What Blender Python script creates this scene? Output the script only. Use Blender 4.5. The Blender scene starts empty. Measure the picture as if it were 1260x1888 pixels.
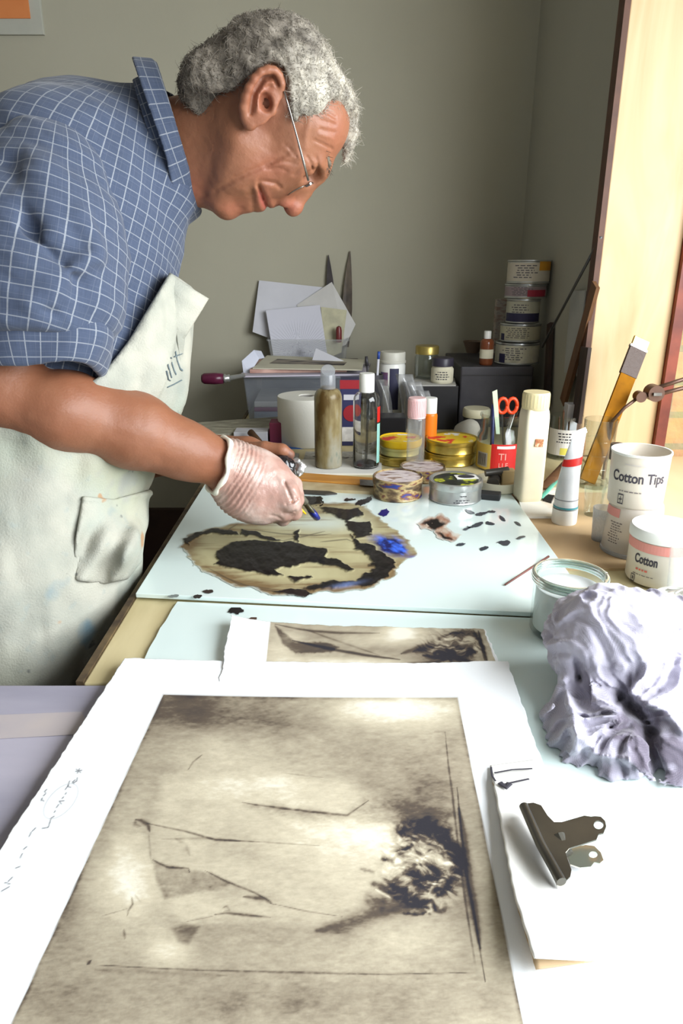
import bpy, bmesh, math, random
import numpy as np
from mathutils import Vector, Matrix
random.seed(7); RNG = np.random.default_rng(7)
SC = bpy.context.scene; COL = SC.collection
PI = math.pi
# ---------------------------------------------------------------- camera
H = 1.31                    # eye height of the camera above the floor
TZ = 0.88                   # height of the bench top
FPX, CX, CY = 1300.0, 630.0, 944.0
PITCH = math.radians(19.6)
sP, cP = math.sin(PITCH), math.cos(PITCH)
cam_d = bpy.data.cameras.new('camera'); cam = bpy.data.objects.new('camera', cam_d); COL.objects.link(cam)
cam.location = (0, 0, H); cam.rotation_euler = (PI/2 - PITCH, 0, 0)
cam_d.sensor_fit = 'VERTICAL'; cam_d.sensor_height = 24.0; cam_d.lens = FPX/1888*24.0
cam_d.clip_start = 0.02; cam_d.clip_end = 60
SC.camera = cam
# ---------------------------------------------------------------- light
SC.view_settings.view_transform = 'Standard'; SC.view_settings.look = 'None'
SC.view_settings.gamma = 1.0; SC.view_settings.exposure = 0.0
SC.view_settings.use_curve_mapping = False
w = bpy.data.worlds.new('world'); SC.world = w; w.use_nodes = True
bg = w.node_tree.nodes['Background']; bg.inputs[0].default_value = (0.80, 0.90, 1.0, 1); bg.inputs[1].default_value = 0.22
def area(name, loc, target, sx, sy, power, col):
    d = bpy.data.lights.new(name, 'AREA'); d.shape = 'RECTANGLE'; d.size = sx; d.size_y = sy
    d.energy = power; d.color = col
    o = bpy.data.objects.new(name, d); COL.objects.link(o); o.location = loc
    o.rotation_euler = (Vector(target)-Vector(loc)).to_track_quat('-Z', 'Y').to_euler()
    return o
# daylight coming in by the big window on the right, beside the camera
area('window_daylight', (1.16, 0.12, 1.56), (0.0, 0.42, 0.88), 1.8, .95, 80, (0.93, 0.97, 1.0))
# added soft fill from the open side behind the camera, no doorway there
area('rear_fill', (-0.7, -1.9, 2.0), (-0.2, 1.2, 1.0), 1.6, 1.4, 2.0, (0.95, 0.97, 1.0))
SC.cycles.max_bounces = 8; SC.cycles.transmission_bounces = 8; SC.cycles.transparent_max_bounces = 12
SC.cycles.sample_clamp_indirect = 6.0; SC.cycles.caustics_reflective = False; SC.cycles.caustics_refractive = False
try:
    SC.cycles.use_denoising = True; SC.cycles.denoiser = 'OPENIMAGEDENOISE'
except Exception: pass
# ---------------------------------------------------------------- camera geometry
def cam2world(q):
    q = np.asarray(q, float); x, y, d = q[..., 0], q[..., 1], q[..., 2]
    return np.stack([x, d*cP + y*sP, H + y*cP - d*sP], -1)
def world2cam(p):
    p = np.asarray(p, float); x, y, z = p[..., 0], p[..., 1], p[..., 2]-H
    return np.stack([x, y*sP + z*cP, y*cP - z*sP], -1)
def C(px, py, d): return np.array([(px-CX)/FPX*d, (CY-py)/FPX*d, d])
def Wp(px, py, d): return cam2world(C(px, py, d))
def T(px, py, z=TZ):
    r = cam2world(C(px, py, 1.0)) - np.array([0, 0, H]); t = (z-H)/r[2]
    return np.array([0, 0, H]) + r*t
def V(px, py, Y):                       # point of the vertical plane y = Y
    r = cam2world(C(px, py, 1.0)) - np.array([0, 0, H]); t = Y/r[1]
    return np.array([0, 0, H]) + r*t
def VX(px, py, X):
    r = cam2world(C(px, py, 1.0)) - np.array([0, 0, H]); t = X/r[0]
    return np.array([0, 0, H]) + r*t
def proj(p):
    q = world2cam(p); return CX + FPX*q[..., 0]/q[..., 2], CY - FPX*q[..., 1]/q[..., 2]
def rowz(Y, py):
    k = (CY-py)/FPX; dz = Y*(k*cP - sP)/(cP + k*sP); return H + dz
# ---------------------------------------------------------------- scene bookkeeping
def tag(o, label=None, cat=None, group=None, kind=None):
    if label: o['label'] = label
    if cat: o['category'] = cat
    if group: o['group'] = group
    if kind: o['kind'] = kind
    return o
def empty(name, loc=(0, 0, 0), rz=0.0, label=None, cat=None, group=None, rot=None):
    o = bpy.data.objects.new(name, None); COL.objects.link(o); o.location = tuple(loc)
    o.rotation_euler = rot if rot is not None else (0, 0, rz)
    return tag(o, label, cat, group)
def obj(name, me, mat=None, parent=None, loc=None, smooth=False, bevel=0.0, sub=0, solid=0.0, auto=None):
    if isinstance(me, bmesh.types.BMesh):
        m = bpy.data.meshes.new(name); me.to_mesh(m); me.free(); me = m
    o = bpy.data.objects.new(name, me); COL.objects.link(o)
    if mat: 
        for mm in (mat if isinstance(mat, (list, tuple)) else [mat]): me.materials.append(mm)
    if parent: o.parent = parent
    if loc is not None: o.location = tuple(loc)
    if smooth or auto is not None:
        me.shade_smooth()
        if auto is not None:
            try: me.set_sharp_from_angle(angle=math.radians(auto))
            except Exception: pass
    if solid:
        s = o.modifiers.new('s', 'SOLIDIFY'); s.thickness = solid; s.offset = 0
    if bevel:
        b = o.modifiers.new('b', 'BEVEL'); b.width = bevel; b.segments = 2; b.limit_method = 'ANGLE'
    if sub:
        s = o.modifiers.new('u', 'SUBSURF'); s.levels = sub; s.render_levels = sub
    return o
def copy_tree(o, parent=None):
    c = o.copy(); COL.objects.link(c); c.parent = parent
    for ch in list(o.children): copy_tree(ch, c)
    return c
# ---------------------------------------------------------------- materials
MATS = {}
def mat(name, col, rough=0.5, metal=0.0, col2=None, scale=20.0, lo=0.35, hi=0.65, bump=0.0, bscale=None, trans=0.0,
        ior=1.45, alpha=1.0, spec=0.5, stretch=(1, 1, 1), sheen=0.0, sss=0.0, coat=0.0, detail=4, dist=0.0):
    if name in MATS: return MATS[name]
    m = bpy.data.materials.new(name); m.use_nodes = True; nt = m.node_tree; N = nt.nodes; L = nt.links
    b = N['Principled BSDF']; b.inputs['Roughness'].default_value = rough; b.inputs['Metallic'].default_value = metal
    b.inputs['Transmission Weight'].default_value = trans; b.inputs['IOR'].default_value = ior
    b.inputs['Alpha'].default_value = alpha; b.inputs['Specular IOR Level'].default_value = spec
    b.inputs['Sheen Weight'].default_value = sheen; b.inputs['Coat Weight'].default_value = coat
    if sss:
        b.inputs['Subsurface Weight'].default_value = sss; b.inputs['Subsurface Radius'].default_value = (0.012, 0.005, 0.003)
        b.inputs['Subsurface Scale'].default_value = 0.6
    c1 = (*col, 1)
    tc = N.new('ShaderNodeTexCoord'); mp = N.new('ShaderNodeMapping'); mp.inputs['Scale'].default_value = stretch
    L.new(tc.outputs['Object'], mp.inputs['Vector'])
    nz = N.new('ShaderNodeTexNoise'); nz.inputs['Scale'].default_value = scale; nz.inputs['Detail'].default_value = detail
    nz.inputs['Distortion'].default_value = dist
    L.new(mp.outputs[0], nz.inputs['Vector'])
    cr = N.new('ShaderNodeValToRGB'); cr.color_ramp.elements[0].position = lo; cr.color_ramp.elements[1].position = hi
    cr.color_ramp.elements[0].color = c1
    cr.color_ramp.elements[1].color = (*col2, 1) if col2 else tuple(min(1, c*0.93) for c in col)+(1,)
    L.new(nz.outputs['Fac'], cr.inputs[0]); L.new(cr.outputs[0], b.inputs['Base Color'])
    if bump:
        bp = N.new('ShaderNodeBump'); bp.inputs['Strength'].default_value = bump; bp.inputs['Distance'].default_value = 0.004
        n2 = N.new('ShaderNodeTexNoise'); n2.inputs['Scale'].default_value = bscale or scale*2; n2.inputs['Detail'].default_value = 5
        L.new(mp.outputs[0], n2.inputs['Vector']); L.new(n2.outputs['Fac'], bp.inputs['Height']); L.new(bp.outputs[0], b.inputs['Normal'])
    MATS[name] = m; return m
def thin_glass(name, tint=(.97, .98, .98), gloss=.9, rough=.03, milk=0.0, milkcol=(.85, .86, .86)):
    if name in MATS: return MATS[name]
    m = bpy.data.materials.new(name); m.use_nodes = True; N = m.node_tree.nodes; L = m.node_tree.links; N.remove(N['Principled BSDF']); out = N['Material Output']
    tr = N.new('ShaderNodeBsdfTransparent'); tr.inputs[0].default_value = (*tint, 1); gl = N.new('ShaderNodeBsdfGlossy'); gl.inputs['Roughness'].default_value = rough
    fr = N.new('ShaderNodeLayerWeight'); fr.inputs[0].default_value = .5; pw = N.new('ShaderNodeMath'); pw.operation = 'POWER'; pw.inputs[1].default_value = 3.; L.new(fr.outputs['Facing'], pw.inputs[0]); mu = N.new('ShaderNodeMath'); mu.operation = 'MULTIPLY_ADD'; mu.inputs[1].default_value = .45*gloss; mu.inputs[2].default_value = .035; L.new(pw.outputs[0], mu.inputs[0])
    mx = N.new('ShaderNodeMixShader'); L.new(mu.outputs[0], mx.inputs[0]); a = tr.outputs[0]
    if milk:
        df = N.new('ShaderNodeBsdfDiffuse'); df.inputs[0].default_value = (*milkcol, 1); tl = N.new('ShaderNodeBsdfTranslucent'); tl.inputs[0].default_value = (*milkcol, 1); h = N.new('ShaderNodeMixShader'); h.inputs[0].default_value = .5; L.new(df.outputs[0], h.inputs[1]); L.new(tl.outputs[0], h.inputs[2])
        n = N.new('ShaderNodeTexNoise'); n.inputs['Scale'].default_value = 14; r = N.new('ShaderNodeMapRange'); r.inputs[3].default_value = milk*.8; r.inputs[4].default_value = min(1, milk*1.2); L.new(n.outputs['Fac'], r.inputs[0])
        k = N.new('ShaderNodeMixShader'); L.new(r.outputs[0], k.inputs[0]); L.new(a, k.inputs[1]); L.new(h.outputs[0], k.inputs[2]); a = k.outputs[0]
    L.new(a, mx.inputs[1]); L.new(gl.outputs[0], mx.inputs[2]); L.new(mx.outputs[0], out.inputs[0]); MATS[name] = m; return m
def mat_attr(name, rough=0.6, bump=0.15, bscale=400, spec=0.4, gloss_attr=False, coat=0.0, attr='Col'):
    if name in MATS: return MATS[name]
    m = bpy.data.materials.new(name); m.use_nodes = True; N = m.node_tree.nodes; L = m.node_tree.links
    b = N['Principled BSDF']; b.inputs['Roughness'].default_value = rough; b.inputs['Specular IOR Level'].default_value = spec
    b.inputs['Coat Weight'].default_value = coat
    a = N.new('ShaderNodeVertexColor'); a.layer_name = attr; L.new(a.outputs['Color'], b.inputs['Base Color'])
    nz = N.new('ShaderNodeTexNoise'); nz.inputs['Scale'].default_value = bscale; nz.inputs['Detail'].default_value = 4
    tc = N.new('ShaderNodeTexCoord'); L.new(tc.outputs['Object'], nz.inputs['Vector'])
    bp = N.new('ShaderNodeBump'); bp.inputs['Strength'].default_value = bump; bp.inputs['Distance'].default_value = 0.001
    L.new(nz.outputs['Fac'], bp.inputs['Height']); L.new(bp.outputs[0], b.inputs['Normal'])
    MATS[name] = m; return m
def srgb(r, g, b):
    f = lambda c: (c/255/12.92) if c/255 <= 0.04045 else ((c/255+0.055)/1.055)**2.4
    return (f(r), f(g), f(b))
# ---------------------------------------------------------------- mesh builders
def mesh_np(name, verts, faces, cols=None):
    me = bpy.data.meshes.new(name); verts = np.asarray(verts, np.float32); faces = np.asarray(faces, np.int32)
    k = faces.shape[1]; me.vertices.add(len(verts)); me.vertices.foreach_set('co', verts.ravel())
    me.loops.add(faces.size); me.loops.foreach_set('vertex_index', faces.ravel())
    me.polygons.add(len(faces)); me.polygons.foreach_set('loop_start', np.arange(0, faces.size, k, dtype=np.int32))
    me.update(calc_edges=True); me.validate()
    if cols is not None:
        a = me.color_attributes.new('Col', 'FLOAT_COLOR', 'POINT')
        c = np.ones((len(verts), 4), np.float32); c[:, :3] = cols; a.data.foreach_set('color', c.ravel())
    return me
def box(bm, c, s, rot=None, taper=1.0):
    M = Matrix.Translation(Vector(c)) @ (rot.to_4x4() if rot is not None else Matrix.Identity(4))
    vs = []
    for z in (-.5, .5):
        k = taper if z > 0 else 1
        for x, y in ((-.5, -.5), (.5, -.5), (.5, .5), (-.5, .5)): vs.append(bm.verts.new(M @ Vector((x*s[0]*k, y*s[1]*k, z*s[2]))))
    for f in ((3, 2, 1, 0), (4, 5, 6, 7), (0, 1, 5, 4), (1, 2, 6, 5), (2, 3, 7, 6), (3, 0, 4, 7)): bm.faces.new([vs[i] for i in f])
def Box(c, s, rot=None, taper=1.0): bm = bmesh.new(); box(bm, c, s, rot, taper); return bm
def lathe(prof, seg=48, sq=None, closed=False, sx=1.0, sy=1.0, bm=None, c=(0, 0, 0)):
    bm = bm or bmesh.new(); rings = []
    for r, z in prof:
        if r < 1e-6: rings.append([bm.verts.new((c[0], c[1], c[2]+z))]); continue
        ring = []
        for i in range(seg):
            a = 2*PI*i/seg; ca, sa = math.cos(a), math.sin(a); k = 1.0
            if sq: k = 1/((abs(ca)**sq + abs(sa)**sq)**(1/sq))
            ring.append(bm.verts.new((c[0]+r*k*ca*sx, c[1]+r*k*sa*sy, c[2]+z)))
        rings.append(ring)
    pairs = list(zip(rings, rings[1:])) + ([(rings[-1], rings[0])] if closed else [])
    for A, B in pairs:
        if len(A) == 1 and len(B) == 1: continue
        for i in range(seg):
            j = (i+1) % seg
            if len(A) == 1: bm.faces.new((A[0], B[j], B[i]))
            elif len(B) == 1: bm.faces.new((A[i], A[j], B[0]))
            else: bm.faces.new((A[i], A[j], B[j], B[i]))
    bmesh.ops.recalc_face_normals(bm, faces=bm.faces); return bm
def tube(pts, r, seg=8, bm=None, cap=True, flat=1.0):
    bm = bm or bmesh.new(); pts = [Vector(p) for p in pts]; n = len(pts)
    rs = r if isinstance(r, (list, tuple)) else [r]*n; rings = []; up = None
    for i, p in enumerate(pts):
        d = (pts[min(i+1, n-1)]-pts[max(i-1, 0)]).normalized()
        if up is None: up = Vector((0, 0, 1)) if abs(d.z) < .9 else Vector((1, 0, 0))
        a = d.cross(up).normalized(); b = a.cross(d).normalized(); up = b
        rings.append([bm.verts.new(p + a*math.cos(2*PI*k/seg)*rs[i] + b*math.sin(2*PI*k/seg)*rs[i]*flat) for k in range(seg)])
    for A, B in zip(rings, rings[1:]):
        for k in range(seg): bm.faces.new((A[k], A[(k+1) % seg], B[(k+1) % seg], B[k]))
    if cap: bm.faces.new(rings[0][::-1]); bm.faces.new(rings[-1])
    return bm
def prism(pts, z0, z1, bm=None):          # polygon in xy extruded from z0 to z1
    bm = bm or bmesh.new(); a = [bm.verts.new((p[0], p[1], z0)) for p in pts]; b = [bm.verts.new((p[0], p[1], z1)) for p in pts]
    bm.faces.new(a[::-1]); bm.faces.new(b); n = len(pts)
    for i in range(n): bm.faces.new((a[i], a[(i+1) % n], b[(i+1) % n], b[i]))
    bmesh.ops.recalc_face_normals(bm, faces=bm.faces); return bm
def slab(pts3, th, bm=None):              # any planar polygon given as 3D points, thickness along its normal
    bm = bm or bmesh.new(); P = [Vector(p) for p in pts3]; n = len(P)
    nrm = Vector((0, 0, 0))
    for i in range(n): nrm += (P[i]-P[0]).cross(P[(i+1) % n]-P[0])
    nrm.normalize(); a = [bm.verts.new(p) for p in P]; b = [bm.verts.new(p+nrm*th) for p in P]
    bm.faces.new(a[::-1]); bm.faces.new(b)
    for i in range(n): bm.faces.new((a[i], a[(i+1) % n], b[(i+1) % n], b[i]))
    bmesh.ops.recalc_face_normals(bm, faces=bm.faces); return bm
def sheet(fn, nu, nv, th=0.0006):          # curved sheet from fn(u, v) -> xyz, solid
    u, v = np.meshgrid(np.linspace(0, 1, nu), np.linspace(0, 1, nv), indexing='ij')
    P = np.array([[fn(a, b) for b in v[0]] for a in u[:, 0]]).reshape(-1, 3)
    idx = np.arange(nu*nv).reshape(nu, nv)
    f = np.stack([idx[:-1, :-1], idx[1:, :-1], idx[1:, 1:], idx[:-1, 1:]], -1).reshape(-1, 4)
    return mesh_np('sheet', P, f)
def text_mesh(s, size, extrude=0.0003, bold=0.0):
    cu = bpy.data.curves.new('t', 'FONT'); cu.body = s; cu.size = size; cu.extrude = extrude; cu.offset = bold; cu.align_x = 'CENTER'
    o = bpy.data.objects.new('t', cu); COL.objects.link(o)
    me = bpy.data.meshes.new_from_object(o.evaluated_get(bpy.context.evaluated_depsgraph_get()))
    bpy.data.objects.remove(o); bpy.data.curves.remove(cu); return me
def wrap_text(s, size, r, ang, z, m, parent, name='lettering', taper=0.0, bold=0.0, sx=1.0):
    me = text_mesh(s, size, 0.0002, bold); n = len(me.vertices); a = np.empty(n*3, np.float32); me.vertices.foreach_get('co', a); a = a.reshape(-1, 3)
    zz = z + a[:, 1]; rr = r + taper*zz + 0.0003 + a[:, 2]; th = ang + a[:, 0]*sx/(r+taper*z)
    me.vertices.foreach_set('co', np.stack([rr*np.cos(th), rr*np.sin(th), zz], -1).astype(np.float32).ravel()); me.update()
    return obj(name, me, m, parent)
def wrap_rect(r, a0, a1, z0, z1, th=0.0004, taper=0.0, n=16, bm=None):   # a patch of a cylinder's skin
    bm = bm or bmesh.new(); R0, R1 = r+taper*z0+th, r+taper*z1+th; lo = []; hi = []
    for i in range(n+1):
        a = a0+(a1-a0)*i/n; lo.append(bm.verts.new((R0*math.cos(a), R0*math.sin(a), z0))); hi.append(bm.verts.new((R1*math.cos(a), R1*math.sin(a), z1)))
    for i in range(n): bm.faces.new((lo[i], lo[i+1], hi[i+1], hi[i]))
    return bm
# ---------------------------------------------------------------- noise and signed distance bodies
def _hash(i, j, k):
    h = (i*374761393 + j*668265263 + k*1440662683) & 0xffffffff
    h = ((h ^ (h >> 13))*1274126177) & 0xffffffff; return ((h ^ (h >> 16)) & 0xffff)/65535.0
def vnoise(P, f=1.0, seed=0):
    P = P*f + seed*17.31; I = np.floor(P).astype(np.int64); t = P-I; t = t*t*(3-2*t); i, j, k = I[..., 0], I[..., 1], I[..., 2]; r = 0
    for a in (0, 1):
        wa = t[..., 0] if a else 1-t[..., 0]
        for b in (0, 1):
            wb = t[..., 1] if b else 1-t[..., 1]
            for c in (0, 1):
                wc = t[..., 2] if c else 1-t[..., 2]; r = r + wa*wb*wc*_hash(i+a, j+b, k+c)
    return r*2-1
def fbm(P, f=1.0, seed=0, oct=3):
    r = 0; a = 1.0; s = 0
    for o in range(oct): r = r + a*vnoise(P, f, seed+o); s += a; a *= .5; f *= 2.07
    return r/s
def smin(a, b, k): h = np.maximum(k-np.abs(a-b), 0)/k; return np.minimum(a, b)-h*h*k*.25
def smax(a, b, k): return -smin(-a, -b, k)
def ell(P, c, r, ax=None):
    p = P-np.asarray(c, float)
    if ax is not None: p = p @ np.asarray(ax, float).T     # rows of ax are the ellipsoid's own axes
    r = np.asarray(r, float); k0 = np.linalg.norm(p/r, axis=-1); k1 = np.linalg.norm(p/(r*r), axis=-1)+1e-9
    return k0*(k0-1)/k1
def cap(P, a, b, ra, rb):
    a = np.asarray(a, float); ab = np.asarray(b, float)-a; t = np.clip(((P-a)@ab)/(ab@ab), 0, 1)
    return np.linalg.norm(P-a-t[..., None]*ab, axis=-1)-(ra+(rb-ra)*t)
def chain(P, pts, rs, k=0.01):
    d = None
    for i in range(len(pts)-1):
        e = cap(P, pts[i], pts[i+1], rs[i], rs[i+1]); d = e if d is None else smin(d, e, k)
    return d
def nets(f, lo, hi, h, B=8, name='body', tocam=True, pad=1.7):
    lo = np.asarray(lo, float); hi = np.asarray(hi, float); nb = np.ceil((hi-lo)/(h*B)).astype(int)
    g = np.stack(np.meshgrid(*[np.arange(n) for n in nb], indexing='ij'), -1).reshape(-1, 3)
    cen = lo+(g+.5)*B*h; val = np.concatenate([f(c) for c in np.array_split(cen, max(1, len(cen)//200000))])
    g = g[np.abs(val) < h*B*.87*pad]
    N = (nb*B+3).astype(np.int64); key = lambda I: (I[..., 0]*N[1]+I[..., 1])*N[2]+I[..., 2]
    off = np.stack(np.meshgrid(*[np.arange(B+1)]*3, indexing='ij'), -1)
    ck = []; cp = []; qs = []
    corners = [(a, b, c) for a in (0, 1) for b in (0, 1) for c in (0, 1)]
    for ch in np.array_split(g, max(1, len(g)//400)):
        I = ch[:, None, None, None, :]*B+off; Vv = f((lo+I*h).reshape(-1, 3)).reshape(I.shape[:-1]); S = Vv < 0
        cnt = sum(S[:, a:a+B, b:b+B, c:c+B].astype(int) for a, b, c in corners); act = (cnt > 0) & (cnt < 8)
        ids = np.argwhere(act)
        if len(ids) == 0: continue
        n_, i_, j_, k_ = ids.T; acc = np.zeros((len(ids), 3)); num = np.zeros(len(ids))
        for a, b, c in corners:
            for ax in range(3):
                if (a, b, c)[ax]: continue
                d = [a, b, c]; d[ax] = 1
                v0 = Vv[n_, i_+a, j_+b, k_+c]; v1 = Vv[n_, i_+d[0], j_+d[1], k_+d[2]]; m = (v0 < 0) != (v1 < 0)
                t = np.where(m, v0/np.where(m, v0-v1, 1), 0); p = np.zeros((len(ids), 3)); p += (a, b, c); p[:, ax] += t
                acc += p*m[:, None]; num += m
        base = I[n_, i_, j_, k_]; ck.append(key(base)); cp.append(lo+(base+acc/num[:, None])*h)
        for ax in range(3):
            u, w_ = (ax+1) % 3, (ax+2) % 3; sl = [slice(0, B)]*3; sh = list(sl); sh[ax] = slice(1, B+1)
            s0 = S[(slice(None),)+tuple(sl)]; s1 = S[(slice(None),)+tuple(sh)]; e = np.argwhere(s0 != s1)
            if len(e) == 0: continue
            P0 = I[e[:, 0], e[:, 1], e[:, 2], e[:, 3]]; du = np.zeros(3, int); du[u] = 1; dw = np.zeros(3, int); dw[w_] = 1
            q = np.stack([key(P0-du-dw), key(P0-dw), key(P0), key(P0-du)], -1); fl = s0[e[:, 0], e[:, 1], e[:, 2], e[:, 3]]
            q[~fl] = q[~fl][:, ::-1]; qs.append(q)
    ck = np.concatenate(ck); cp = np.concatenate(cp); qs = np.concatenate(qs)
    ck, ix = np.unique(ck, return_index=True); cp = cp[ix]
    pos = np.searchsorted(ck, qs).clip(0, len(ck)-1); ok = (ck[pos] == qs).all(1); pos = pos[ok]
    return (cam2world(cp) if tocam else cp), pos, cp
def sdf_obj(name, f, lo, hi, h, m, parent=None, **kw):
    v, q, c = nets(f, lo, hi, h, **kw); me = mesh_np(name, v, q); o = obj(name, me, m, parent, smooth=True); return o, v, c
def set_attr(me, name, vals):
    a = me.attributes.new(name, 'FLOAT', 'POINT'); a.data.foreach_set('value', np.asarray(vals, np.float32))
# painting on flat things: fields evaluated at the photo position of every vertex of a dense grid
def seg_dist(x, y, pts):
    d = np.full(x.shape, 1e9); tt = np.zeros(x.shape); L = 0
    segs = list(zip(pts, pts[1:])); tot = sum(math.hypot(b[0]-a[0], b[1]-a[1]) for a, b in segs)+1e-9
    for a, b in segs:
        ex, ey = b[0]-a[0], b[1]-a[1]; l2 = ex*ex+ey*ey+1e-9; t = np.clip(((x-a[0])*ex+(y-a[1])*ey)/l2, 0, 1)
        e = np.hypot(x-a[0]-t*ex, y-a[1]-t*ey); m = e < d; d = np.where(m, e, d); tt = np.where(m, (L+t*math.sqrt(l2))/tot, tt); L += math.sqrt(l2)
    return d, tt
def sst(a, b, x): t = np.clip((x-a)/(b-a), 0, 1); return t*t*(3-2*t)
def inpoly(x, y, pts):
    c = np.zeros(x.shape, bool); n = len(pts)
    for i in range(n):
        x0, y0 = pts[i]; x1, y1 = pts[(i+1) % n]
        if y0 == y1: continue
        c ^= ((y0 > y) != (y1 > y)) & (x < (x1-x0)*(y-y0)/(y1-y0)+x0)
    return c
def polysd(x, y, pts):
    d, _ = seg_dist(x, y, list(pts)+[pts[0]]); return np.where(inpoly(x, y, pts), -d, d)
# ---------------------------------------------------------------- the room
XR, YB, XL, YF = 0.555, 2.32, -2.4, -2.4
YW = 1.60                                   # far side of the window opening
m_wall = mat('wall_paint', srgb(172, 168, 150), 0.9, col2=srgb(164, 160, 142), scale=1.5, bump=0.08, bscale=60)
m_wallr = mat('wall_paint_right', srgb(170, 168, 156), 0.9, col2=srgb(162, 160, 148), scale=1.5, bump=0.08, bscale=60)
m_floor = mat('floor_boards', srgb(96, 74, 58), 0.6, col2=srgb(66, 48, 38), scale=4, stretch=(8, 1, 1), bump=0.1)
m_ceil = mat('ceiling_paint', srgb(205, 203, 196), 0.9)
m_dark = mat('dark_brown_wood', srgb(62, 44, 36), 0.6, col2=srgb(42, 30, 26), scale=12, stretch=(1, 6, 1), bump=0.1)
m_ply = mat('pale_birch_ply', srgb(212, 188, 148), 0.5, col2=srgb(190, 158, 114), scale=3.2, stretch=(3.5, 3.5, .5), lo=.3, hi=.7, dist=1.6, bump=0.03)
m_redwood = mat('red_brown_paint', srgb(140, 66, 44), 0.5, col2=srgb(105, 48, 34), scale=15, bump=.1)
tag(obj('floor', Box((-.5, 0, -.05), (5, 5.2, .1)), m_floor), kind='structure')
tag(obj('ceiling', Box((-.5, 0, 2.65), (5, 5.2, .1)), m_ceil), kind='structure')
tag(obj('wall_back', Box((-.5, YB+.06, 1.3), (5, .12, 2.6)), m_wall), kind='structure')
tag(obj('wall_left', Box((XL-.05, 0, 1.3), (.1, 4.8, 2.6)), m_wall), kind='structure')
bm = bmesh.new()
box(bm, (XR+.1, (YW+.03+YB)/2, 1.3), (.2, YB-YW-.03, 2.6)); box(bm, (XR+.1, -.4, 2.5), (.2, 4.06, .2))
box(bm, (XR+.1, -.4, TZ/2-.03), (.2, 4.06, TZ-.06)); box(bm, (XR+.1, -1.9, 1.55), (.2, 1.0, 1.7))
tag(obj('wall_right', bm, m_wallr), kind='structure')
tag(obj('baseboard_back', Box((-.72, YB-.012, .25), (1.0, .024, .5)), m_dark), kind='structure')
# birch reveal of the window, its dark edge and the red frame outside it
xb = float(V(1203, 818, YW)[0]); xs = float(V(1221, 818, YW)[0])
bm = Box(((XR+xb)/2, YW+.012, (TZ+2.42)/2), (xb-XR, .024, 2.42-TZ)); tag(obj('trim_1', bm, m_ply, bevel=.002), kind='structure')
tag(obj('trim_2', Box((XR-.006, YW+.016, (TZ+2.42)/2), (.012, .034, 2.42-TZ)), mat('edge_brown', srgb(98, 66, 50), .6, col2=srgb(76, 50, 40), scale=20)), kind='structure')
tag(obj('trim_3', Box(((xb+xs)/2, YW+.005, (TZ+2.42)/2), (xs-xb, .04, 2.42-TZ)), m_redwood), kind='structure')
# brick outside
mb = bpy.data.materials.new('old_brick'); mb.use_nodes = True; N = mb.node_tree.nodes; L = mb.node_tree.links
br = N.new('ShaderNodeTexBrick'); br.inputs['Color1'].default_value = (*srgb(214, 176, 126), 1); br.inputs['Color2'].default_value = (*srgb(196, 150, 100), 1)
br.inputs['Mortar'].default_value = (*srgb(170, 160, 120), 1); br.inputs['Scale'].default_value = 1.0; br.inputs['Brick Width'].default_value = .215
br.inputs['Row Height'].default_value = .075; br.inputs['Mortar Size'].default_value = .008
tc = N.new('ShaderNodeTexCoord'); mp = N.new('ShaderNodeMapping'); mp.inputs['Rotation'].default_value = (PI/2, 0, 0)
L.new(tc.outputs['Object'], mp.inputs[0]); L.new(mp.outputs[0], br.inputs['Vector'])
nz = N.new('ShaderNodeTexNoise'); nz.inputs['Scale'].default_value = 30; nz.inputs['Detail'].default_value = 6; L.new(tc.outputs['Object'], nz.inputs[0])
mx = N.new('ShaderNodeMix'); mx.data_type = 'RGBA'; mx.blend_type = 'MULTIPLY'; mx.inputs[0].default_value = .35
L.new(br.outputs['Color'], mx.inputs[6]); L.new(nz.outputs['Color'], mx.inputs[7]); L.new(mx.outputs[2], N['Principled BSDF'].inputs['Base Color'])
bp = N.new('ShaderNodeBump'); bp.inputs['Strength'].default_value = .6; bp.inputs['Distance'].default_value = .01; L.new(nz.outputs['Fac'], bp.inputs['Height'])
L.new(bp.outputs[0], N['Principled BSDF'].inputs['Normal']); N['Principled BSDF'].inputs['Roughness'].default_value = .95
tag(obj('wall_outside', Box((xs+.21, YW+.12, 1.5), (.42, .22, 2.0)), mb), kind='structure')
# orange picture on the wall, upper left: two mounts
fp = empty('framed_picture', (V(0, 62, YB)[0], YB, V(0, 62, YB)[2]), label='pale-mounted picture with a plain orange panel high on the back wall', cat='picture')
a = V(84, 66, YB); x1 = float(a[0]); z0 = float(a[2]); b = V(60, 37, YB); ox = float(fp.location.x); oz = float(fp.location.z)
obj('mount', Box((x1-.2-ox, -.006, z0+.2-oz), (.4, .012, .4)), mat('grey_mount', srgb(180, 180, 168), .8), fp, bevel=.001)
obj('orange_panel', Box((float(b[0])-.14-ox, -.014, float(b[2])+.14-oz), (.28, .004, .28)), mat('orange_print', srgb(222, 140, 82), .7, col2=srgb(205, 120, 66), scale=6), fp)
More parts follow.
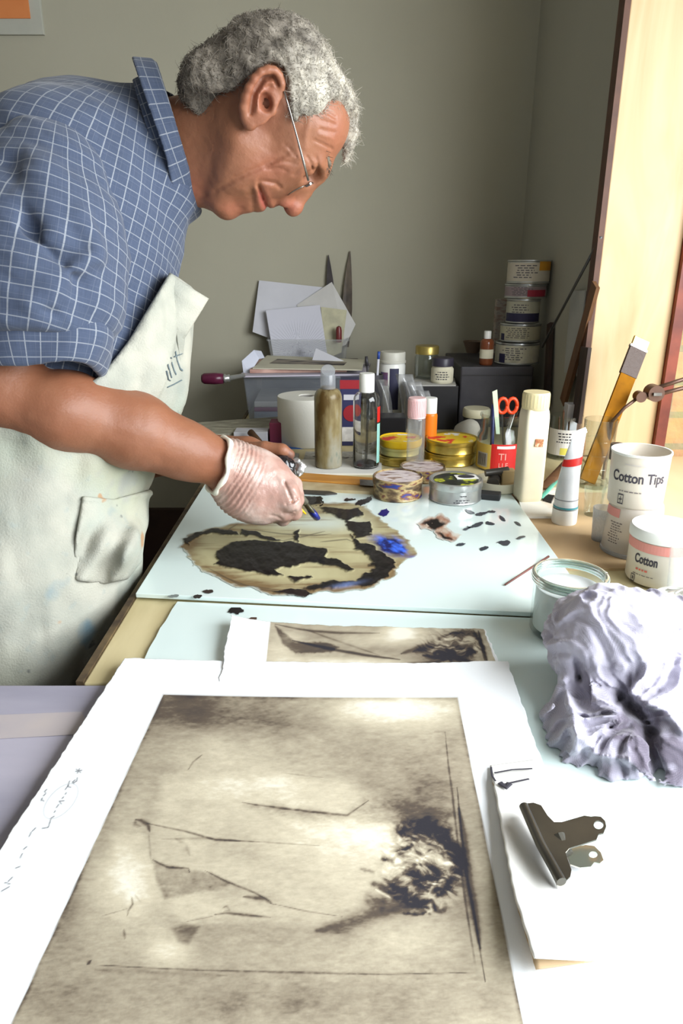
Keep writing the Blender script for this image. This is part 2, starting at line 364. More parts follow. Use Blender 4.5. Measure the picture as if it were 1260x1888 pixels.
# ---------------------------------------------------------------- benches
XT = -0.279                                  # left edge of the main bench
m_board = mat('tan_board', srgb(205, 192, 150), .65, col2=srgb(188, 174, 130), scale=5, stretch=(6, 1, 1), bump=.05)
m_brown = mat('brown_hardboard', srgb(196, 168, 128), .6, col2=srgb(168, 138, 100), scale=4, bump=.05)
bench = empty('workbench', (.13, 1.0, 0), label='long tan topped workbench running to the back wall, dark edge on the left', cat='workbench')
def child(name, bm, m, par, **k):            # build in world space, parent to something at its own origin
    o = obj(name, bm, m, par, **k); o.matrix_parent_inverse = par.matrix_basis.inverted(); return o
def base(name, loc, label, cat, group=None): return empty(name, loc, label=label, cat=cat, group=group)
yl = float(T(100, 1262)[1]); y0 = yl+.002
child('bench_top', Box(((XT+XR-.004)/2, (y0+YB-.03)/2, TZ-.015), (XR-.004-XT, YB-.03-y0, .03)), m_board, bench, bevel=.002)
child('edge_strip', Box((XT-.004, (y0+YB-.03)/2, TZ-.02), (.008, YB-.03-y0, .045)), mat('worn_edge', srgb(110, 92, 62), .6, col2=srgb(60, 46, 34), scale=30), bench)
child('back_rail', Box(((XT+XR)/2, YB-.08, .45), (XR-XT-.06, .04, .8)), m_dark, bench)
child('side_panel', Box((XT+.03, 1.5, .43), (.02, 1.5, .84)), m_dark, bench)
for x, y in ((XT+.05, y0+.06), (XT+.05, 2.2), (XR-.06, y0+.06), (XR-.06, 2.2)): child('leg', Box((x, y, (TZ-.03)/2), (.06, .06, TZ-.03)), m_dark, bench)
# window board on the right, pale wood
sill = T(1190, 880)
tag(obj('trim_4', Box((XR+.15, .3, TZ-.012), (.30, 2.58, .028)), mat('sill_wood', srgb(232, 214, 176), .5, col2=srgb(216, 190, 146), scale=4, stretch=(1, .3, 1)), bevel=.003), kind='structure')
# brown hardboard lying along the window side
g1, g2 = T(947, 925), T(1020, 1030); gx = float((g1[0]+g2[0])/2)
bd = prism([(gx-.06, .95), (XR-.012, .95), (XR-.012, 1.31), (gx-.06, 1.31)], TZ, TZ+.004)
tag(obj('hardboard_sheet', bd, m_brown), 'brown hardboard sheet lying on the bench between the glass and the window', 'board')
# lilac topped second bench in the lower left
lil = empty('side_bench', (-.85, .1, 0), label='low left bench with a lilac paint-washed top beside the white sheet', cat='bench')
m_lil = mat('lilac_wash', srgb(176, 172, 186), .7, col2=srgb(150, 148, 164), scale=7, stretch=(.6, 2.2, 1), lo=.3, hi=.7, bump=.05, detail=6)
child('bench_top', Box(((-1.43+XR-.004)/2, yl-.45, TZ-.02), (XR-.004+1.43, .9, .04)), m_lil, lil, bevel=.003)
lb = slab([T(-200, 1326, TZ+.001), T(150, 1312, TZ+.001), T(172, 1352, TZ+.001), T(-200, 1372, TZ+.001)], .0006)
child('paint_band', lb, mat('pale_band', srgb(186, 176, 174), .75, col2=srgb(170, 164, 172), scale=9), lil)
for x in (-1.35, XR-.06):
    for y in (yl-.06, yl-.82): child('leg', Box((x, y, (TZ-.04)/2), (.06, .06, TZ-.04)), m_dark, lil)
# ---------------------------------------------------------------- inking glass
m_glass = mat('backed_glass', srgb(224, 239, 236), .12, col2=srgb(217, 234, 231), scale=3, spec=.5, coat=.35)
m_glass2 = mat('pale_underlay', srgb(222, 238, 235), .22, col2=srgb(214, 231, 229), scale=5, spec=.5, coat=.2)
bl, brr = T(375, 902), T(933, 902)
fr = T(1030, 1149); fl = T(246, 1107)
tag(obj('glass_slab', prism([tuple(fl[:2]+(.004, 0)), (gx, float(fr[1])), (gx, float(brr[1])), (XT+.006, float(bl[1]))], TZ+.0041, TZ+.0105), m_glass, bevel=.0008),
    'pale green inking glass slab smeared with black and blue ink', 'glass slab')
# paler underlay reaching to the camera
tl = [T(328, 1114), T(318, 1128), T(306, 1150), T(296, 1163), T(288, 1180), T(276, 1200), T(262, 1232), T(235, 1290), T(180, 1400)]
pts = [tuple(p[:2]) for p in tl] + [(XT+.02, .15), (XR-.02, .15), (XR-.02, .93), (float(gx), float(fr[1])-.002)]
tag(obj('bench_underlay', prism(pts, TZ, TZ+.004), m_glass2), 'pale green underlay sheet with a torn left edge under the prints', 'underlay')
GZ = TZ+.0105
# ---------------------------------------------------------------- painted papers
def paper_grid(name, quad, nu, nv, zf, colf, m, edge=0.0, seed=0, parent=None, th=.0006, keep=None):
    """quad: world points bl, br, tr, tl"""
    A, B, Cc, D = [np.asarray(q, float) for q in quad]; u, v = np.meshgrid(np.linspace(0, 1, nu), np.linspace(0, 1, nv), indexing='ij')
    P = ((1-u)*(1-v))[..., None]*A + (u*(1-v))[..., None]*B + (u*v)[..., None]*Cc + ((1-u)*v)[..., None]*D
    x, y = proj(P)
    if edge:
        n = fbm(P, 90, seed, 4)*edge; n2 = fbm(P, 90, seed+9, 4)*edge
        e = np.exp(-np.minimum(u, 1-u)*nu/2.5); e2 = np.exp(-np.minimum(v, 1-v)*nv/2.5)
        P[..., 0] += n*e; P[..., 1] += n2*e2
    P[..., 2] += zf(u, v, P)
    col = colf(x, y, P); idx = np.arange(nu*nv).reshape(nu, nv)
    f = np.stack([idx[:-1, :-1], idx[1:, :-1], idx[1:, 1:], idx[:-1, 1:]], -1).reshape(-1, 4)
    if keep is not None:
        k = keep(x, y, P).ravel(); f = f[k[f].all(1)]
    me = mesh_np(name, P.reshape(-1, 3), f, col.reshape(-1, 3)); o = obj(name, me, m, parent, smooth=True)
    if th: s = o.modifiers.new('s', 'SOLIDIFY'); s.thickness = th; s.offset = -1
    return o
def mixc(a, b, t): return np.asarray(a)*(1-t[..., None]) + np.asarray(b)*t[..., None]
def blob(x, y, cx, cy, rx, ry, ang=0.0, soft=1.0):
    a = math.radians(ang); dx, dy = x-cx, y-cy; p = (dx*math.cos(a)+dy*math.sin(a))/rx; q = (-dx*math.sin(a)+dy*math.cos(a))/ry
    return np.exp(-np.power(p*p+q*q, soft))
def line(x, y, pts, w, taper=True):
    d, t = seg_dist(x, y, pts); ww = w*(np.sin(np.clip(t, .02, .98)*PI)**.5 if taper else 1); return np.exp(-(d/ww)**2)
m_print = mat_attr('etching_paper', .75, .12, 500, .25)
CREAM, BROWN, INK, PAPER = srgb(196, 187, 164), srgb(102, 89, 74), srgb(44, 43, 50), srgb(238, 242, 245)
def tone(t): t = np.clip(t, -.4, 1.6); c = mixc(CREAM, BROWN, np.clip(t, 0, 1)); c = mixc(c, np.array(INK), np.clip(t-.75, 0, .85)/.85); return mixc(c, np.array(srgb(230, 226, 210)), np.clip(-t, 0, .4)/.4)
def big_print(x, y, P):
    G = np.stack([x, y, x*0], -1); Q = np.stack([x*.35+y*.1, y, x*0], -1)
    t = .36 + .20*fbm(G, 1/60., 3, 4) + .22*fbm(Q, 1/6., 5, 3) + .10*fbm(Q, 1/2.2, 8, 2)
    B = lambda *a, **k: blob(x, y, *a, **k); Ln = lambda p, w, **k: line(x, y, p, w, **k)
    fg = polysd(x+10*fbm(G, .03, 41), y+10*fbm(G, .03, 43), [(300, 1452), (480, 1447), (640, 1458), (700, 1490), (745, 1530), (730, 1600), (705, 1690), (600, 1728), (450, 1722), (330, 1732), (282, 1620), (286, 1540)]); t = t + .10 - .26*sst(22, -22, fg) + .10*np.exp(-((fg-6)/14)**2)
    for a, k in (((345, 1330, 85, 34), .42), ((500, 1345, 130, 34), .25), ((720, 1325, 130, 32), -.62), ((400, 1395, 62, 36), -.2),
                 ((720, 1410, 150, 50), .12), ((470, 1455, 120, 42), -.24), ((600, 1450, 90, 36), -.12), ((780, 1490, 95, 46, 12), .26), ((560, 1560, 60, 30), -.1), ((700, 1610, 60, 55), -.12),
                 ((620, 1560, 80, 46), -.2), ((225, 1645, 62, 60), -.40), ((250, 1700, 50, 30), -.12), ((312, 1782, 40, 27), -.42), ((420, 1660, 60, 20), .1),
                 ((450, 1590, 60, 30), .10), ((330, 1600, 40, 22), .08), ((700, 1560, 60, 32), -.22), ((110, 1770, 60, 120), .1), ((400, 1870, 420, 45), .16), ((560, 1760, 130, 40), .05),
                 ((760, 1770, 90, 45), -.14), ((740, 1690, 60, 22), .22), ((850, 1700, 30, 60), .15), ((160, 1640, 20, 200, 24), .12)): t = t + 1.45*k*B(*a)
    e = polysd(x+3*fbm(G, .2, 4), y+3*fbm(G, .2, 6), [(283, 1612), (292, 1650), (306, 1682), (370, 1668), (418, 1661), (428, 1650), (395, 1632), (352, 1628), (330, 1622), (300, 1614)])
    t = t + .42*sst(5, -5, e)*(1+.5*fbm(G, .12, 12))
    e = polysd(x, y, [(319, 1736), (331, 1763), (350, 1766), (372, 1732), (345, 1727)]); t = t + .4*sst(5, -5, e)
    e = polysd(x, y, [(205, 1560), (270, 1562), (276, 1600), (300, 1682), (240, 1690)]); t = t - .16*sst(10, -6, e)
    e = polysd(x+6*fbm(G, .1, 4), y+6*fbm(G, .1, 6), [(450, 1502), (560, 1508), (630, 1520), (672, 1490), (760, 1500), (845, 1520), (800, 1540), (700, 1540), (640, 1528), (560, 1530), (500, 1516)])
    t = t + .34*sst(8, -8, e)*(1+.8*fbm(Q, .3, 15))
    for p, w_, k in (([(448, 1499), (470, 1503), (560, 1514), (640, 1522), (680, 1494)], 2.6, .8), ([(253, 1533), (262, 1535), (275, 1543), (279, 1556)], 4.5, .8), ([(253, 1533), (252, 1543), (262, 1546)], 4, .5),
                     ([(272, 1540), (345, 1555), (400, 1570), (480, 1573)], 2.2, .8), ([(480, 1573), (590, 1579)], 1.4, .5), ([(300, 1570), (380, 1567), (450, 1572)], 3, .4),
                     ([(277, 1560), (281, 1610)], 2, .4), ([(283, 1608), (310, 1622), (350, 1624), (352, 1632)], 2.2, .9), ([(325, 1568), (345, 1580), (352, 1600)], 4, .3),
                     ([(380, 1628), (420, 1648), (470, 1668), (500, 1684)], 2.2, .7), ([(450, 1676), (490, 1680), (505, 1690)], 4.5, .7), ([(500, 1688), (560, 1701), (632, 1712)], 1.3, .6),
                     ([(398, 1710), (420, 1707), (470, 1712), (500, 1714)], 2.8, .9), ([(412, 1698), (420, 1694), (425, 1702), (414, 1704)], 2, .6), ([(345, 1724), (400, 1712)], 1.2, .4),
                     ([(820, 1368), (826, 1430), (833, 1480), (846, 1600), (858, 1690), (877, 1815)], 2.4, .6), ([(842, 1470), (850, 1560), (860, 1640), (875, 1720), (893, 1832)], 2.6, .75),
                     ([(165, 1805), (300, 1812), (400, 1815), (700, 1819), (878, 1815)], 2.0, .55), ([(165, 1805), (172, 1798)], 3, .8), ([(180, 1815), (420, 1824)], 6, .25), ([(800, 1367), (822, 1368)], 2, .3),
                     ([(350, 1437), (358, 1424), (375, 1410)], 1.6, .6), ([(349, 1437), (350, 1438)], 3.5, .6), ([(520, 1443), (600, 1452)], 1.2, .35), ([(190, 1715), (240, 1700)], 1.2, .5),
                     ([(246, 1678), (248, 1692), (240, 1705), (238, 1716)], 2.0, .8), ([(232, 1738), (234, 1758)], 2.4, .6), ([(262, 1688), (252, 1674)], 1.5, .5)):
        t = t + .8*k*Ln(p, w_)*(1+.6*fbm(G, .12, 17, 2))
    t = t + .75*Ln([(845, 1510), (854, 1560), (862, 1640), (874, 1700), (884, 1770)], 9)
    t = t + .5*Ln([(585, 1738), (630, 1730), (690, 1705), (770, 1688)], 17)*(1+.4*fbm(Q, .3, 3))
    # hair of the figure
    hx, hy = 790., 1622.; an = np.arctan2(y-hy, x-hx); rr = np.hypot(x-hx, y-hy)
    st = np.stack([an*4.2+rr*.02+.6*fbm(G, .05, 2), rr*.035, x*0], -1); S = fbm(np.stack([(x+22*fbm(G, .022, 31))*.07+(y+22*fbm(G, .022, 33))*.03, (y+22*fbm(G, .022, 33))*.16-(x)*.05, x*0], -1), 1.2, 6, 4)*1.3
    hm = B(782, 1618, 78, 84, soft=3.); t = t + hm*(.05+.9*S)
    r2 = lambda k: x+5*fbm(G, .09, k); r3 = lambda k: y+5*fbm(G, .09, k+1)
    for p, w_, k in (([(742, 1548), (785, 1538), (818, 1556), (838, 1590), (848, 1615)], 13, 1.4), ([(770, 1556), (800, 1560), (820, 1575)], 13, .9), ([(772, 1640), (795, 1632)], 17, 1.6), ([(722, 1652), (750, 1672), (778, 1688)], 11, 1.5), ([(806, 1668), (825, 1655), (838, 1640)], 8, 1.3),
                     ([(690, 1650), (720, 1668), (740, 1680)], 6, .8), ([(800, 1690), (812, 1700)], 7, .9), ([(686, 1680), (700, 1684)], 13, .6), ([(760, 1575), (738, 1590)], 5, .9), ([(705, 1602), (725, 1610)], 3, .8), ([(664, 1622), (690, 1628)], 2.5, .6), ([(745, 1705), (790, 1705)], 3, .9)):
        d, _ = seg_dist(r2(7), r3(7), p); t = t + k*np.exp(-(d/w_)**2)*(1+.5*S)
    for p, w_ in (([(770, 1605), (800, 1600), (835, 1615)], 10), ([(805, 1640), (790, 1668)], 4), ([(745, 1620), (730, 1600)], 8), ([(778, 1692), (792, 1686), (796, 1698), (784, 1706)], 4), ([(692, 1660), (720, 1676)], 2.5)): t = t - .55*Ln(p, w_)
    ed = polysd(x, y, [(303, 1298), (843, 1305), (980, 2000), (-28, 2040)]); t = t + .45*sst(9, 0, -ed)*(.6+fbm(G, .03, 2)) + .25*sst(30, 0, -ed)*B(330, 1330, 200, 60)
    inside = sst(.7, -.7, ed); c = tone(t)
    pc = np.ones(x.shape+(3,))*np.array(PAPER); pen = x*0
    for p in ([(144, 1440), (152, 1446)], [(150, 1439), (146, 1447)], [(143, 1444), (154, 1442)], [(146, 1456), (145, 1462), (138, 1466)], [(142, 1460), (137, 1464), (140, 1467)], [(132, 1462), (128, 1472), (134, 1474)], [(130, 1470), (124, 1478)],
              [(126, 1484), (124, 1487)], [(121, 1492), (118, 1495)], [(122, 1499), (113, 1500), (117, 1505)], [(112, 1506), (108, 1512)], [(106, 1518), (104, 1521)], [(104, 1528), (98, 1532), (96, 1540), (93, 1549), (82, 1551)], [(97, 1538), (95, 1541)],
              [(88, 1486), (84, 1490)], [(90, 1478), (86, 1482), (88, 1484)], [(82, 1494), (80, 1499)], [(80, 1496), (85, 1500)], [(70, 1550), (64, 1556)], [(62, 1558), (58, 1566)], [(54, 1585), (48, 1590)], [(46, 1598), (42, 1606)], [(42, 1622), (34, 1625)], [(28, 1642), (20, 1650)], [(22, 1660), (8, 1668)], [(14, 1652), (24, 1655)]):
        pen = np.maximum(pen, .75*Ln(p, 1.0, taper=False))
    t2 = np.linspace(0, 2*PI, 25); pen = np.maximum(pen, .28*Ln([(116+34*math.cos(q)*.9+8*math.sin(q), 1500-31*math.sin(q)+12*math.cos(q)*-1) for q in t2], 1.1, taper=False))
    pc = mixc(pc, np.array(srgb(70, 72, 80)), np.clip(pen*1.25, 0, 1))
    # the plate's bevel line pressed in the paper
    pc = mixc(pc, np.array(srgb(150, 146, 140)), .5*np.exp(-((ed-1.2)/1.0)**2))
    return mixc(pc, c, inside)
big = [T(-330, 2120), T(1246, 2120), T(934, 1243), T(232, 1230)]
def zbig(u, v, P): return .0115 + .0012*np.sin(u*5+v*3) + .004*np.exp(-((1-u)**2+(1-v)**2)*60) + .0*u
o = paper_grid('large_etching', big, 620, 560, zbig, big_print, m_print, edge=.0020, seed=3)
tag(o, 'large white sheet with a sepia etching of a reclining nude back', 'print')
def small_print(x, y, P):
    G = np.stack([x, y, x*0], -1); Q = np.stack([x*.3+y*.3, y, x*0], -1)
    t = .36 + .2*fbm(Q, 1/5., 5, 3) + .1*fbm(G, 1/20., 2, 3); B = lambda *a, **k: blob(x, y, *a, **k); Ln = lambda p, w, **k: line(x, y, p, w, **k)
    for a, k in (((742, 1172, 30, 16), -.9), ((700, 1186, 60, 12), -.35), ((520, 1215, 26, 22), -.35), ((536, 1183, 22, 8), -.4), ((660, 1228, 100, 6), -.5), ((590, 1228, 70, 9), -.25), ((800, 1180, 30, 14), -.3), ((600, 1180, 80, 14), .2), ((700, 1205, 90, 10), .25),
                 ((835, 1200, 60, 30), .45), ((908, 1200, 14, 40), -.3), ((800, 1222, 60, 10), .35)): t = t + k*B(*a)
    e = polysd(x+2*fbm(G, .2, 4), y+2*fbm(G, .2, 6), [(508, 1164), (545, 1193), (600, 1192), (625, 1200), (610, 1210), (545, 1214), (520, 1196)]); t = t + .75*sst(3, -3, e)
    for p, w_, k in (([(508, 1162), (560, 1170), (620, 1174), (700, 1174)], 2.5, .6), ([(540, 1190), (620, 1206), (680, 1216), (738, 1223)], 2.8, .9), ([(560, 1168), (700, 1215)], 2, .3), ([(740, 1212), (790, 1195), (830, 1175)], 6, .5), ([(720, 1232), (800, 1228), (830, 1222)], 3, .6),
                     ([(882, 1170), (900, 1234)], 3.2, 1.1), ([(873, 1168), (888, 1200), (895, 1230)], 2, .5)): t = t + k*Ln(p, w_)
    hx, hy = 850., 1190.; an = np.arctan2((y-hy)*1.6, x-hx); rr = np.hypot(x-hx, (y-hy)*1.6); S = 1.3*fbm(np.stack([(x+14*fbm(G, .04, 31))*.06, (y+14*fbm(G, .04, 33))*.2-x*.05, x*0], -1), 1.2, 6, 4)
    t = t + B(838, 1196, 60, 34, soft=2.)*(.1+.9*S)
    for p, w_, k in (([(800, 1210), (840, 1212), (880, 1208)], 9, 1.1), ([(762, 1208), (800, 1200)], 6, .8), ([(830, 1175), (870, 1172), (885, 1185)], 6, 1.), ([(780, 1215), (870, 1226)], 6, .8)): t = t + k*Ln(p, w_)*(1+.5*S)
    c = tone(t); inn = sst(498, 500, x+(y-1160)*.11)*sst(0, 1.2, (885+(y-1168)*.36)+8-x)
    return mixc(np.ones(x.shape+(3,))*np.array(PAPER), c, inn)
q = [T(413, 1236), T(925, 1240), T(893, 1166), T(428, 1157)]
ext = lambda a, b, k: a+(a-b)*k
q = [ext(q[0], q[3], .5), ext(q[1], q[2], .5), q[2], q[3]]
o = paper_grid('small_etching', q, 330, 110, lambda u, v, P: .0048+.013*np.exp(-u*7)*(.4+.6*v), small_print, m_print, edge=.0035, seed=5)
tag(o, 'smaller sepia nude etching tucked under the large sheet, torn white left end', 'print')
# ---------------------------------------------------------------- ink on the glass
m_ink = mat_attr('wet_ink', .3, .2, 120, .3)
BK, WASH, BRW, BLU, PALE = srgb(20, 17, 19), srgb(190, 184, 144), srgb(112, 84, 52), srgb(24, 60, 200), srgb(220, 236, 232)
def ink(name, label, box_, fn, n=(300, 200), z=GZ, cat='ink'):
    x0, y0, x1, y1 = box_; q = [T(x0, y1, z), T(x1, y1, z), T(x1, y0, z), T(x0, y0, z)]; st = {}
    def colf(x, y, P):
        c, a, h = fn(x, y, np.stack([x, y, x*0], -1)); st['a'] = a; P[..., 2] += .0003+.0016*h; return c
    o = paper_grid(name, q, n[0], n[1], lambda u, v, P: 0*u, colf, m_ink, th=0, keep=lambda x, y, P: st['a'] > .5)
    return tag(o, label, cat)
def f_main(x, y, G):
    A_ = np.stack([x*.35, y, x*0], -1); X = x+10*fbm(G, .035, 1)+9*fbm(A_, .16, 2, 3); Y = y+5*fbm(G, .035, 3)+3.2*fbm(A_, .12, 4, 3)
    w_ = polysd(X, Y, [(334, 1012), (345, 990), (400, 972), (470, 962), (520, 952), (565, 930), (660, 926), (712, 965), (765, 1012), (772, 1024), (738, 1040), (728, 1062), (672, 1088), (600, 1090), (560, 1100), (500, 1096), (430, 1078), (362, 1046)])
    Bk = [[(405, 1012), (440, 1000), (495, 998), (545, 1003), (604, 1014), (592, 1028), (640, 1043), (656, 1052), (640, 1056), (580, 1040), (545, 1044), (508, 1054), (520, 1066), (480, 1062), (440, 1052), (402, 1042)],
          [(340, 996), (362, 984), (400, 975), (428, 978), (446, 988), (430, 990), (400, 984), (362, 992), (345, 1008)], [(448, 976), (470, 980), (498, 990), (524, 998), (500, 999), (470, 990), (446, 986)],
          [(646, 984), (668, 1000), (694, 1014), (722, 1030), (732, 1048), (704, 1074), (668, 1084), (632, 1082), (664, 1068), (690, 1052), (682, 1032), (660, 1012)],
          [(505, 1090), (545, 1085), (577, 1097), (566, 1104), (530, 1099)], [(552, 1088), (600, 1078), (668, 1070), (700, 1064), (690, 1072), (620, 1084), (570, 1092)],
          [(556, 914), (596, 914), (598, 930), (566, 934)], [(588, 938), (664, 937), (672, 950), (640, 962), (606, 950)], [(524, 1068), (568, 1064), (572, 1068), (546, 1076)], [(636, 960), (684, 962), (688, 990), (660, 992), (644, 975)], [(540, 985), (552, 978), (548, 1002), (538, 1000)]]
    k = np.min([polysd(X, Y, p) for p in Bk], 0); kb = sst(1.6, -1.6, k+1.2*fbm(G, .2, 6))
    inn = sst(3, -3, w_); edge = sst(-24, 0, w_)*(.45+.9*np.abs(fbm(A_, .09, 77, 3))); lowe = sst(1040, 1085, y)*sst(-26, -2, w_)
    st = fbm(np.stack([x*.05+y*.03, y*.6, x*0], -1), 1, 9, 3)
    brown = np.clip(edge*.8+lowe*(.6+.9*st)+.5*sst(.05, .5, fbm(np.stack([x*.012+y*.02, y*.22, x*0], -1), 1, 19, 3))+.9*blob(x, y, 350, 1000, 22, 16)+.6*blob(x, y, 700, 1060, 40, 22)+.4*blob(x, y, 480, 1078, 100, 10), 0, 1)
    c = mixc(np.ones(x.shape+(3,))*np.array(WASH), np.array(srgb(168, 160, 122)), np.clip(.4+.8*fbm(G, .03, 11, 4), 0, 1)); c = mixc(c, np.array(PALE), .6*np.clip(blob(x, y, 600, 965, 60, 14)+.5*blob(x, y, 520, 965, 50, 8), 0, 1))
    c = mixc(c, np.array(BRW), brown*.85)
    dk = np.zeros(x.shape)
    for p in ([(418, 985), (424, 975), (440, 966)], [(470, 978), (520, 985), (580, 988), (612, 985)], [(520, 998), (560, 990), (600, 980)], [(600, 1025), (560, 1022)], [(590, 1000), (640, 995), (652, 1000)], [(400, 1060), (470, 1086), (540, 1096)], [(380, 1046), (440, 1078), (520, 1090)]): dk = np.maximum(dk, line(x, y, p, 1.2))
    c = mixc(c, np.array(srgb(60, 52, 46)), dk*.7)
    blue = np.clip(blob(X, Y, 722, 1008, 34, 15, 20, soft=2)*1.3, 0, 1); c = mixc(c, mixc(np.ones(x.shape+(3,))*np.array(srgb(16, 24, 90)), np.array(srgb(60, 110, 235)), np.clip(.45+1.9*fbm(np.stack([x*.3+y*.6, y*.9-x*.5, x*0], -1), .14, 14, 3), 0, 1)), blue)
    c = mixc(c, np.array(BK), kb*(1-.75*blob(X, Y, 728, 1006, 24, 7, 20)))
    c = mixc(c, np.array(srgb(120, 140, 190)), .6*blob(x, y, 640, 1080, 26, 4, -10)); c = mixc(c, np.array(BLU), .5*blob(x, y, 765, 1028, 14, 3))
    # thin film: fades out over a ragged rim
    a = (w_ < 2).astype(float); a = np.maximum(a, (kb > .45)*1.0); a = np.maximum(a, (blue > .5)*1.0); c = mixc(c, np.array(PALE), .6*sst(-2.5, 2, w_)*(1-kb)*(1-blue))
    return c, a, .25+kb*(1+.6*fbm(G, .1, 3))
ink('ink_pool', 'big oval smear of black and blue ink rolled out on the glass', (315, 895, 800, 1118), f_main, (420, 300))
def f_right(x, y, G):
    X = x+6*fbm(G, .08, 1); Y = y+5*fbm(G, .08, 3); w_ = polysd(X, Y, [(770, 966), (790, 955), (815, 950), (832, 962), (822, 974), (850, 990), (835, 1000), (808, 994), (800, 980), (778, 976)])
    k = np.min([polysd(X, Y, p) for p in ([(776, 964), (806, 956), (822, 968), (800, 980)], [(806, 984), (830, 990), (842, 996), (818, 996)])], 0)
    n = fbm(G, .12, 8, 4); c = mixc(np.ones(x.shape+(3,))*np.array(srgb(196, 178, 160)), np.array(srgb(150, 92, 62)), np.clip(.5+1.3*n, 0, 1)); c = mixc(c, np.array(BK), sst(3, -3, k)*(n > -.25))
    return mixc(c, np.array(PALE), .5*sst(-4, 1, w_)), (w_ < 1.5)*1.0, .3+0*x
ink('ink_smear', 'small brown and black ink smear right of the big ink pool', (760, 940, 862, 1008), f_right, (130, 90))
def spot(label, cx, cy, rx, ry, col=BK, seed=0, z=GZ, ang=0):
    def f(x, y, G):
        a = math.radians(ang); dx, dy = x-cx, y-cy; p = (dx*math.cos(a)+dy*math.sin(a))/rx; q = (-dx*math.sin(a)+dy*math.cos(a))/ry
        d = np.hypot(p, q)-1+.7*fbm(G, .16, seed); return np.ones(x.shape+(3,))*np.array(col), (d < 0)*1.0, .4+0*x
    ink('ink_spot', label, (cx-rx*1.6-3, cy-ry*1.6-3, cx+rx*1.6+3, cy+ry*1.6+3), f, (44, 34), z, 'ink spot')
spot('black ink spot just above the torn corner of the small print', 435, 1127, 14, 6, BK, 3, TZ+.004)
spot('brown ink fleck between the black spot and the small print', 464, 1143, 12, 4, srgb(70, 52, 40), 4, TZ+.004, -10)
spot('black ink fleck below the left end of the ink pool', 362, 1101, 10, 4, srgb(50, 46, 44), 6, GZ, -10)
spot('small dark fleck nearest the pool among the left flecks', 384, 1092, 9, 4, srgb(56, 48, 44), 8, GZ)
spot('grey fleck close to the left glass edge', 320, 1100, 10, 3, srgb(120, 128, 126), 9, GZ, -8)
spot('violet blue ink spot behind the ink pool', 709, 946, 10, 6, srgb(26, 26, 110), 10)
spot('black ink dab near the brown smeared tin', 672, 925, 16, 5, BK, 11, GZ, -20)
spot('black ink fleck behind the pool by the ruler', 645, 922, 10, 3, BK, 12)
spot('square dark test patch beside the brush tip', 578, 925, 19, 9, BK, 13)
for i, (cx, cy, rx, ry, an) in enumerate(((868, 945, 12, 3, 20), (888, 948, 14, 3, -10), (905, 944, 8, 2.5, 0), (880, 968, 14, 3.5, -15), (905, 966, 8, 3, 10), (925, 955, 9, 3, 40), (862, 975, 8, 3, -20), (930, 1002, 12, 5, 0), (893, 1012, 10, 3, -15), (955, 966, 9, 2, 30), (850, 1005, 9, 3, -10), (960, 992, 10, 2.5, -15))):
    spot('tiny black ink test marks on the right of the glass', cx, cy, rx, ry, srgb(60, 64, 72), 20+i, GZ, an)
for o in COL.objects:
    if o.name.startswith('ink_spot') and o['label'].startswith('tiny'): o['group'] = 'tiny ink test marks'
# ---------------------------------------------------------------- the printmaker
# everything below is laid out in camera space metres: C(px, py, depth)
man = empty('person', tuple(Wp(30, 1020, 1.02)*np.array([1, 1, 0])), label='grey-haired man in glasses, blue checked shirt and white apron bending over the bench', cat='person')
def mchild(o): o.parent = man; o.matrix_parent_inverse = man.matrix_basis.inverted(); return o
HD = .97
def frame(px, py, dx, dy):             # axes: along (dx, dy) of the picture, across it, and along the line of sight
    w_ = C(px, py, 1.); w_ /= np.linalg.norm(w_); u = np.array([dx, -dy, 0.]); u -= w_*(u@w_); u /= np.linalg.norm(u); return np.array([u, np.cross(w_, u), w_])
_f = frame(500, 240, .385, .923); hF, hW = _f[0], _f[2]; hU = -_f[1] if _f[1][0] < 0 else _f[1]; HAX = [hF, hU, hW]; hC = C(500, 240, HD)
def Hp(px, py, w_=0.0):                # a head point seen at (px, py); w_ < 0 on the near side, w_ > 0 is its mirror image
    r = C(px, py, 1.); k = -abs(w_); p = r*((hC@hW+k)/(r@hW)); return p-2*k*hW if w_ > 0 else p
def wv(P): return (P-hC)@hW
skc = Hp(510, 178)
def ppx(P): return CX+FPX*P[..., 0]/P[..., 2], CY-FPX*P[..., 1]/P[..., 2]
EAX = frame(485, 180, .43, -.90)
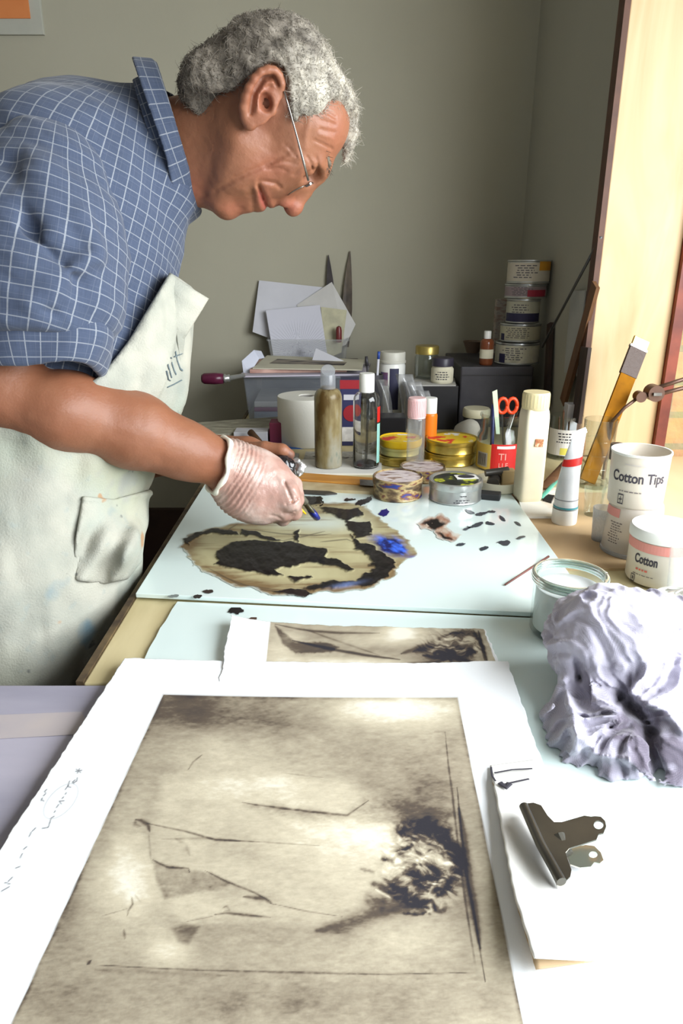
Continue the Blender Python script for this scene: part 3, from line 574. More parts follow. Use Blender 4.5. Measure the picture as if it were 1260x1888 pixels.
FACE = [  # creases (+) and ridges (-) traced over the face: points, width, depth
 ([(477, 342), (480, 351), (486, 368), (494, 384)], 2.2, .0042), ([(489, 350), (498, 368), (503, 380)], 5, -.0014), ([(472, 350), (476, 368), (483, 388)], 5, -.0020), ([(476, 338), (479, 343)], 4, .002),
 ([(464, 352), (466, 372), (468, 392)], 5, .0018), ([(517, 345), (508, 337), (492, 335), (478, 334)], 3.5, .0022), ([(500, 345), (487, 340), (474, 336)], 6, -.0012),
 ([(528, 284), (500, 300), (462, 316), (430, 332), (398, 352)], 5, .0022), ([(520, 296), (470, 322), (420, 346)], 9, -.0012), ([(430, 352), (446, 348)], 8, -.001),
 ([(533, 274), (546, 288)], 2, .0012), ([(503, 296), (525, 297), (548, 303)], 2, .0014), ([(505, 304), (530, 304)], 2.5, -.001), ([(490, 312), (516, 310), (530, 316)], 2.2, .0013), ([(538, 296), (552, 298)], 1.8, .001), ([(524, 266), (540, 276)], 2, .001),
 ([(541, 322), (552, 310), (556, 300)], 3, .0012), ([(566, 288), (573, 300), (577, 315)], 1.8, .0018), ([(583, 290), (587, 305), (585, 320)], 2.4, .0016),
 ([(596, 203), (618, 217)], 2.4, .0016), ([(592, 222), (618, 230)], 2.4, .0014), ([(590, 238), (616, 244)], 2.4, .0016), ([(580, 258), (612, 274)], 2.6, .0018), ([(598, 212), (617, 222)], 3, -.001), ([(590, 248), (614, 256)], 3, -.001),
 ([(572, 215), (566, 245), (563, 272)], 6, -.0014), ([(347, 372), (366, 366), (380, 358)], 4, .003), ([(352, 350), (380, 338)], 6, .0012), ([(394, 290), (384, 320), (372, 350)], 9, .002), ([(340, 300), (360, 240)], 14, .002), ([(440, 240), (420, 300), (400, 350)], 12, -.001)]
def headsdf(P):
    w_ = wv(P); M = P + (np.abs(w_)-w_)[..., None]*hW         # mirror symmetric: M is the far half
    px, py = ppx(P)
    d = ell(P, skc, (.089, .080, .074), HAX)
    d = smin(d, ell(P, Hp(570, 236), (.048, .056, .060), HAX), .03)    # forehead
    d = smin(d, cap(M, Hp(590, 312, .012), Hp(578, 302, .036), .013, .011), .018)   # brow ridge
    d = smin(d, ell(P, Hp(512, 288), (.058, .062, .052), HAX), .03)    # mid face
    d = smin(d, ell(M, Hp(530, 292, .040), (.024, .026, .020), HAX), .02)     # cheekbone
    d = smin(d, ell(M, Hp(500, 322, .028), (.024, .026, .020), HAX), .015)     # cheek pad
    d = smin(d, cap(M, Hp(440, 262, .050), Hp(408, 366, .020), .022, .018), .03)   # mandible
    d = smin(d, ell(M, Hp(455, 300, .034), (.034, .04, .028), HAX), .025)
    d = smin(d, ell(P, Hp(421, 382), (.017, .019, .022), HAX), .018)   # chin
    d = smin(d, ell(P, Hp(464, 352), (.029, .030, .032), HAX), .016)   # mouth region
    d = smin(d, ell(P, Hp(495, 358), (.016, .016, .024), HAX), .010)
    # nose
    d = smin(d, chain(P, [Hp(580, 324), Hp(561, 354), Hp(545, 376)], [.010, .0090, .0120], .008), .012)
    d = smin(d, ell(P, Hp(540, 382), (.0132, .0125, .013), HAX), .006)
    d = smin(d, ell(M, Hp(525, 366, .0130), (.0125, .0115, .0075), HAX), .005)
    d = smin(d, cap(P, Hp(520, 368), Hp(506, 368), .006, .006), .008)
    # eye sockets, closed lids
    d = smax(d, -ell(M, Hp(577, 328, .033), (.014, .013, .017), HAX), .012)
    d = smin(d, ell(M, Hp(566, 305, .033), (.0135, .0135, .0140), HAX), .004)
    d = smax(d, -ell(M, Hp(521, 381, .0085), (.0045, .0075, .0035), HAX), .002)
    for pts, wd, amp in FACE: q, _ = seg_dist(px, py, pts); d = d + amp*np.exp(-(q/wd)**2)
    # ears
    E = [Hp(461, 228, .079), Hp(452, 214, .082), Hp(449, 198, .086), Hp(452, 180, .090), Hp(459, 162, .094), Hp(469, 146, .096), Hp(481, 134, .096), Hp(494, 129, .094), Hp(506, 131, .092), Hp(515, 140, .088), Hp(519, 154, .085), Hp(520, 176, .080)]
    e = chain(M, E, [.0080, .0068, .0058, .0052, .0048, .0047, .0047, .0048, .0048, .0045, .0042, .003], .004)
    eax = EAX*1.
    e = smin(e, ell(P-(2*w_*(w_ < 0))[..., None]*hW, Hp(484, 180, .083), (.036, .021, .006), EAX), .004)
    e = smin(e, ell(M, Hp(501, 205, .080), (.006, .006, .006), HAX), .003)
    e = smin(e, ell(M, Hp(459, 222, .081), (.011, .009, .006), HAX), .004)
    e = smax(e, -ell(M, Hp(489, 188, .090), (.012, .009, .012), HAX), .003)
    for pts, wd, amp in (([(462, 210), (467, 175), (486, 143), (504, 140), (512, 156)], 3.0, .0045), ([(474, 205), (478, 175), (492, 152), (504, 152)], 3.5, -.003), ([(482, 162), (500, 160)], 3, .002)):
        q, _ = seg_dist(px, py, pts); e = e + amp*np.exp(-(q/wd)**2)
    d = smin(d, e, .006)
    # neck and throat
    nax = frame(400, 250, 1, -.2)
    d = smin(d, cap(P, Hp(440, 232), C(270, 290, 1.03), .052, .066), .03)
    d = smin(d, cap(P, Hp(415, 300), C(320, 322, 1.0), .038, .048), .03)
    d = smin(d, cap(P, Hp(382, 358), Hp(335, 338), .009, .022), .02)   # slack skin under the jaw
    n = fbm(P, 120, 3, 2)*.0006; return d+n
EL, WR = C(2, 728, .875), C(416, 858, 1.02)
LEL, LWR = C(255, 835, 1.20), C(455, 838, 1.13)
def armsdf(P):
    d = chain(P, [C(85, 330, .875), C(20, 600, .87), EL], [.054, .044, .038], .02)
    d = smin(d, chain(P, [EL, C(110, 758, .90), C(250, 796, .955), C(340, 830, .99), WR], [.038, .045, .0450, .036, .0315], .03), .02)
    d = smin(d, cap(P, C(140, 728, .905), C(270, 772, .955), .020, .016), .03)    # supinator bulge
    for pts in [] and ([C(150, 760, .86), C(240, 800, .905), C(300, 820, .945), C(370, 850, .985)], [C(230, 770, .905), C(310, 812, .95), C(345, 815, .965)]):
        d = smin(d, chain(P, pts, [.0005, .001, .001, .0005][:len(pts)], .002), .010)
    return d + fbm(P, 60, 5, 2)*.0009
def larmsdf(P): return chain(P, [C(190, 340, 1.17), LEL, LWR], [.055, .042, .028], .02)
KN = [C(521, 884, 1.035), C(532, 905, 1.022), C(537, 928, 1.022), C(524, 944, 1.035)]
def handsdf(P, g=0.0, fg=0.0):
    ha = C(530, 915, 1.03)-WR; ha /= np.linalg.norm(ha); hn = np.array([0.16, .1, -1.]); hn -= ha*(hn@ha); hn /= np.linalg.norm(hn); hb = np.cross(hn, ha); ax = [ha, hb, hn]
    d = ell(P, C(468, 890, 1.035), (.066+g, .050+g, .027+g), ax)
    d = smin(d, cap(P, WR, C(468, 888, 1.035), .030+g, .030+g), .03)
    d = smin(d, ell(P, C(455, 925, 1.04), (.045+g, .026+g, .026+g), ax), .02)          # heel of the hand
    for k, (q, r) in enumerate(zip(KN, (.0125, .0130, .0125, .0115))):
        d = smin(d, cap(P, C(470+4*k, 868+18*k, 1.03), q, .015+g, r+g), .012)
    d2 = chain(P, [KN[0], C(543, 893, 1.045), C(549, 912, 1.052)], [.0115+g, .0098+g, .0085+g], .004)      # index reaching down the handle
    d2 = smin(d2, chain(P, [KN[1], C(545, 922, 1.042), C(541, 938, 1.062)], [.012+g, .0105+g, .0085+g], .004), .004)
    d2 = smin(d2, chain(P, [KN[2], C(543, 944, 1.045), C(530, 950, 1.068), C(512, 940, 1.07)], [.0115+g, .0102+g, .0088+g, .008+g], .004), .003)
    d2 = smin(d2, chain(P, [KN[3], C(522, 956, 1.055), C(506, 952, 1.070), C(495, 940, 1.07)], [.0105+g, .009+g, .008+g, .0072+g], .004), .003)
    d2 = smin(d2, chain(P, [C(455, 858, 1.05), C(505, 868, 1.075), C(538, 896, 1.075), C(547, 910, 1.068)], [.018+g, .0125+g, .0105+g, .0085+g], .005), .008)   # thumb behind
    return smin(d, d2, .006)
def lhandsdf(P):
    d = ell(P, C(478, 846, 1.12), (.045, .022, .035)); d = smin(d, cap(P, LWR, C(480, 846, 1.12), .026, .020), .02)
    for k in range(4):
        a = C(488-2*k, 836+7*k, 1.10+.012*k); b = C(520-3*k, 834+9*k, 1.095+.012*k); e = C(532-4*k, 852+8*k, 1.10+.012*k); f_ = C(518-4*k, 866+5*k, 1.11+.01*k)
        d = smin(d, chain(P, [a, b, e, f_], [.0105, .0098, .009, .008], .003), .003)
    return smin(d, chain(P, [C(455, 832, 1.10), C(488, 826, 1.085), C(520, 830, 1.08), C(534, 838, 1.085)], [.014, .0105, .0098, .0085], .004), .006)
def ER(P, px, py, d, r, ang=0.): return ell(P, C(px, py, d), r, frame(px, py, math.cos(ang), math.sin(ang)))
def torso0(P):
    d = ER(P, 150, 372, 1.04, (.140, .138, .185)); d = smin(d, ER(P, 118, 540, 1.04, (.142, .20, .165)), .08)
    d = smin(d, ER(P, 90, 730, 1.04, (.150, .17, .165)), .08)
    d = smin(d, ER(P, 20, 1010, 1.05, (.155, .17, .175)), .08)
    d = smin(d, ER(P, 240, 275, 1.03, (.070, .062, .10)), .06)
    d = smin(d, cap(P, C(140, 300, 1.04), C(200, 350, 1.19), .09, .07), .05); return d
def hips(P):
    a0, a1 = C(20, 1040, .96), C(20, 1040, 1.12); d = None
    for s, q in ((0, a0), (1, a1)):
        w0 = cam2world(q); kn = world2cam(w0+np.array([.02, -.02+.04*s, -.40])); an = world2cam(w0+np.array([-.02, -.02+.04*s, -.82]))
        e = chain(P, [q, kn, an], [.088, .058, .042], .02); d = e if d is None else smin(d, e, .03)
    return d
def feet(P):
    d = None
    for s, q in ((0, C(20, 1040, .96)), (1, C(20, 1040, 1.12))):
        w0 = cam2world(q); an = np.array([w0[0]-.02, w0[1]-.02+.04*s, .10])
        hl = world2cam(an+np.array([-.03, 0, -.055])); ba = world2cam(an+np.array([.12, 0, -.065])); to = world2cam(an+np.array([.17, 0, -.072])); ak = world2cam(an)
        e = smin(cap(P, hl, ba, .035, .033), cap(P, ba, to, .033, .024), .01); e = smin(e, cap(P, ak, hl, .042, .036), .03); d = e if d is None else np.minimum(d, e)
    return d
# --- skin, one body mesh (fine where it shows, coarser under the clothes)
def skin_col(vw):
    q = world2cam(vw); px, py = ppx(q); c = np.ones((len(vw), 3))*np.array(srgb(140, 93, 68)); n = fbm(q, 45, 91, 3)[:, None]; c = c*(1+.12*n*np.array([.6, 1, 1.1]))
    hd = (px > 330) & (py < 420); pk = np.array(srgb(156, 82, 66))
    for cx, cy, rx, ry, k in ((536, 382, 26, 20, .55), (487, 366, 12, 22, .5), (484, 180, 34, 60, .3), (500, 310, 45, 30, .28), (430, 385, 30, 20, .3), (345, 355, 30, 30, .45), (620, 240, 30, 50, .2)):
        c = mixc(c, pk, k*blob(px, py, cx, cy, rx, ry)*hd)
    c = mixc(c, np.array(srgb(158, 80, 74)), .6*line(px, py, [(478, 352), (484, 368), (490, 386)], 7)*hd)
    ar = (py > 600) & (px < 470); c = mixc(c, np.array(srgb(128, 77, 52)), ar*(.35+.4*np.clip(fbm(q, 30, 95, 3), -1, 1)).clip(0, 1))
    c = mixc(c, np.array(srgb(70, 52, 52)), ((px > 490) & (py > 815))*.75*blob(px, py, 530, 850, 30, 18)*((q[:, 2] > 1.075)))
    return c
def skinmat():
    m = mat_attr('skin', .48, .35, 320, .4); b = m.node_tree.nodes['Principled BSDF']; b.inputs['Subsurface Weight'].default_value = .1; b.inputs['Subsurface Radius'].default_value = (.012, .005, .003); b.inputs['Subsurface Scale'].default_value = .6; return m
def skinmat0():
    m = mat('skin', srgb(196, 132, 104), .46, col2=srgb(178, 108, 86), scale=55, lo=.3, hi=.75, bump=.25, bscale=260, sss=.12, spec=.4)
    return m
m_skin = skinmat()
parts = []
v, q, c_ = nets(headsdf, [-.27, .36, .82], [.045, .66, 1.14], .0020); parts.append((v, q))
arm_f = lambda P: smin(armsdf(P), handsdf(P, -.002), .01)
lo_ = np.minimum(np.minimum(EL, C(85, 640, .87)), C(560, 980, .9))-.07; hi_ = np.maximum(np.maximum(EL, C(85, 600, .87)), C(560, 900, 1.1))+.07
v, q, c_ = nets(arm_f, [-.50, -.02, .78], [-.02, .27, 1.14], .0026); parts.append((v, q))
v, q, c_ = nets(lambda P: smin(larmsdf(P), lhandsdf(P), .01), [-.40, .01, 1.03], [-.03, .20, 1.27], .0030); parts.append((v, q))
low = lambda P: np.minimum(smin(torso0(P)+.012, smin(hips(P), feet(P), .02), .05), np.minimum(armsdf(P)+.004, larmsdf(P)+.004))
wl = world2cam(np.array([[-.75, .6, 0], [-.1, 1.4, 1.6], [-.75, 1.4, 0], [-.1, .6, 1.6], [-.75, 1.4, 1.6], [-.1, .6, 0]])); blo, bhi = wl.min(0), wl.max(0)
v, q, c_ = nets(low, blo, bhi, .010); parts.append((v, q))
of = 0; VV = []; QQ = []
for v, q in parts: VV.append(v); QQ.append(q+of); of += len(v)
me = mesh_np('body', np.concatenate(VV), np.concatenate(QQ), skin_col(np.concatenate(VV))); mchild(obj('body', me, m_skin, smooth=True))
# --- trousers and shoes
m_tr = mat('dark_trousers', srgb(54, 50, 54), .9, col2=srgb(40, 38, 42), scale=30, bump=.2)
o, _, _ = sdf_obj('trousers', lambda P: smin(hips(P), ER(P, 20, 1000, 1.05, (.140, .12, .165)), .06)-.012-.004*fbm(P, 16, 2), blo, bhi, .012, m_tr); mchild(o)
o, _, _ = sdf_obj('shoe', lambda P: feet(P)-.006, blo, bhi, .010, mat('shoe_leather', srgb(48, 36, 30), .5)); mchild(o)
# --- shirt
def plaid(name):
    if name in MATS: return MATS[name]
    m = bpy.data.materials.new(name); m.use_nodes = True; N = m.node_tree.nodes; L = m.node_tree.links; b = N['Principled BSDF']; b.inputs['Roughness'].default_value = .9
    b.inputs['Sheen Weight'].default_value = .15; b.inputs['Specular IOR Level'].default_value = .2
    def attr(n): a = N.new('ShaderNodeAttribute'); a.attribute_name = n; return a.outputs['Fac']
    def mth(op, a, bb=None, cc=None):
        n = N.new('ShaderNodeMath'); n.operation = op
        for i, vv in enumerate((a, bb, cc)):
            if vv is None: continue
            if isinstance(vv, (int, float)): n.inputs[i].default_value = vv
            else: L.new(vv, n.inputs[i])
        return n.outputs[0]
    s, t = attr('s'), attr('t'); cmb = N.new('ShaderNodeCombineXYZ'); L.new(s, cmb.inputs[0]); L.new(t, cmb.inputs[1])
    def thread(u, v_):                  # heathered threads: streaks along v
        c = N.new('ShaderNodeCombineXYZ'); L.new(mth('MULTIPLY', u, 900.), c.inputs[0]); L.new(mth('MULTIPLY', v_, 45.), c.inputs[1])
        n = N.new('ShaderNodeTexNoise'); n.inputs['Scale'].default_value = 1; n.inputs['Detail'].default_value = 2; L.new(c.outputs[0], n.inputs[0]); return n.outputs['Fac']
    def lines(u, period, w_, off=0.0):
        f = mth('PINGPONG', mth('ADD', u, off), period/2); d = mth('LESS_THAN', f, w_); return d
    th1, th2 = thread(s, t), thread(t, s)
    l1 = lines(s, .0195, .00075); l2 = lines(t, .0165, .0006); l3 = lines(s, .0195, .00035, .0065); l4 = lines(t, .0165, .0003, .006)
    base = N.new('ShaderNodeMix'); base.data_type = 'RGBA'; base.inputs[6].default_value = (*srgb(52, 61, 80), 1); base.inputs[7].default_value = (*srgb(84, 95, 118), 1)
    L.new(mth('MULTIPLY', mth('ADD', th1, th2), .5), base.inputs[0])
    k = mth('MULTIPLY', mth('MAXIMUM', mth('MULTIPLY', l1, .95), mth('MULTIPLY', l2, .8)), mth('ADD', mth('MULTIPLY', th2, .9), .45)); k = mth('MAXIMUM', k, mth('MULTIPLY', mth('MAXIMUM', l3, l4), .12))
    w_ = N.new('ShaderNodeMix'); w_.data_type = 'RGBA'; w_.inputs[7].default_value = (*srgb(140, 145, 153), 1); L.new(base.outputs[2], w_.inputs[6]); w_.clamp_factor = True
    L.new(k, w_.inputs[0]); L.new(w_.outputs[2], b.inputs['Base Color'])
    bp = N.new('ShaderNodeBump'); bp.inputs['Strength'].default_value = .15; bp.inputs['Distance'].default_value = .001; L.new(th1, bp.inputs['Height']); L.new(bp.outputs[0], b.inputs['Normal'])
    MATS[name] = m; return m
m_plaid = plaid('blue_checked_cotton')
def axis_uv(me, c, a, b, refv=(0, 0, -1), r=.15):
    a = np.asarray(a); b = np.asarray(b); ax = (b-a)/np.linalg.norm(b-a); u = np.array(refv, float); u -= ax*(u@ax); u /= np.linalg.norm(u); w_ = np.cross(ax, u)
    p = c-a; t = p@ax; an = np.arctan2(p@w_, p@u); set_attr(me, 's', an*r); set_attr(me, 't', t)
SH0, SH1 = C(92, 315, .885), C(48, 640, .875)
sax = (SH1-SH0)/np.linalg.norm(SH1-SH0)
def creases(P, segs, k=.012):
    d = 0
    for a, b, r, amp in segs: e = cap(P, a, b, 0, 0); d = d + amp*np.exp(-(e/r)**2)
    return d
TCR = [(C(330, 470, .93), C(225, 560, .86), .012, .008), (C(300, 400, .90), C(215, 620, .86), .014, -.009), (C(340, 420, .92), C(260, 560, .86), .008, .006), (C(250, 620, .87), C(195, 690, .87), .012, .008),
       (C(120, 200, .93), C(150, 300, .87), .018, -.010), (C(200, 240, .88), C(240, 330, .86), .02, -.006), (C(290, 560, .88), C(200, 640, .86), .010, .007), (C(340, 520, .93), C(240, 600, .86), .009, -.006)]
def shirt_torso(P):
    d = torso0(P)-.008
    d = smin(d, ER(P, 108, 325, .93, (.092, .095, .08)), .05)                 # near shoulder
    d = smin(d, cap(P, C(288, 248, 1.01), C(312, 340, .985), .056, .046), .035)                 # cloth at the base of the neck
    Q = P.copy(); Q[..., 0] = P[..., 0]*.7+P[..., 1]*.5
    d = d - creases(P, TCR) + .007*fbm(Q, 11, 21, 3) + .0035*np.abs(fbm(Q, 26, 24, 2))
    nk = cap(P, C(322, 258, .99), C(460, 200, .95), .063, .070)                        # neck opening
    d = smax(d, -nk, .004)
    lowcut = world2cam(np.array([0, 0, .86])); return smax(d, -((P-lowcut)@np.array([0, cP, -sP]))-0*d, .01)
o, v, c_ = sdf_obj('shirt', shirt_torso, [-.60, -.42, .74], [-.14, .66, 1.32], .0038, m_plaid, pad=2.2); shirt = mchild(o)
axis_uv(o.data, c_, C(40, 900, 1.02), C(215, 230, 1.02), r=.16)
def sleeve(P):
    t = (P-SH0)@sax; L_ = np.linalg.norm(SH1-SH0)
    d = chain(P, [SH0+sax*.015, C(80, 450, .87), C(66, 560, .872), C(62, 622, .872)], [.076, .094, .098, .086], .03)
    Q = P.copy(); Q[..., 1] = P[..., 1]*1.9+P[..., 0]*.9
    cr = [(C(150, 400, .80), C(235, 520, .82), .014, .010), (C(175, 470, .80), C(60, 560, .78), .012, .010), (C(60, 430, .79), C(200, 590, .81), .012, -.011), (C(205, 520, .80), C(120, 600, .79), .010, .009), (C(0, 560, .79), C(190, 600, .80), .008, -.008), (C(0, 590, .79), C(200, 580, .80), .007, .008), (C(20, 300, .80), C(60, 420, .79), .016, -.012), (C(80, 320, .80), C(100, 430, .79), .014, .009)]
    d = d - creases(P, cr) + .009*fbm(Q, 10, 31, 3) + .004*np.abs(fbm(Q, 22, 34, 2))
    end = (P-C(60, 640, .872))@np.array([0.04, -1, 0.]); return smax(d, end, .01)
o, v, c_ = sdf_obj('sleeve', sleeve, [-.54, .14, .74], [-.18, .60, 1.02], .0034, m_plaid, pad=2.2); o.parent = shirt; o.matrix_parent_inverse = Matrix.Identity(4)
axis_uv(o.data, c_, SH0, SH1, r=.09)
cA, cB = C(66, 606, .872), C(70, 690, .872); cax = (cB-cA)/np.linalg.norm(cB-cA)
def cuff(P):
    p = P-cA; t = p@cax; L_ = np.linalg.norm(cB-cA); q = p-t[..., None]*cax; an = np.arctan2(q[..., 2], q[..., 0])
    rr = np.hypot(q[..., 0]/.0875, q[..., 2]/.068); wob = .0035*np.sin(an*5+t*30)+.0035*fbm(P, 22, 41, 2)
    rad = (rr-1)*.075+wob+.010*sst(.0, 1., t/L_)-.006*np.sin(np.clip(t/L_, 0, 1)*PI); d = np.abs(rad)-.0055
    e = np.abs(t-L_/2-.003*np.sin(an*3))-L_/2; d = smax(d, e, .008)
    return d
o, v, c_ = sdf_obj('cuff', cuff, [-.52, .13, .74], [-.24, .29, 1.0], .0028, m_plaid, pad=2.2); o.parent = shirt
axis_uv(o.data, c_, cA, cB, r=.085)
# collar: a cone of cloth standing round the neck
KF = frame(318, 250, .95, -.30); kc = C(316, 264, 1.0); kax, kv, kw = KF[0], KF[1]*(1 if KF[1][1] > 0 else -1), KF[2]
def collar(P):
    p = P-kc; t = p@kax; a = p@kv; b = p@kw; an = np.arctan2(b, a); rr = np.hypot(a/.092, b/.081); near = np.clip(-np.sin(an), 0, 1)
    top = .010+.004*np.cos(an); fl = np.clip(top-t, 0, .1); wd = .022+.004*np.clip(np.cos(an), 0, 1)+.022*np.clip(-np.cos(an), 0, 1)**2                     # folds outward below the top edge
    ins = np.abs((rr-1)*.09 + .12*(top-t)+.004)-.0018
    out = np.abs((rr-1)*.09-.005-.34*fl-.003*fbm(P, 20, 44, 2))-.0030
    d1 = smax(ins, np.abs(t-(top-.018))-.018, .003); d2 = smax(out, np.abs(t-(top-wd/2))-wd/2, .003)
    rim = np.hypot((rr-1)*.09-.0015, t-top)-.0040
    return smin(smin(d1, d2, .003), rim, .004)
o, v, c_ = sdf_obj('collar', collar, [-.40, .34, .85], [-.14, .70, 1.18], .0024, m_plaid, pad=2.5); o.parent = shirt
axis_uv(o.data, c_, kc-kax*.1, kc, r=.10)
# --- apron
m_apron = mat('paint_stained_cotton', srgb(180, 178, 165), .95, col2=srgb(152, 155, 145), scale=14, bump=.3, bscale=420, detail=6, spec=.15)
def apron_stains():
    m = m_apron; N = m.node_tree.nodes; L = m.node_tree.links; b = N['Principled BSDF']; prev = b.inputs['Base Color'].links[0].from_socket; tc = N.new('ShaderNodeTexCoord')
    for i, (sc, lo, hi, col, am) in enumerate(((7, .50, .66, (150, 178, 170), .4), (13, .61, .70, (84, 132, 156), .6), (5, .52, .72, (170, 168, 140), .6), (20, .66, .70, (170, 120, 70), .7), (9, .62, .74, (120, 112, 150), .5), (26, .67, .70, (58, 62, 70), .7), (3, .45, .75, (150, 152, 142), .6), (60, .6, .75, (150, 160, 156), .5))):
        n = N.new('ShaderNodeTexNoise'); n.noise_dimensions = '4D'; n.inputs['W'].default_value = i*3.7+1; n.inputs['Scale'].default_value = sc; n.inputs['Detail'].default_value = 3; L.new(tc.outputs['Object'], n.inputs['Vector'])
        r = N.new('ShaderNodeMapRange'); r.inputs[1].default_value = lo; r.inputs[2].default_value = hi; r.inputs[4].default_value = am; L.new(n.outputs['Fac'], r.inputs[0])
        # cleaner bib, dirtier skirt
        sx = N.new('ShaderNodeSeparateXYZ'); L.new(tc.outputs['Object'], sx.inputs[0]); h = N.new('ShaderNodeMapRange'); h.inputs[1].default_value = 1.20; h.inputs[2].default_value = 1.05; h.inputs[3].default_value = .0; L.new(sx.outputs[2], h.inputs[0])
        mm = N.new('ShaderNodeMath'); mm.operation = 'MULTIPLY'; L.new(r.outputs[0], mm.inputs[0]); L.new(h.outputs[0], mm.inputs[1])
        x = N.new('ShaderNodeMix'); x.data_type = 'RGBA'; x.inputs[7].default_value = (*srgb(*col), 1); L.new(mm.outputs[0], x.inputs[0]); L.new(prev, x.inputs[6]); prev = x.outputs[2]
    L.new(prev, b.inputs['Base Color'])
apron_stains()
APL = [(-900, 690), (-300, 700), (0, 770), (120, 735), (188, 690), (237, 628), (313, 502), (330, 512), (420, 575), (420, 2600), (-900, 2600)]
def skirt(P): return smin(torso0(P), smin(ER(P, 20, 1080, 1.05, (.150, .20, .175)), cap(P, C(-10, 1180, 1.05), C(-60, 1700, 1.15), .145, .15), .08), .05)
def folds(P):
    Q = P.copy(); Q[..., 1] = P[..., 1]*.32; return .012*fbm(Q, 12, 51, 3)+.008*np.abs(fbm(Q, 24, 54, 2))+.005*fbm(P, 18, 58, 3)
def apron(P):
    d = skirt(P); px = CX+FPX*P[..., 0]/P[..., 2]; py = CY-FPX*P[..., 1]/P[..., 2]
    bul = .010*np.exp(-((px-320)/60)**2-((py-640)/110)**2)                 # the bib hangs away from the chest
    out = d-.022-folds(P)-bul; inn = -(d-.010)
    sd = polysd(px, py, APL)/FPX*P[..., 2]; z = cam2world(P)[..., 2]
    return smax(smax(smax(out, inn, .004), sd, .006), .34-z, .01)
wl = world2cam(np.array([[-.85, .7, .3], [-.1, 1.35, 1.6], [-.85, 1.35, .3], [-.1, .7, 1.6]])); alo, ahi = wl.min(0), wl.max(0)
ahi[1] = .38; alo[2] = .72
o, v, c_ = sdf_obj('apron', apron, alo-.03, ahi+.03, .0045, m_apron, pad=2.5); apr = mchild(o)
from mathutils.bvhtree import BVHTree
def surf_hit(bvh, px, py, off=.0):
    q = np.array([0, 0, H]); r = cam2world(C(px, py, 1.))-q; h = bvh.ray_cast(Vector(q), Vector(r).normalized())
    if h[0] is None: return None
    return np.array(h[0])-np.array(Vector(r).normalized())*off
me = o.data; nV = np.empty(len(me.vertices)*3, np.float32); me.vertices.foreach_get('co', nV); nF = np.empty(len(me.loops), np.int32); me.loops.foreach_get('vertex_index', nF)
abvh = BVHTree.FromPolygons(nV.reshape(-1, 3).tolist(), nF.reshape(-1, 4).tolist())
# pocket: a second layer of cloth following the skirt
PK = [(152, 914), (210, 920), (292, 898), (284, 940), (268, 985), (262, 1035), (236, 1068), (190, 1078), (136, 1070), (138, 1000)]
def pocket(P):
    px = CX+FPX*P[..., 0]/P[..., 2]; py = CY-FPX*P[..., 1]/P[..., 2]; d = skirt(P)-folds(P)-.022
    sag = .034*np.exp(-((px-235)/50)**2-((py-1015)/50)**2); f2 = .006*np.sin(px*.11+py*.05)*sst(930, 1000, py)
    hem = .0025*np.exp(-((py-(918-(px-210)*.1*(px > 210)))/4)**2)
    out = d-.005-sag-f2-hem; inn = -(d+.004); sd = polysd(px, py, PK)/FPX*P[..., 2]; return smax(smax(smax(out, inn, .003), sd, .005), P[..., 2]-1.06, .01)
o, v, c_ = sdf_obj('pocket', pocket, [-.42, -.14, .80], [-.24, .05, 1.08], .0032, m_apron, pad=3.); o.parent = apr
# bib corner standing off the chest
FA = [surf_hit(abvh, 314+k*2.2, 506+k*23, -.006) for k in range(8)]
def flap(u, v_):
    k = v_*7; i = min(int(k), 6); f_ = k-i; a = FA[i] if FA[i] is not None else FA[i+1]; b = FA[i+1] if FA[i+1] is not None else a; p = a*(1-f_)+b*f_; dd = float(world2cam(p)[2])
    ex, ey = np.interp(v_, [0, .62, 1.], [383, 338, 333]), np.interp(v_, [0, .62, 1.], [551, 622, 672]); e = Wp(ex, ey, dd+.035-.02*v_)
    q = p*(1-u)+e*u; q = q+np.array([0, -.008*math.sin(u*PI)*(1-v_), 0]); return q
me = sheet(flap, 20, 30); o = obj('bib_corner', me, m_apron, apr, smooth=True); sm = o.modifiers.new('s', 'SOLIDIFY'); sm.thickness = .003
# lettering on the bib, following the cloth
m_let = mat('grey_print_ink', srgb(88, 104, 110), .9, col2=srgb(110, 122, 126), scale=200)
def on_cloth(name, pts, r_):
    P_ = []; n = max(2, int(sum(math.hypot(q[0]-p[0], q[1]-p[1]) for p, q in zip(pts, pts[1:]))/2.5))
    for k in range(n+1):
        f_ = k/n*(len(pts)-1); i = min(int(f_), len(pts)-2); g = f_-i; h = surf_hit(abvh, pts[i][0]*(1-g)+pts[i+1][0]*g, pts[i][1]*(1-g)+pts[i+1][1]*g, .0015)
        if h is not None and (not P_ or np.linalg.norm(h-P_[-1]) < .03): P_.append(h)
    if len(P_) > 1: obj(name, tube(P_, r_, 6, flat=.5), m_let, apr)
for pts in ([(324, 648), (327, 664), (333, 680), (337, 683)], [(321, 658), (336, 652)], [(317, 668), (321, 682), (325, 690)], [(315, 659), (316, 661)], [(310, 672), (314, 686), (317, 696)], [(307, 684), (310, 699), (314, 702)], [(309, 714), (322, 708), (335, 701)]): on_cloth('lettering', pts, .0016)
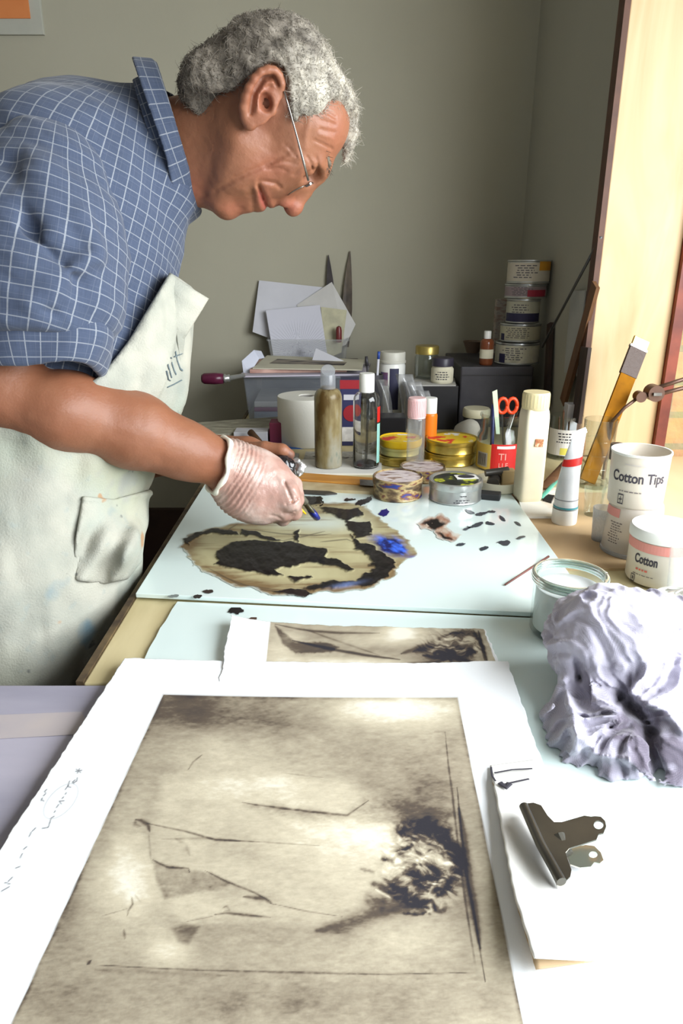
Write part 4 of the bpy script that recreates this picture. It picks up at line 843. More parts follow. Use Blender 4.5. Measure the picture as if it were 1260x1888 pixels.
# --- glove
m_glove = mat('thin_latex', srgb(170, 134, 122), .32, col2=srgb(196, 176, 166), scale=26, lo=.45, hi=.72, bump=.35, bscale=90, sss=.1, spec=.6)
m_cuffg = mat('latex_rim', srgb(238, 236, 222), .35, col2=srgb(222, 216, 200), scale=40, spec=.6)
fa = WR-C(300, 815, .975); fa /= np.linalg.norm(fa); ca = fa*1.0+np.array([.05, .10, 0]); ca /= np.linalg.norm(ca)
gc = C(404, 858, 1.012)
def glove(P):
    h = handsdf(P, .0015); t = (P-gc)@ca
    arm = chain(P, [gc, WR, C(440, 872, 1.025)], [.0385, .034, .032], .01)-.001
    d = smin(h, arm, .012)
    # pleats of loose latex between wrist and hand
    hb = np.cross(ca, [0, 0, 1.]); s_ = (P-gc)@hb; pl = .0016*np.sin(t*900+s_*260+3*fbm(P, 50, 3))*sst(.0, .015, t)*sst(.065, .02, t)
    d = d-pl+.0008*fbm(P, 70, 9, 2); px, py = ppx(P)
    for pts, wd, am in (([(524, 888), (532, 906), (540, 926)], 2.4, .0034), ([(548, 920), (538, 927), (528, 929)], 2.2, .0030), ([(545, 942), (534, 946), (522, 947)], 2., .0018), ([(520, 958), (512, 952), (500, 950)], 2., .0016), ([(505, 868), (515, 878), (522, 888)], 4, -.0016), ([(490, 925), (515, 918), (530, 914)], 7, .0012), ([(480, 905), (505, 898), (522, 896)], 6, .0010), ([(540, 900), (549, 912)], 4, -.0012)):
        q, _ = seg_dist(px, py, pts); d = d + am*np.exp(-(q/wd)**2)
    return smax(d, -t, .002)
o, v, c_ = sdf_obj('glove', glove, [-.22, -.03, .94], [-.04, .115, 1.14], .0018, m_glove); glv = mchild(o)
u0 = np.cross(ca, [0, 1., 0]); u0 /= np.linalg.norm(u0); u1 = np.cross(ca, u0)
ring = [cam2world(gc+ca*.002*math.sin(k*.8)+(u0*math.cos(k*2*PI/40)+u1*math.sin(k*2*PI/40))*.0405) for k in range(41)]
o = obj('rolled_rim', tube(ring, [.0036+.0009*math.sin(k*1.3) for k in range(41)], 10), m_cuffg, glv, smooth=True)
# --- glasses
m_steel = mat('spectacle_steel', srgb(150, 146, 140), .25, metal=.9)
m_lens = thin_glass('lens_glass', gloss=1.6)
gl = mchild(obj('glasses', tube([*[cam2world(Hp(*q)) for q in ((524, 168, -.086), (532, 195, -.082), (546, 245, -.077), (561, 302, -.070), (569, 333, -.064))]], [.0012, .0011, .0012, .0017, .0015], 8), m_steel, smooth=True))
lu = hU; lw = hW
for s in (-1, 1):
    c0 = Hp(553, 346)+hW*s*.031
    pts = [cam2world(c0+lu*math.cos(a)*.0175*(1+.1*math.cos(2*a))+lw*math.sin(a)*.0245+hF*.004*abs(math.sin(a))*-1) for a in np.linspace(0, 2*PI, 33)]
    obj('rim', tube(pts, .0008, 6), m_steel, gl, smooth=True)
    bm = bmesh.new(); a = [bm.verts.new(p+0*p) for p in pts[:-1]]; bm.faces.new(a); o = obj('lens', bm, m_lens, gl); s_ = o.modifiers.new('s', 'SOLIDIFY'); s_.thickness = .0012
    obj('hinge', tube([cam2world(Hp(562, 338)+hW*s*.054), cam2world(Hp(569, 333)+hW*s*.064)], .0018, 6), m_steel, gl)
obj('bridge', tube([cam2world(Hp(558, 350)-hW*.008), cam2world(Hp(564, 352)), cam2world(Hp(558, 350)+hW*.008)], .0009, 6), m_steel, gl)
obj('temple', tube([cam2world(Hp(523, 166, .088)), cam2world(Hp(545, 245, .076)), cam2world(Hp(568, 331, .064))], .0012, 6), m_steel, gl)
# --- hair
HL = [(318, 120), (340, 162), (372, 166), (398, 170), (420, 172), (436, 160), (452, 146), (470, 126), (490, 116), (520, 120), (532, 150), (534, 184), (538, 218), (548, 224), (560, 212), (578, 216), (600, 196), (622, 182), (640, 160), (676, 120), (600, 0), (300, 0)]
def hairsdf(P):
    w_ = wv(P); px, py = ppx(P)
    d = ell(P, skc, (.089, .080, .074), HAX); d = smin(d, ell(P, Hp(570, 236), (.048, .056, .060), HAX), .03)
    d = smin(d, ell(P, Hp(392, 158), (.034, .036, .052), HAX), .03)
    Q = P+.006*np.stack([fbm(P, 40, 81, 2), fbm(P, 40, 82, 2), fbm(P, 40, 83, 2)], -1); Q = np.stack([Q@hF*.45, Q@hU, Q@hW], -1)
    th = .0085+.0035*fbm(P, 30, 61, 2); d = d-th-.0038*fbm(Q, 95, 63, 2)-.0030*fbm(Q, 210, 65, 2)
    px2 = px+9*fbm(P, 60, 67, 2); py2 = py+9*fbm(P, 60, 68, 2)
    side = polysd(px2, py2, HL)/FPX*HD
    topf = ((P-Hp(652, 205))@hF)-.006*fbm(P, 60, 70, 2)                                 # on the mid line it runs on further forward
    mid = sst(.045, .018, np.abs(w_)); lim = side*(1-mid)+np.minimum(side, topf)*mid
    d = smax(d, lim, .006)
    tuft = chain(P, [Hp(630, 165)+hW*.012, Hp(645, 205)+hW*.014, Hp(648, 250)+hW*.016, Hp(641, 294)+hW*.018], [.016, .0115, .010, .0055], .01)-.003*fbm(P, 70, 72, 2)-.003*fbm(P, 160, 73, 2)
    return smin(d, tuft, .01)
hv, hq_, hc = nets(hairsdf, [-.27, .40, .84], [.06, .74, 1.16], .0022, pad=2.2)
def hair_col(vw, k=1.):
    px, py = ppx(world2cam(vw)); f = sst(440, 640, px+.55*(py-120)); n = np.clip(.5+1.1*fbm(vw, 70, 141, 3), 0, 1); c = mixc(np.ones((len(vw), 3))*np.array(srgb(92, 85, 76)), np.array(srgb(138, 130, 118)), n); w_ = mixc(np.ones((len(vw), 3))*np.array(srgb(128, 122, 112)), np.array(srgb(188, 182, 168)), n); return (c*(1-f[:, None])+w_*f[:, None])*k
m_hair = mat_attr('grey_hair', .6, .5, 300, .3)
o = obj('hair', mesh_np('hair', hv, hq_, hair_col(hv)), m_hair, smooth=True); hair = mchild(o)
# loose strands
nrm = np.empty(len(o.data.vertices)*3, np.float32); o.data.vertices.foreach_get('normal', nrm) if False else None
o.data.update(); nn = np.array([tuple(v_.normal) for v_ in o.data.vertices[:1]])
NV = len(o.data.vertices); nbuf = np.empty(NV*3, np.float32); o.data.vertex_normals.foreach_get('vector', nbuf); nbuf = nbuf.reshape(-1, 3)
pick = RNG.choice(NV, 15000); fw = np.asarray(cam2world(hF)-cam2world(np.zeros(3))); up_ = np.array([0, 0, 1.])
p0 = hv[pick]; n0 = nbuf[pick]; tv = n0*.55+RNG.normal(0, .45, p0.shape)+fw*.25-up_*.1; tv /= np.linalg.norm(tv, axis=1, keepdims=True)
Ln_ = RNG.uniform(.006, .017, len(p0))[:, None]; side_ = np.cross(tv, RNG.normal(0, 1, p0.shape)); side_ /= np.linalg.norm(side_, axis=1, keepdims=True)
K = 5; vs = []; ctr = p0-n0*.002
for k in range(K):
    t_ = k/(K-1); cc = ctr+tv*Ln_*t_+side_*Ln_*.45*math.sin(t_*2.4)*t_; wd = .00032*(1-t_*.7); b2 = np.cross(tv, side_); vs.append(np.stack([cc+side_*wd, cc-side_*wd*.5+b2*wd*.87, cc-side_*wd*.5-b2*wd*.87], 1))
vs = np.stack(vs, 1).reshape(-1, 3); n_s = len(p0); ii = np.arange(n_s)[:, None, None]*(K*3)+np.arange(K-1)[None, :, None]*3; f_ = []
for a_ in range(3): b_ = (a_+1) % 3; f_.append(np.concatenate([ii+a_, ii+b_, ii+b_+3, ii+a_+3], 2))
f_ = np.concatenate(f_, 1).reshape(-1, 4)
m_str = mat_attr('hair_strand', .5, 0, 300, .35)
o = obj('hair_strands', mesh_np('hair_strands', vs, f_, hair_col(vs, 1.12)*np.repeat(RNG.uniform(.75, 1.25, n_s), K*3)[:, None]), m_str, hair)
# eyebrows: short tufts
for s in (-1, 1):
    bm = bmesh.new(); pts = [(597, 274), (603, 288), (607, 302), (604, 316)]; cr_ = [cam2world(Hp(x_-1, y_, -(.044-.008*i))) if s < 0 else cam2world(Hp(x_-1, y_, (.044-.008*i))) for i, (x_, y_) in enumerate(pts)]
    tube(cr_, [.002, .0042, .0045, .002], 7, bm)
    for k in range(80):
        u = random.random()*2.99; i = int(u); f_ = u-i; b0 = np.array(cr_[i])*(1-f_)+np.array(cr_[i+1])*f_; b1 = b0+fw*random.uniform(.004, .009)+np.random.default_rng(k).normal(0, .0035, 3)
        tube([b0, b1], [.0006, .0002], 3, bm)
    mchild(obj('eyebrow', bm, mat('eyebrow_hair', srgb(112, 102, 88), .6, col2=srgb(84, 76, 66), scale=80)))
# ---------------------------------------------------------------- things on the bench
def put(px, yb, wpx, z=TZ):             # centre and radius of a round thing whose front foot shows at row yb
    p = T(px, yb, z); r = 0.0; X, Y = p[0], p[1]
    for _ in range(6):
        d = Y*cP-(z-H)*sP; r = wpx/2/FPX*d; Y = p[1]+r*.97; X = (px-CX)/FPX*d
    return float(X), float(Y), float(r)
def face(X, Y): return math.atan2(-Y, -X)
GL = dict(trans=1.0, ior=1.45)
m_glassy = mat('refracting_plastic', (.97, .98, .98), .03, **GL); m_clear = thin_glass('clear_glass', (.95, .975, .97), 1.3); m_clearp = thin_glass('clear_plastic', (.97, .975, .975), 1., .12, .12)
m_frost = thin_glass('frosted_plastic', (.96, .97, .97), .8, .25, .42, srgb(214, 218, 224))
m_gold = mat('gold_lacquer_tin', srgb(206, 182, 96), .28, metal=.85, col2=srgb(176, 150, 70), scale=30)
m_tin = mat('bright_tin', srgb(200, 202, 200), .3, metal=.8, col2=srgb(176, 178, 176), scale=20)
m_white = mat('white_plastic', srgb(238, 238, 232), .35); m_black = mat('black_plastic', srgb(34, 33, 36), .35)
m_cream = mat('cream_plastic', srgb(226, 218, 192), .45, col2=srgb(216, 204, 174), scale=10)
m_paper = mat('white_paper', srgb(232, 231, 226), .85, col2=srgb(222, 221, 214), scale=8)
m_lpaper = mat('label_paper', srgb(218, 212, 188), .8, col2=srgb(200, 194, 170), scale=40)
m_print_ink = mat('printed_ink', srgb(52, 50, 58), .8); m_orange = mat('orange_plastic', srgb(240, 128, 32), .35)
m_red = mat('red_plastic', srgb(210, 40, 34), .4); m_blue = mat('blue_plastic', srgb(46, 74, 150), .4); m_yellow = mat('yellow_plastic', srgb(228, 190, 30), .4, col2=srgb(216, 172, 24), scale=12)
m_wood = mat('yellow_wood', srgb(206, 150, 72), .5, col2=srgb(180, 122, 52), scale=8, stretch=(1, 6, 6)); m_wbrown = mat('brown_wood', srgb(112, 78, 50), .6, col2=srgb(86, 58, 38), scale=10, stretch=(4, 4, 1))
m_steel2 = mat('dull_steel', srgb(150, 148, 142), .35, metal=.9, col2=srgb(110, 108, 104), scale=40)
m_dgrey = mat('dark_grey_metal', srgb(72, 70, 74), .5, metal=.3, col2=srgb(56, 54, 58), scale=12)
def at_face(root): return face(root.location.x, root.location.y)
def dashes(r, a, wid, z0, z1, n, parent, taper=0., m=None, seed=0):      # rows of illegible small print on a curved label
    rg = random.Random(seed); bm = bmesh.new()
    for i in range(n):
        z = z1-(z1-z0)*(i+.5)/n; h = (z1-z0)/n*.42; x = -wid/2*rg.uniform(.6, 1); e = wid/2*rg.uniform(.4, 1)
        while x < e:
            l = wid*rg.uniform(.06, .2); wrap_rect(r, a+x/r, a+min(x+l, e)/r, z-h/2, z+h/2, .0007, taper, 3, bm); x += l+wid*.05
    return obj('label_print', bm, m or m_print_ink, parent)
def tin(name, label, px, yb, wpx, h=None, ytop=None, z=TZ, mbody=None, mlid=None, mtop=None, group=None, cat='tin', lid=.35, XYr=None, rimw=.03):
    X, Y, r = XYr or put(px, yb, wpx, z); h = h or float(rowz(Y, ytop))-z; t = base(name, (X, Y, z), label, cat, group)
    hl = h*lid
    obj('body', lathe([(0, 0), (r*.94, 0), (r*.97, .0015), (r*.985, .003), (r*.965, .005), (r*.965, h-hl), (r*.985, h-hl+.001), (r*.965, h-hl+.003), (0, h-hl+.003)], 56), mbody or m_gold, t, auto=35)
    o = obj('lid', lathe([(0, h-.0030), (r*(1-rimw*3), h-.0030), (r*(1-rimw*2), h-.0012), (r*(1-rimw), h), (r, h-.0016), (r, h-hl+.002), (r*.985, h-hl), (r*.966, h-hl+.0005)], 56), mlid or mbody or m_gold, t, auto=35)
    if mtop: obj('lid_label', lathe([(0, h-.0026), (r*(1-rimw*3.3), h-.0026), (r*(1-rimw*3.4), h-.0024), (0, h-.0024)], 48), mtop, t)
    return t, r, h
def topmat(name, cols, scale=26, rough=.45, stretch=(1, 1, 1), seed=0):
    if name in MATS: return MATS[name]
    m = bpy.data.materials.new(name); m.use_nodes = True; N = m.node_tree.nodes; L = m.node_tree.links; b = N['Principled BSDF']; b.inputs['Roughness'].default_value = rough
    tc = N.new('ShaderNodeTexCoord'); mp = N.new('ShaderNodeMapping'); mp.inputs['Scale'].default_value = stretch; mp.inputs['Location'].default_value = (seed, seed*2, 0); n = N.new('ShaderNodeTexNoise'); n.inputs['Scale'].default_value = scale; n.inputs['Detail'].default_value = 4
    r = N.new('ShaderNodeValToRGB'); r.color_ramp.interpolation = 'LINEAR'; els = r.color_ramp.elements
    while len(els) < len(cols): els.new(.5)
    for i, (p, c) in enumerate(cols): els[i].position = p; els[i].color = (*srgb(*c), 1)
    L.new(tc.outputs['Object'], mp.inputs[0]); L.new(mp.outputs[0], n.inputs['Vector']); L.new(n.outputs['Fac'], r.inputs[0]); L.new(r.outputs[0], b.inputs['Base Color']); MATS[name] = m; return m
m_smear = topmat('smeared_lid', [(.35, (120, 84, 60)), (.46, (216, 206, 204)), (.6, (190, 176, 178)), (.7, (104, 84, 84))], 30, stretch=(1, 2.2, 1))
m_smear_b = topmat('ink_stained_tin', [(.33, (44, 34, 32)), (.45, (104, 84, 62)), (.54, (176, 156, 110)), (.6, (120, 74, 48)), (.66, (40, 56, 130))], 26, .3, (1, 1, 2.4))
m_ylab = topmat('yellow_tin_label', [(.30, (196, 40, 32)), (.42, (222, 60, 40)), (.45, (236, 198, 40)), (.62, (240, 204, 48)), (.64, (240, 238, 232))], 22)
# -- ink tins
t, r, h = tin('ink_tin', 'low ink tin crusted with brown and blue ink, front of the tins on the glass', 733, 928, 92, ytop=876, z=GZ, mbody=m_smear_b, mtop=m_smear, group='ink tins')
t, r, h = tin('ink_tin', 'plain silver ink tin standing open topped with yellow green ink on its lid', 839, 934, 98, ytop=881, z=GZ, mbody=m_tin, group='ink tins', rimw=.05)
obj('lid_label', lathe([(0, h-.0026), (r*.83, h-.0026), (r*.82, h-.0023), (0, h-.0023)], 48), topmat('green_black_ink', [(.40, (30, 34, 32)), (.5, (60, 66, 40)), (.56, (190, 196, 40)), (.66, (70, 80, 60))], 30), t)
a = at_face(t); obj('paper_patch', Box((r*.42, -.0*r+.01, h-.0012), (r*.82, r*.5, .0012), Matrix.Rotation(.1, 3, 'Z')), m_paper, t)
o = obj('ink_blot', lathe([(0, h-.0003), (r*.2, h-.0003), (r*.19, h+.0002), (0, h+.0002)], 20, sx=1.6, c=(r*.42, .01, 0)), m_print_ink, t)
dashes(r*.966, a+.30, r*.7, h*.12, h*.32, 2, t, seed=3); dashes(r*.966, a+.3, r*.3, h*.42, h*.52, 1, t, seed=8)
t, r, h = tin('ink_tin', 'smeared ink tin half hidden behind the crusted tin', 779, 893, 84, ytop=858, mbody=m_smear_b, mtop=m_smear, group='ink tins')
X, Y, r = put(830, 863, 97); hz = float(rowz(Y, 806))-TZ
t, _, h1 = tin('ink_tin', 'gold ink tin under the yellow labelled one', 0, 0, 0, h=hz*.48, XYr=(X, Y, r), mbody=m_gold, group='ink tins')
t, _, h2 = tin('ink_tin', 'gold ink tin with yellow, red and white lid label, atop another gold tin', 0, 0, 0, h=hz*.52, z=TZ+h1, XYr=(X+.002, Y-.001, r), mbody=m_gold, mtop=m_ylab, group='ink tins')
X, Y, r = put(737, 862, 76); hz = float(rowz(Y, 806))-TZ
t, _, h1 = tin('ink_tin', 'gold ink tin at the bottom of the left yellow-topped stack', 0, 0, 0, h=hz*.36, XYr=(X-.003, Y, r), mbody=m_gold, group='ink tins')
t, _, h2 = tin('ink_tin', 'pale green banded ink tin in the middle of the left stack', 0, 0, 0, h=hz*.34, z=TZ+h1, XYr=(X, Y, r*.97), mbody=mat('pale_green_tin', srgb(176, 184, 136), .4, metal=.3, col2=srgb(196, 176, 96), scale=14), group='ink tins')
t, _, h3 = tin('ink_tin', 'yellow lidded ink tin on top of the left stack', 0, 0, 0, h=hz*.30, z=TZ+h1+h2, XYr=(X+.001, Y, r*1.03), mbody=m_yellow, mtop=m_ylab, group='ink tins', lid=.8)
# -- bottles
def bottle(name, label, px, yb, wpx, ycap0, ycap1, wcap, mb, mc, shoulder=.5, cat='bottle', z=TZ, neck=.9, sq=None, group=None, liquid=None, hollow=True, XYr=None):
    X, Y, r = XYr or put(px, yb, wpx, z); rc = wcap/wpx*r; zc1 = float(rowz(Y, ycap1))-z; zc0 = float(rowz(Y, ycap0))-z; t = base(name, (X, Y, z), label, cat, group)
    sh = r*shoulder*1.4; pr = [(0, 0), (r*.88, 0), (r*.97, .002), (r, .006), (r, zc1-sh)]
    for k in range(1, 7): a = k/6*PI/2; pr.append((rc*neck+(r-rc*neck)*math.cos(a), zc1-sh+sh*math.sin(a)))
    pr.append((rc*neck, zc1+.004))
    if hollow: pr += [(rc*neck-.0015, zc1+.004), (rc*neck-.0015, zc1)]+[(max(rr-.0016, .001), min(zz, zc1-.001)) for rr, zz in reversed(pr[4:-2])]+[(r-.0016, .006), (r*.88, .0035), (0, .0035)]
    else: pr.append((0, zc1+.004))
    obj('bottle_body', lathe(pr, 48, sq), mb, t, auto=40)
    obj('cap', lathe([(rc*.8, zc1-.001), (rc, zc1), (rc, zc0-.002), (rc*.94, zc0), (0, zc0)], 40), mc, t, auto=40)
    return t, r, zc0, zc1
X, Y, _ = put(640, 866, 10); 
pad = slab([T(556, 862, TZ+.0), T(586, 884, TZ), T(702, 884, TZ), T(706, 858, TZ)][::-1], -.004) if False else prism([tuple(T(*q)[:2]) for q in ((562, 876), (704, 876), (704, 850), (556, 850))], TZ, TZ+.004)
tag(obj('paper_pad', pad, m_paper), 'thin white pad of paper under the two clear bottles', 'pad')
m_stain = topmat('stained_plastic', [(.35, (120, 92, 50)), (.5, (196, 178, 130)), (.62, (220, 214, 190)), (.7, (110, 150, 140))], 26, .25, (1, 1, .35)); N_ = m_stain.node_tree.nodes['Principled BSDF']; N_.inputs['Transmission Weight'].default_value = .55; N_.inputs['IOR'].default_value = 1.3
t, r, zt, zc = bottle('squeeze_bottle', 'squeeze bottle stained amber and brown, flip cap open, left of the clear bottle', 606, 866, 50, 690, 716, 27, m_stain, m_frost, z=TZ+.004)
obj('flip_lid', lathe([(0, 0), (r*.50, 0), (r*.52, .004), (r*.46, .008), (0, .008)], 28), m_frost, t, loc=(0, .004, zt+.004), auto=40).rotation_euler = (math.radians(50), 0, 0)
t, r, zt, zc = bottle('squeeze_bottle', 'clear squeeze bottle with a white flip cap and red and teal side label', 675, 866, 48, 688, 722, 27, m_glassy, m_white, z=TZ+.004)
a = at_face(t); obj('red_label', wrap_rect(r, a+.9, a+1.5, zc*.62, zc*.82, .0006), m_red, t); obj('teal_label', wrap_rect(r, a+.9, a+1.5, .012, zc*.60, .0006), mat('teal_print', srgb(150, 206, 196), .6), t); obj('dip_tube', tube([(0, 0, .005), (.004, 0, zc)], .0028, 8), m_frost, t)
t, r, zt, zc = bottle('drum_bottle', 'slim clear tube bottle with a ridged pink cap in front of the yellow tins', 765, 874, 33, 733, 770, 32, m_clearp, mat('pink_plastic', srgb(240, 200, 200), .4), shoulder=.15)
bm = bmesh.new(); a0 = at_face(t); rc = r*.97
for k in range(36): a = 2*PI*k/36; box(bm, (rc*1.01*math.cos(a), rc*1.01*math.sin(a), (zc+zt)/2), (.0012, .0008, (zt-zc)*.8), Matrix.Rotation(a, 3, 'Z'))
obj('grip_rib', bm, MATS['pink_plastic'], t)
t, r, zt, zc = bottle('orange_bottle', 'small orange bottle with a white cap behind the pink-capped tube', 790, 846, 27, 733, 761, 24, m_orange, m_white, shoulder=.3, hollow=False)
# beige square bottle
X, Y, r = put(972, 928, 56, TZ+.008); h = float(rowz(Y, 752))-TZ-.008; ht = float(rowz(Y, 722))-TZ-.008
t = base('square_bottle', (X, Y, TZ+.008), 'tall square cream plastic bottle with a screw cap at the corner of the glass', 'bottle'); rr = r*.78
o = obj('bottle_body', lathe([(0, 0), (rr*.90, 0), (rr*.98, .004), (rr, .010), (rr*1.0, h-.016), (rr*.97, h-.008), (rr*.93, h-.003), (rr*.90, h-.001), (rr*.90, h), (0, h)], 72, 7), m_cream, t, auto=40); o.rotation_euler[2] = .12
obj('cap', lathe([(rr*1.05, h-.001), (rr*1.08, h), (rr*1.08, ht-.003), (rr*1.03, ht), (0, ht)], 44), mat('cream_cap', srgb(226, 212, 166), .45), t, auto=40)
bm = bmesh.new(); a = at_face(t)
for k in range(26): b = 2*PI*k/26; box(bm, (rr*1.078*math.cos(b), rr*1.078*math.sin(b), (h+ht)/2), (.0008, .0012, (ht-h)*.75), Matrix.Rotation(b, 3, 'Z'))
obj('grip_rib', bm, MATS['cream_cap'], t)
st = obj('rust_stain', Box((0, 0, 0), (.016, .0006, .014)), topmat('rust_mark', [(.4, (150, 84, 50)), (.55, (176, 120, 80)), (.65, (222, 212, 176))], 150), t); st.location = (rr*.30, -rr*1.005, h*.655); st.rotation_euler = (0, .1, .22)
# -- paper roll
X, Y, r = put(567, 828, 106); h = float(rowz(Y, 729))-TZ; t = base('paper_roll', (X, Y, TZ), 'big white centre-pull paper roll standing on end', 'paper roll')
obj('paper_winding', lathe([(r*.25, .001), (r*.98, .001), (r, .004), (r, h-.003), (r*.98, h), (r*.27, h), (r*.25, h-.003)], 64, closed=True), mat('soft_paper', srgb(226, 224, 214), .95, col2=srgb(214, 212, 202), scale=3, bump=.1, bscale=300), t, auto=40)
obj('core', lathe([(r*.225, .002), (r*.25, .002), (r*.25, h-.002), (r*.225, h-.002)], 40, closed=True), mat('grey_card', srgb(150, 146, 140), .9), t)
# -- storage boxes and papers on the left
def bin_box(name, label, x0, x1, y0_, y1_, z0, z1, m, cat='box', th=.002, flare=.93, lip=.008):
    cx_, cy_ = (x0+x1)/2, (y0_+y1_)/2; t = base(name, (cx_, cy_, z0), label, cat); w_, d_, h_ = x1-x0, y1_-y0_, z1-z0
    bm = bmesh.new()
    def ring(k, z, e=0.): return [bm.verts.new((sx*(w_/2*k-e), sy*(d_/2*k-e), z)) for sx, sy in ((-1, -1), (1, -1), (1, 1), (-1, 1))]
    rs = [ring(flare, 0), ring(1, h_), ring(1, h_, th), ring(flare, th, th)]; bm.faces.new(rs[0][::-1]); bm.faces.new(rs[3])
    for A, B in zip(rs, rs[1:]):
        for i in range(4): bm.faces.new((A[i], A[(i+1) % 4], B[(i+1) % 4], B[i]))
    obj('tray', bm, m, t, bevel=.001)
    bm = bmesh.new(); rs = [ring(1, h_-.004, -lip), ring(1, h_+.001, -lip), ring(1, h_+.001, 0), ring(1, h_-.004, 0)]
    for A, B in zip(rs, rs[1:]+rs[:1]):
        for i in range(4): bm.faces.new((A[i], A[(i+1) % 4], B[(i+1) % 4], B[i]))
    obj('rim', bm, m, t); return t
Yf, Yb = 1.93, 2.19; zrim = float(rowz(Yf, 694)); xl, xr = float(V(449, 700, Yf)[0]), float(V(664, 700, Yf)[0])
bb = bin_box('storage_box', 'translucent plastic storage box holding papers, left of the paper roll', xl, xr, Yf, Yb, TZ+.0003, zrim, thin_glass('box_plastic', (.95, .96, .97), .8, .2, .22, srgb(196, 202, 212)))
for i, (hh, c, n) in enumerate(((.030, (176, 186, 200), 'grey blue folder lying inside the translucent storage box'), (.012, (150, 84, 120), 'purple folder lying in the translucent storage box'), (.016, (208, 206, 200), 'pale papers lying on the purple folder in the storage box'))):
    zz = TZ+.003+sum((.030, .012, .016)[:i])+.0005*i
    tag(obj('folder', Box(((xl+xr)/2, (Yf+Yb)/2, zz+hh/2), ((xr-xl)*.86, (Yb-Yf)*.84, hh), Matrix.Rotation(.01*i, 3, 'Z')), mat('folder_%d' % i, srgb(*c), .7, col2=srgb(*[int(k*.9) for k in c]), scale=8), bevel=.002), n, 'folder', 'folders in the storage box')
# matted prints lying across the box
zt = zrim+.0012; c0 = V(560, 690, Yf)
def flat_sheet(name, label, cat, q, z, th, m, group=None, rise=0.): return tag(obj(name, prism([tuple(T(px, py, z)[:2]) for px, py in q], z, z+th), m), label, cat, group)
flat_sheet('paper_sheet', 'grey lilac sheet lying lowest across the top of the storage box', 'sheet', [(440, 696), (676, 692), (684, 672), (470, 668)], zt, .004, mat('lilac_grey_paper', srgb(180, 174, 186), .8))
flat_sheet('paper_sheet', 'pinkish brown print lying under the cream mount on the storage box', 'sheet', [(461, 688), (640, 686), (640, 668), (480, 668)], zt+.005, .010, topmat('pink_print', [(.4, (150, 110, 98)), (.6, (196, 160, 146))], 12, .7))
mt = base('matted_print', tuple(T(570, 675, zt+.016)), 'cream window mount round a dark landscape print on top of the storage box', 'print')
q = [tuple(T(px, py, zt+.016)[:2]) for px, py in ((466, 680), (668, 683), (672, 664), (493, 656))]; child('mount_board', prism(q, zt+.0155, zt+.018), mat('cream_mount', srgb(196, 192, 172), .85), mt)
q = [tuple(T(px, py, zt+.018)[:2]) for px, py in ((497, 670), (634, 674), (640, 668), (512, 662))]; child('print_image', prism(q, zt+.018, zt+.0186), topmat('dark_landscape', [(.4, (50, 46, 44)), (.5, (96, 88, 78)), (.6, (140, 130, 116))], 16, .7, (1, 3, 1)), mt)
def card(name, label, cat, q, dep, th, m, group=None, extra=None):     # upright flat thing seen at photo points q, each with its own plane y
    pts = [tuple(V(px, py, dep if np.isscalar(dep) else dep[i])) for i, (px, py) in enumerate(q)]; return tag(obj(name, slab(pts, th), m), label, cat, group)
m_lilp = mat('grey_white_paper', srgb(198, 198, 204), .85, col2=srgb(184, 184, 190), scale=6)
bm = slab([tuple(V(*p)) for p in ((449, 689, 1.96), (460, 690, 1.96), (478, 662, 2.02), (468, 646, 2.04), (446, 666, 1.99))], .0015); bm2 = slab([tuple(V(*p)) for p in ((468, 646, 2.04), (478, 662, 2.02), (488, 660, 2.02), (482, 648, 2.05))], .0015, bm)
tag(obj('folded_paper', bm, mat('bluish_white_paper', srgb(206, 210, 224), .85)), 'folded white paper with a pointed corner on the left end of the storage box', 'paper')
card('paper_scrap', 'white triangular paper scrap standing behind the cream mount', 'paper', [(576, 664), (636, 666), (583, 642)], [2.10, 2.10, 2.10], .001, m_lilp)
# purple handled tool resting on the rim
t = base('hand_tool', tuple(V(400, 699, 1.90)), 'tool with a dark purple handle and pale ferrule lying on the storage box rim', 'tool')
P0, P1, P2, P3, P4 = [Vector(V(*q)) for q in ((372, 698, 1.90), (412, 698, 1.90), (424, 697, 1.90), (440, 694, 1.90), (452, 691, 1.90))]
child('handle', tube([P0, P0.lerp(P1, .12), P0.lerp(P1, .6), P1], [.010, .0145, .0155, .0135], 14), mat('purple_lacquer', srgb(84, 26, 52), .3), t, smooth=True); child('ferrule', tube([P1, P1.lerp(P2, .3), P1.lerp(P2, .5), P2], [.010, .0125, .009, .010], 12), m_tin, t, smooth=True); child('shaft', tube([P2, P3, P4], [.007, .006, .005], 10), m_tin, t)
# crate behind with the upper clear bin and its papers
Yc0, Yc1 = 2.20, 2.315; zc_ = float(rowz(2.22, 668)); xa, xb_ = float(V(494, 660, 2.22)[0]), float(V(650, 660, 2.22)[0])
tag(obj('wooden_crate', Box(((xa+xb_)/2, (Yc0+Yc1)/2, (TZ+zc_)/2), (xb_-xa+.04, Yc1-Yc0, zc_-TZ)), m_dark, bevel=.002), 'dark crate against the wall carrying the small clear bin', 'crate')
bin_box('clear_bin', 'small clear bin against the wall stuffed with upright papers', xa+.003, xb_-.012, 2.205, 2.312, zc_, float(rowz(2.21, 626)), m_clearp, lip=.003, flare=.92)
yA = 2.302
card('paper_sheet', 'large blank tilted sheet behind the others at the wall', 'sheet', [(466, 612), (540, 640), (600, 640), (616, 532), (478, 517)], [2.28, 2.27, 2.27, 2.312, 2.312], .001, m_lilp, 'upright papers in the clear bin')
card('paper_sheet', 'tilted sheet in a plastic sleeve with its corner pointing up beside the dark blades', 'sheet', [(560, 660), (638, 636), (656, 598), (612, 520), (548, 562)], [2.262, 2.262, 2.28, 2.306, 2.296], .001, mat('sleeved_paper', srgb(196, 194, 190), .35), 'upright papers in the clear bin')
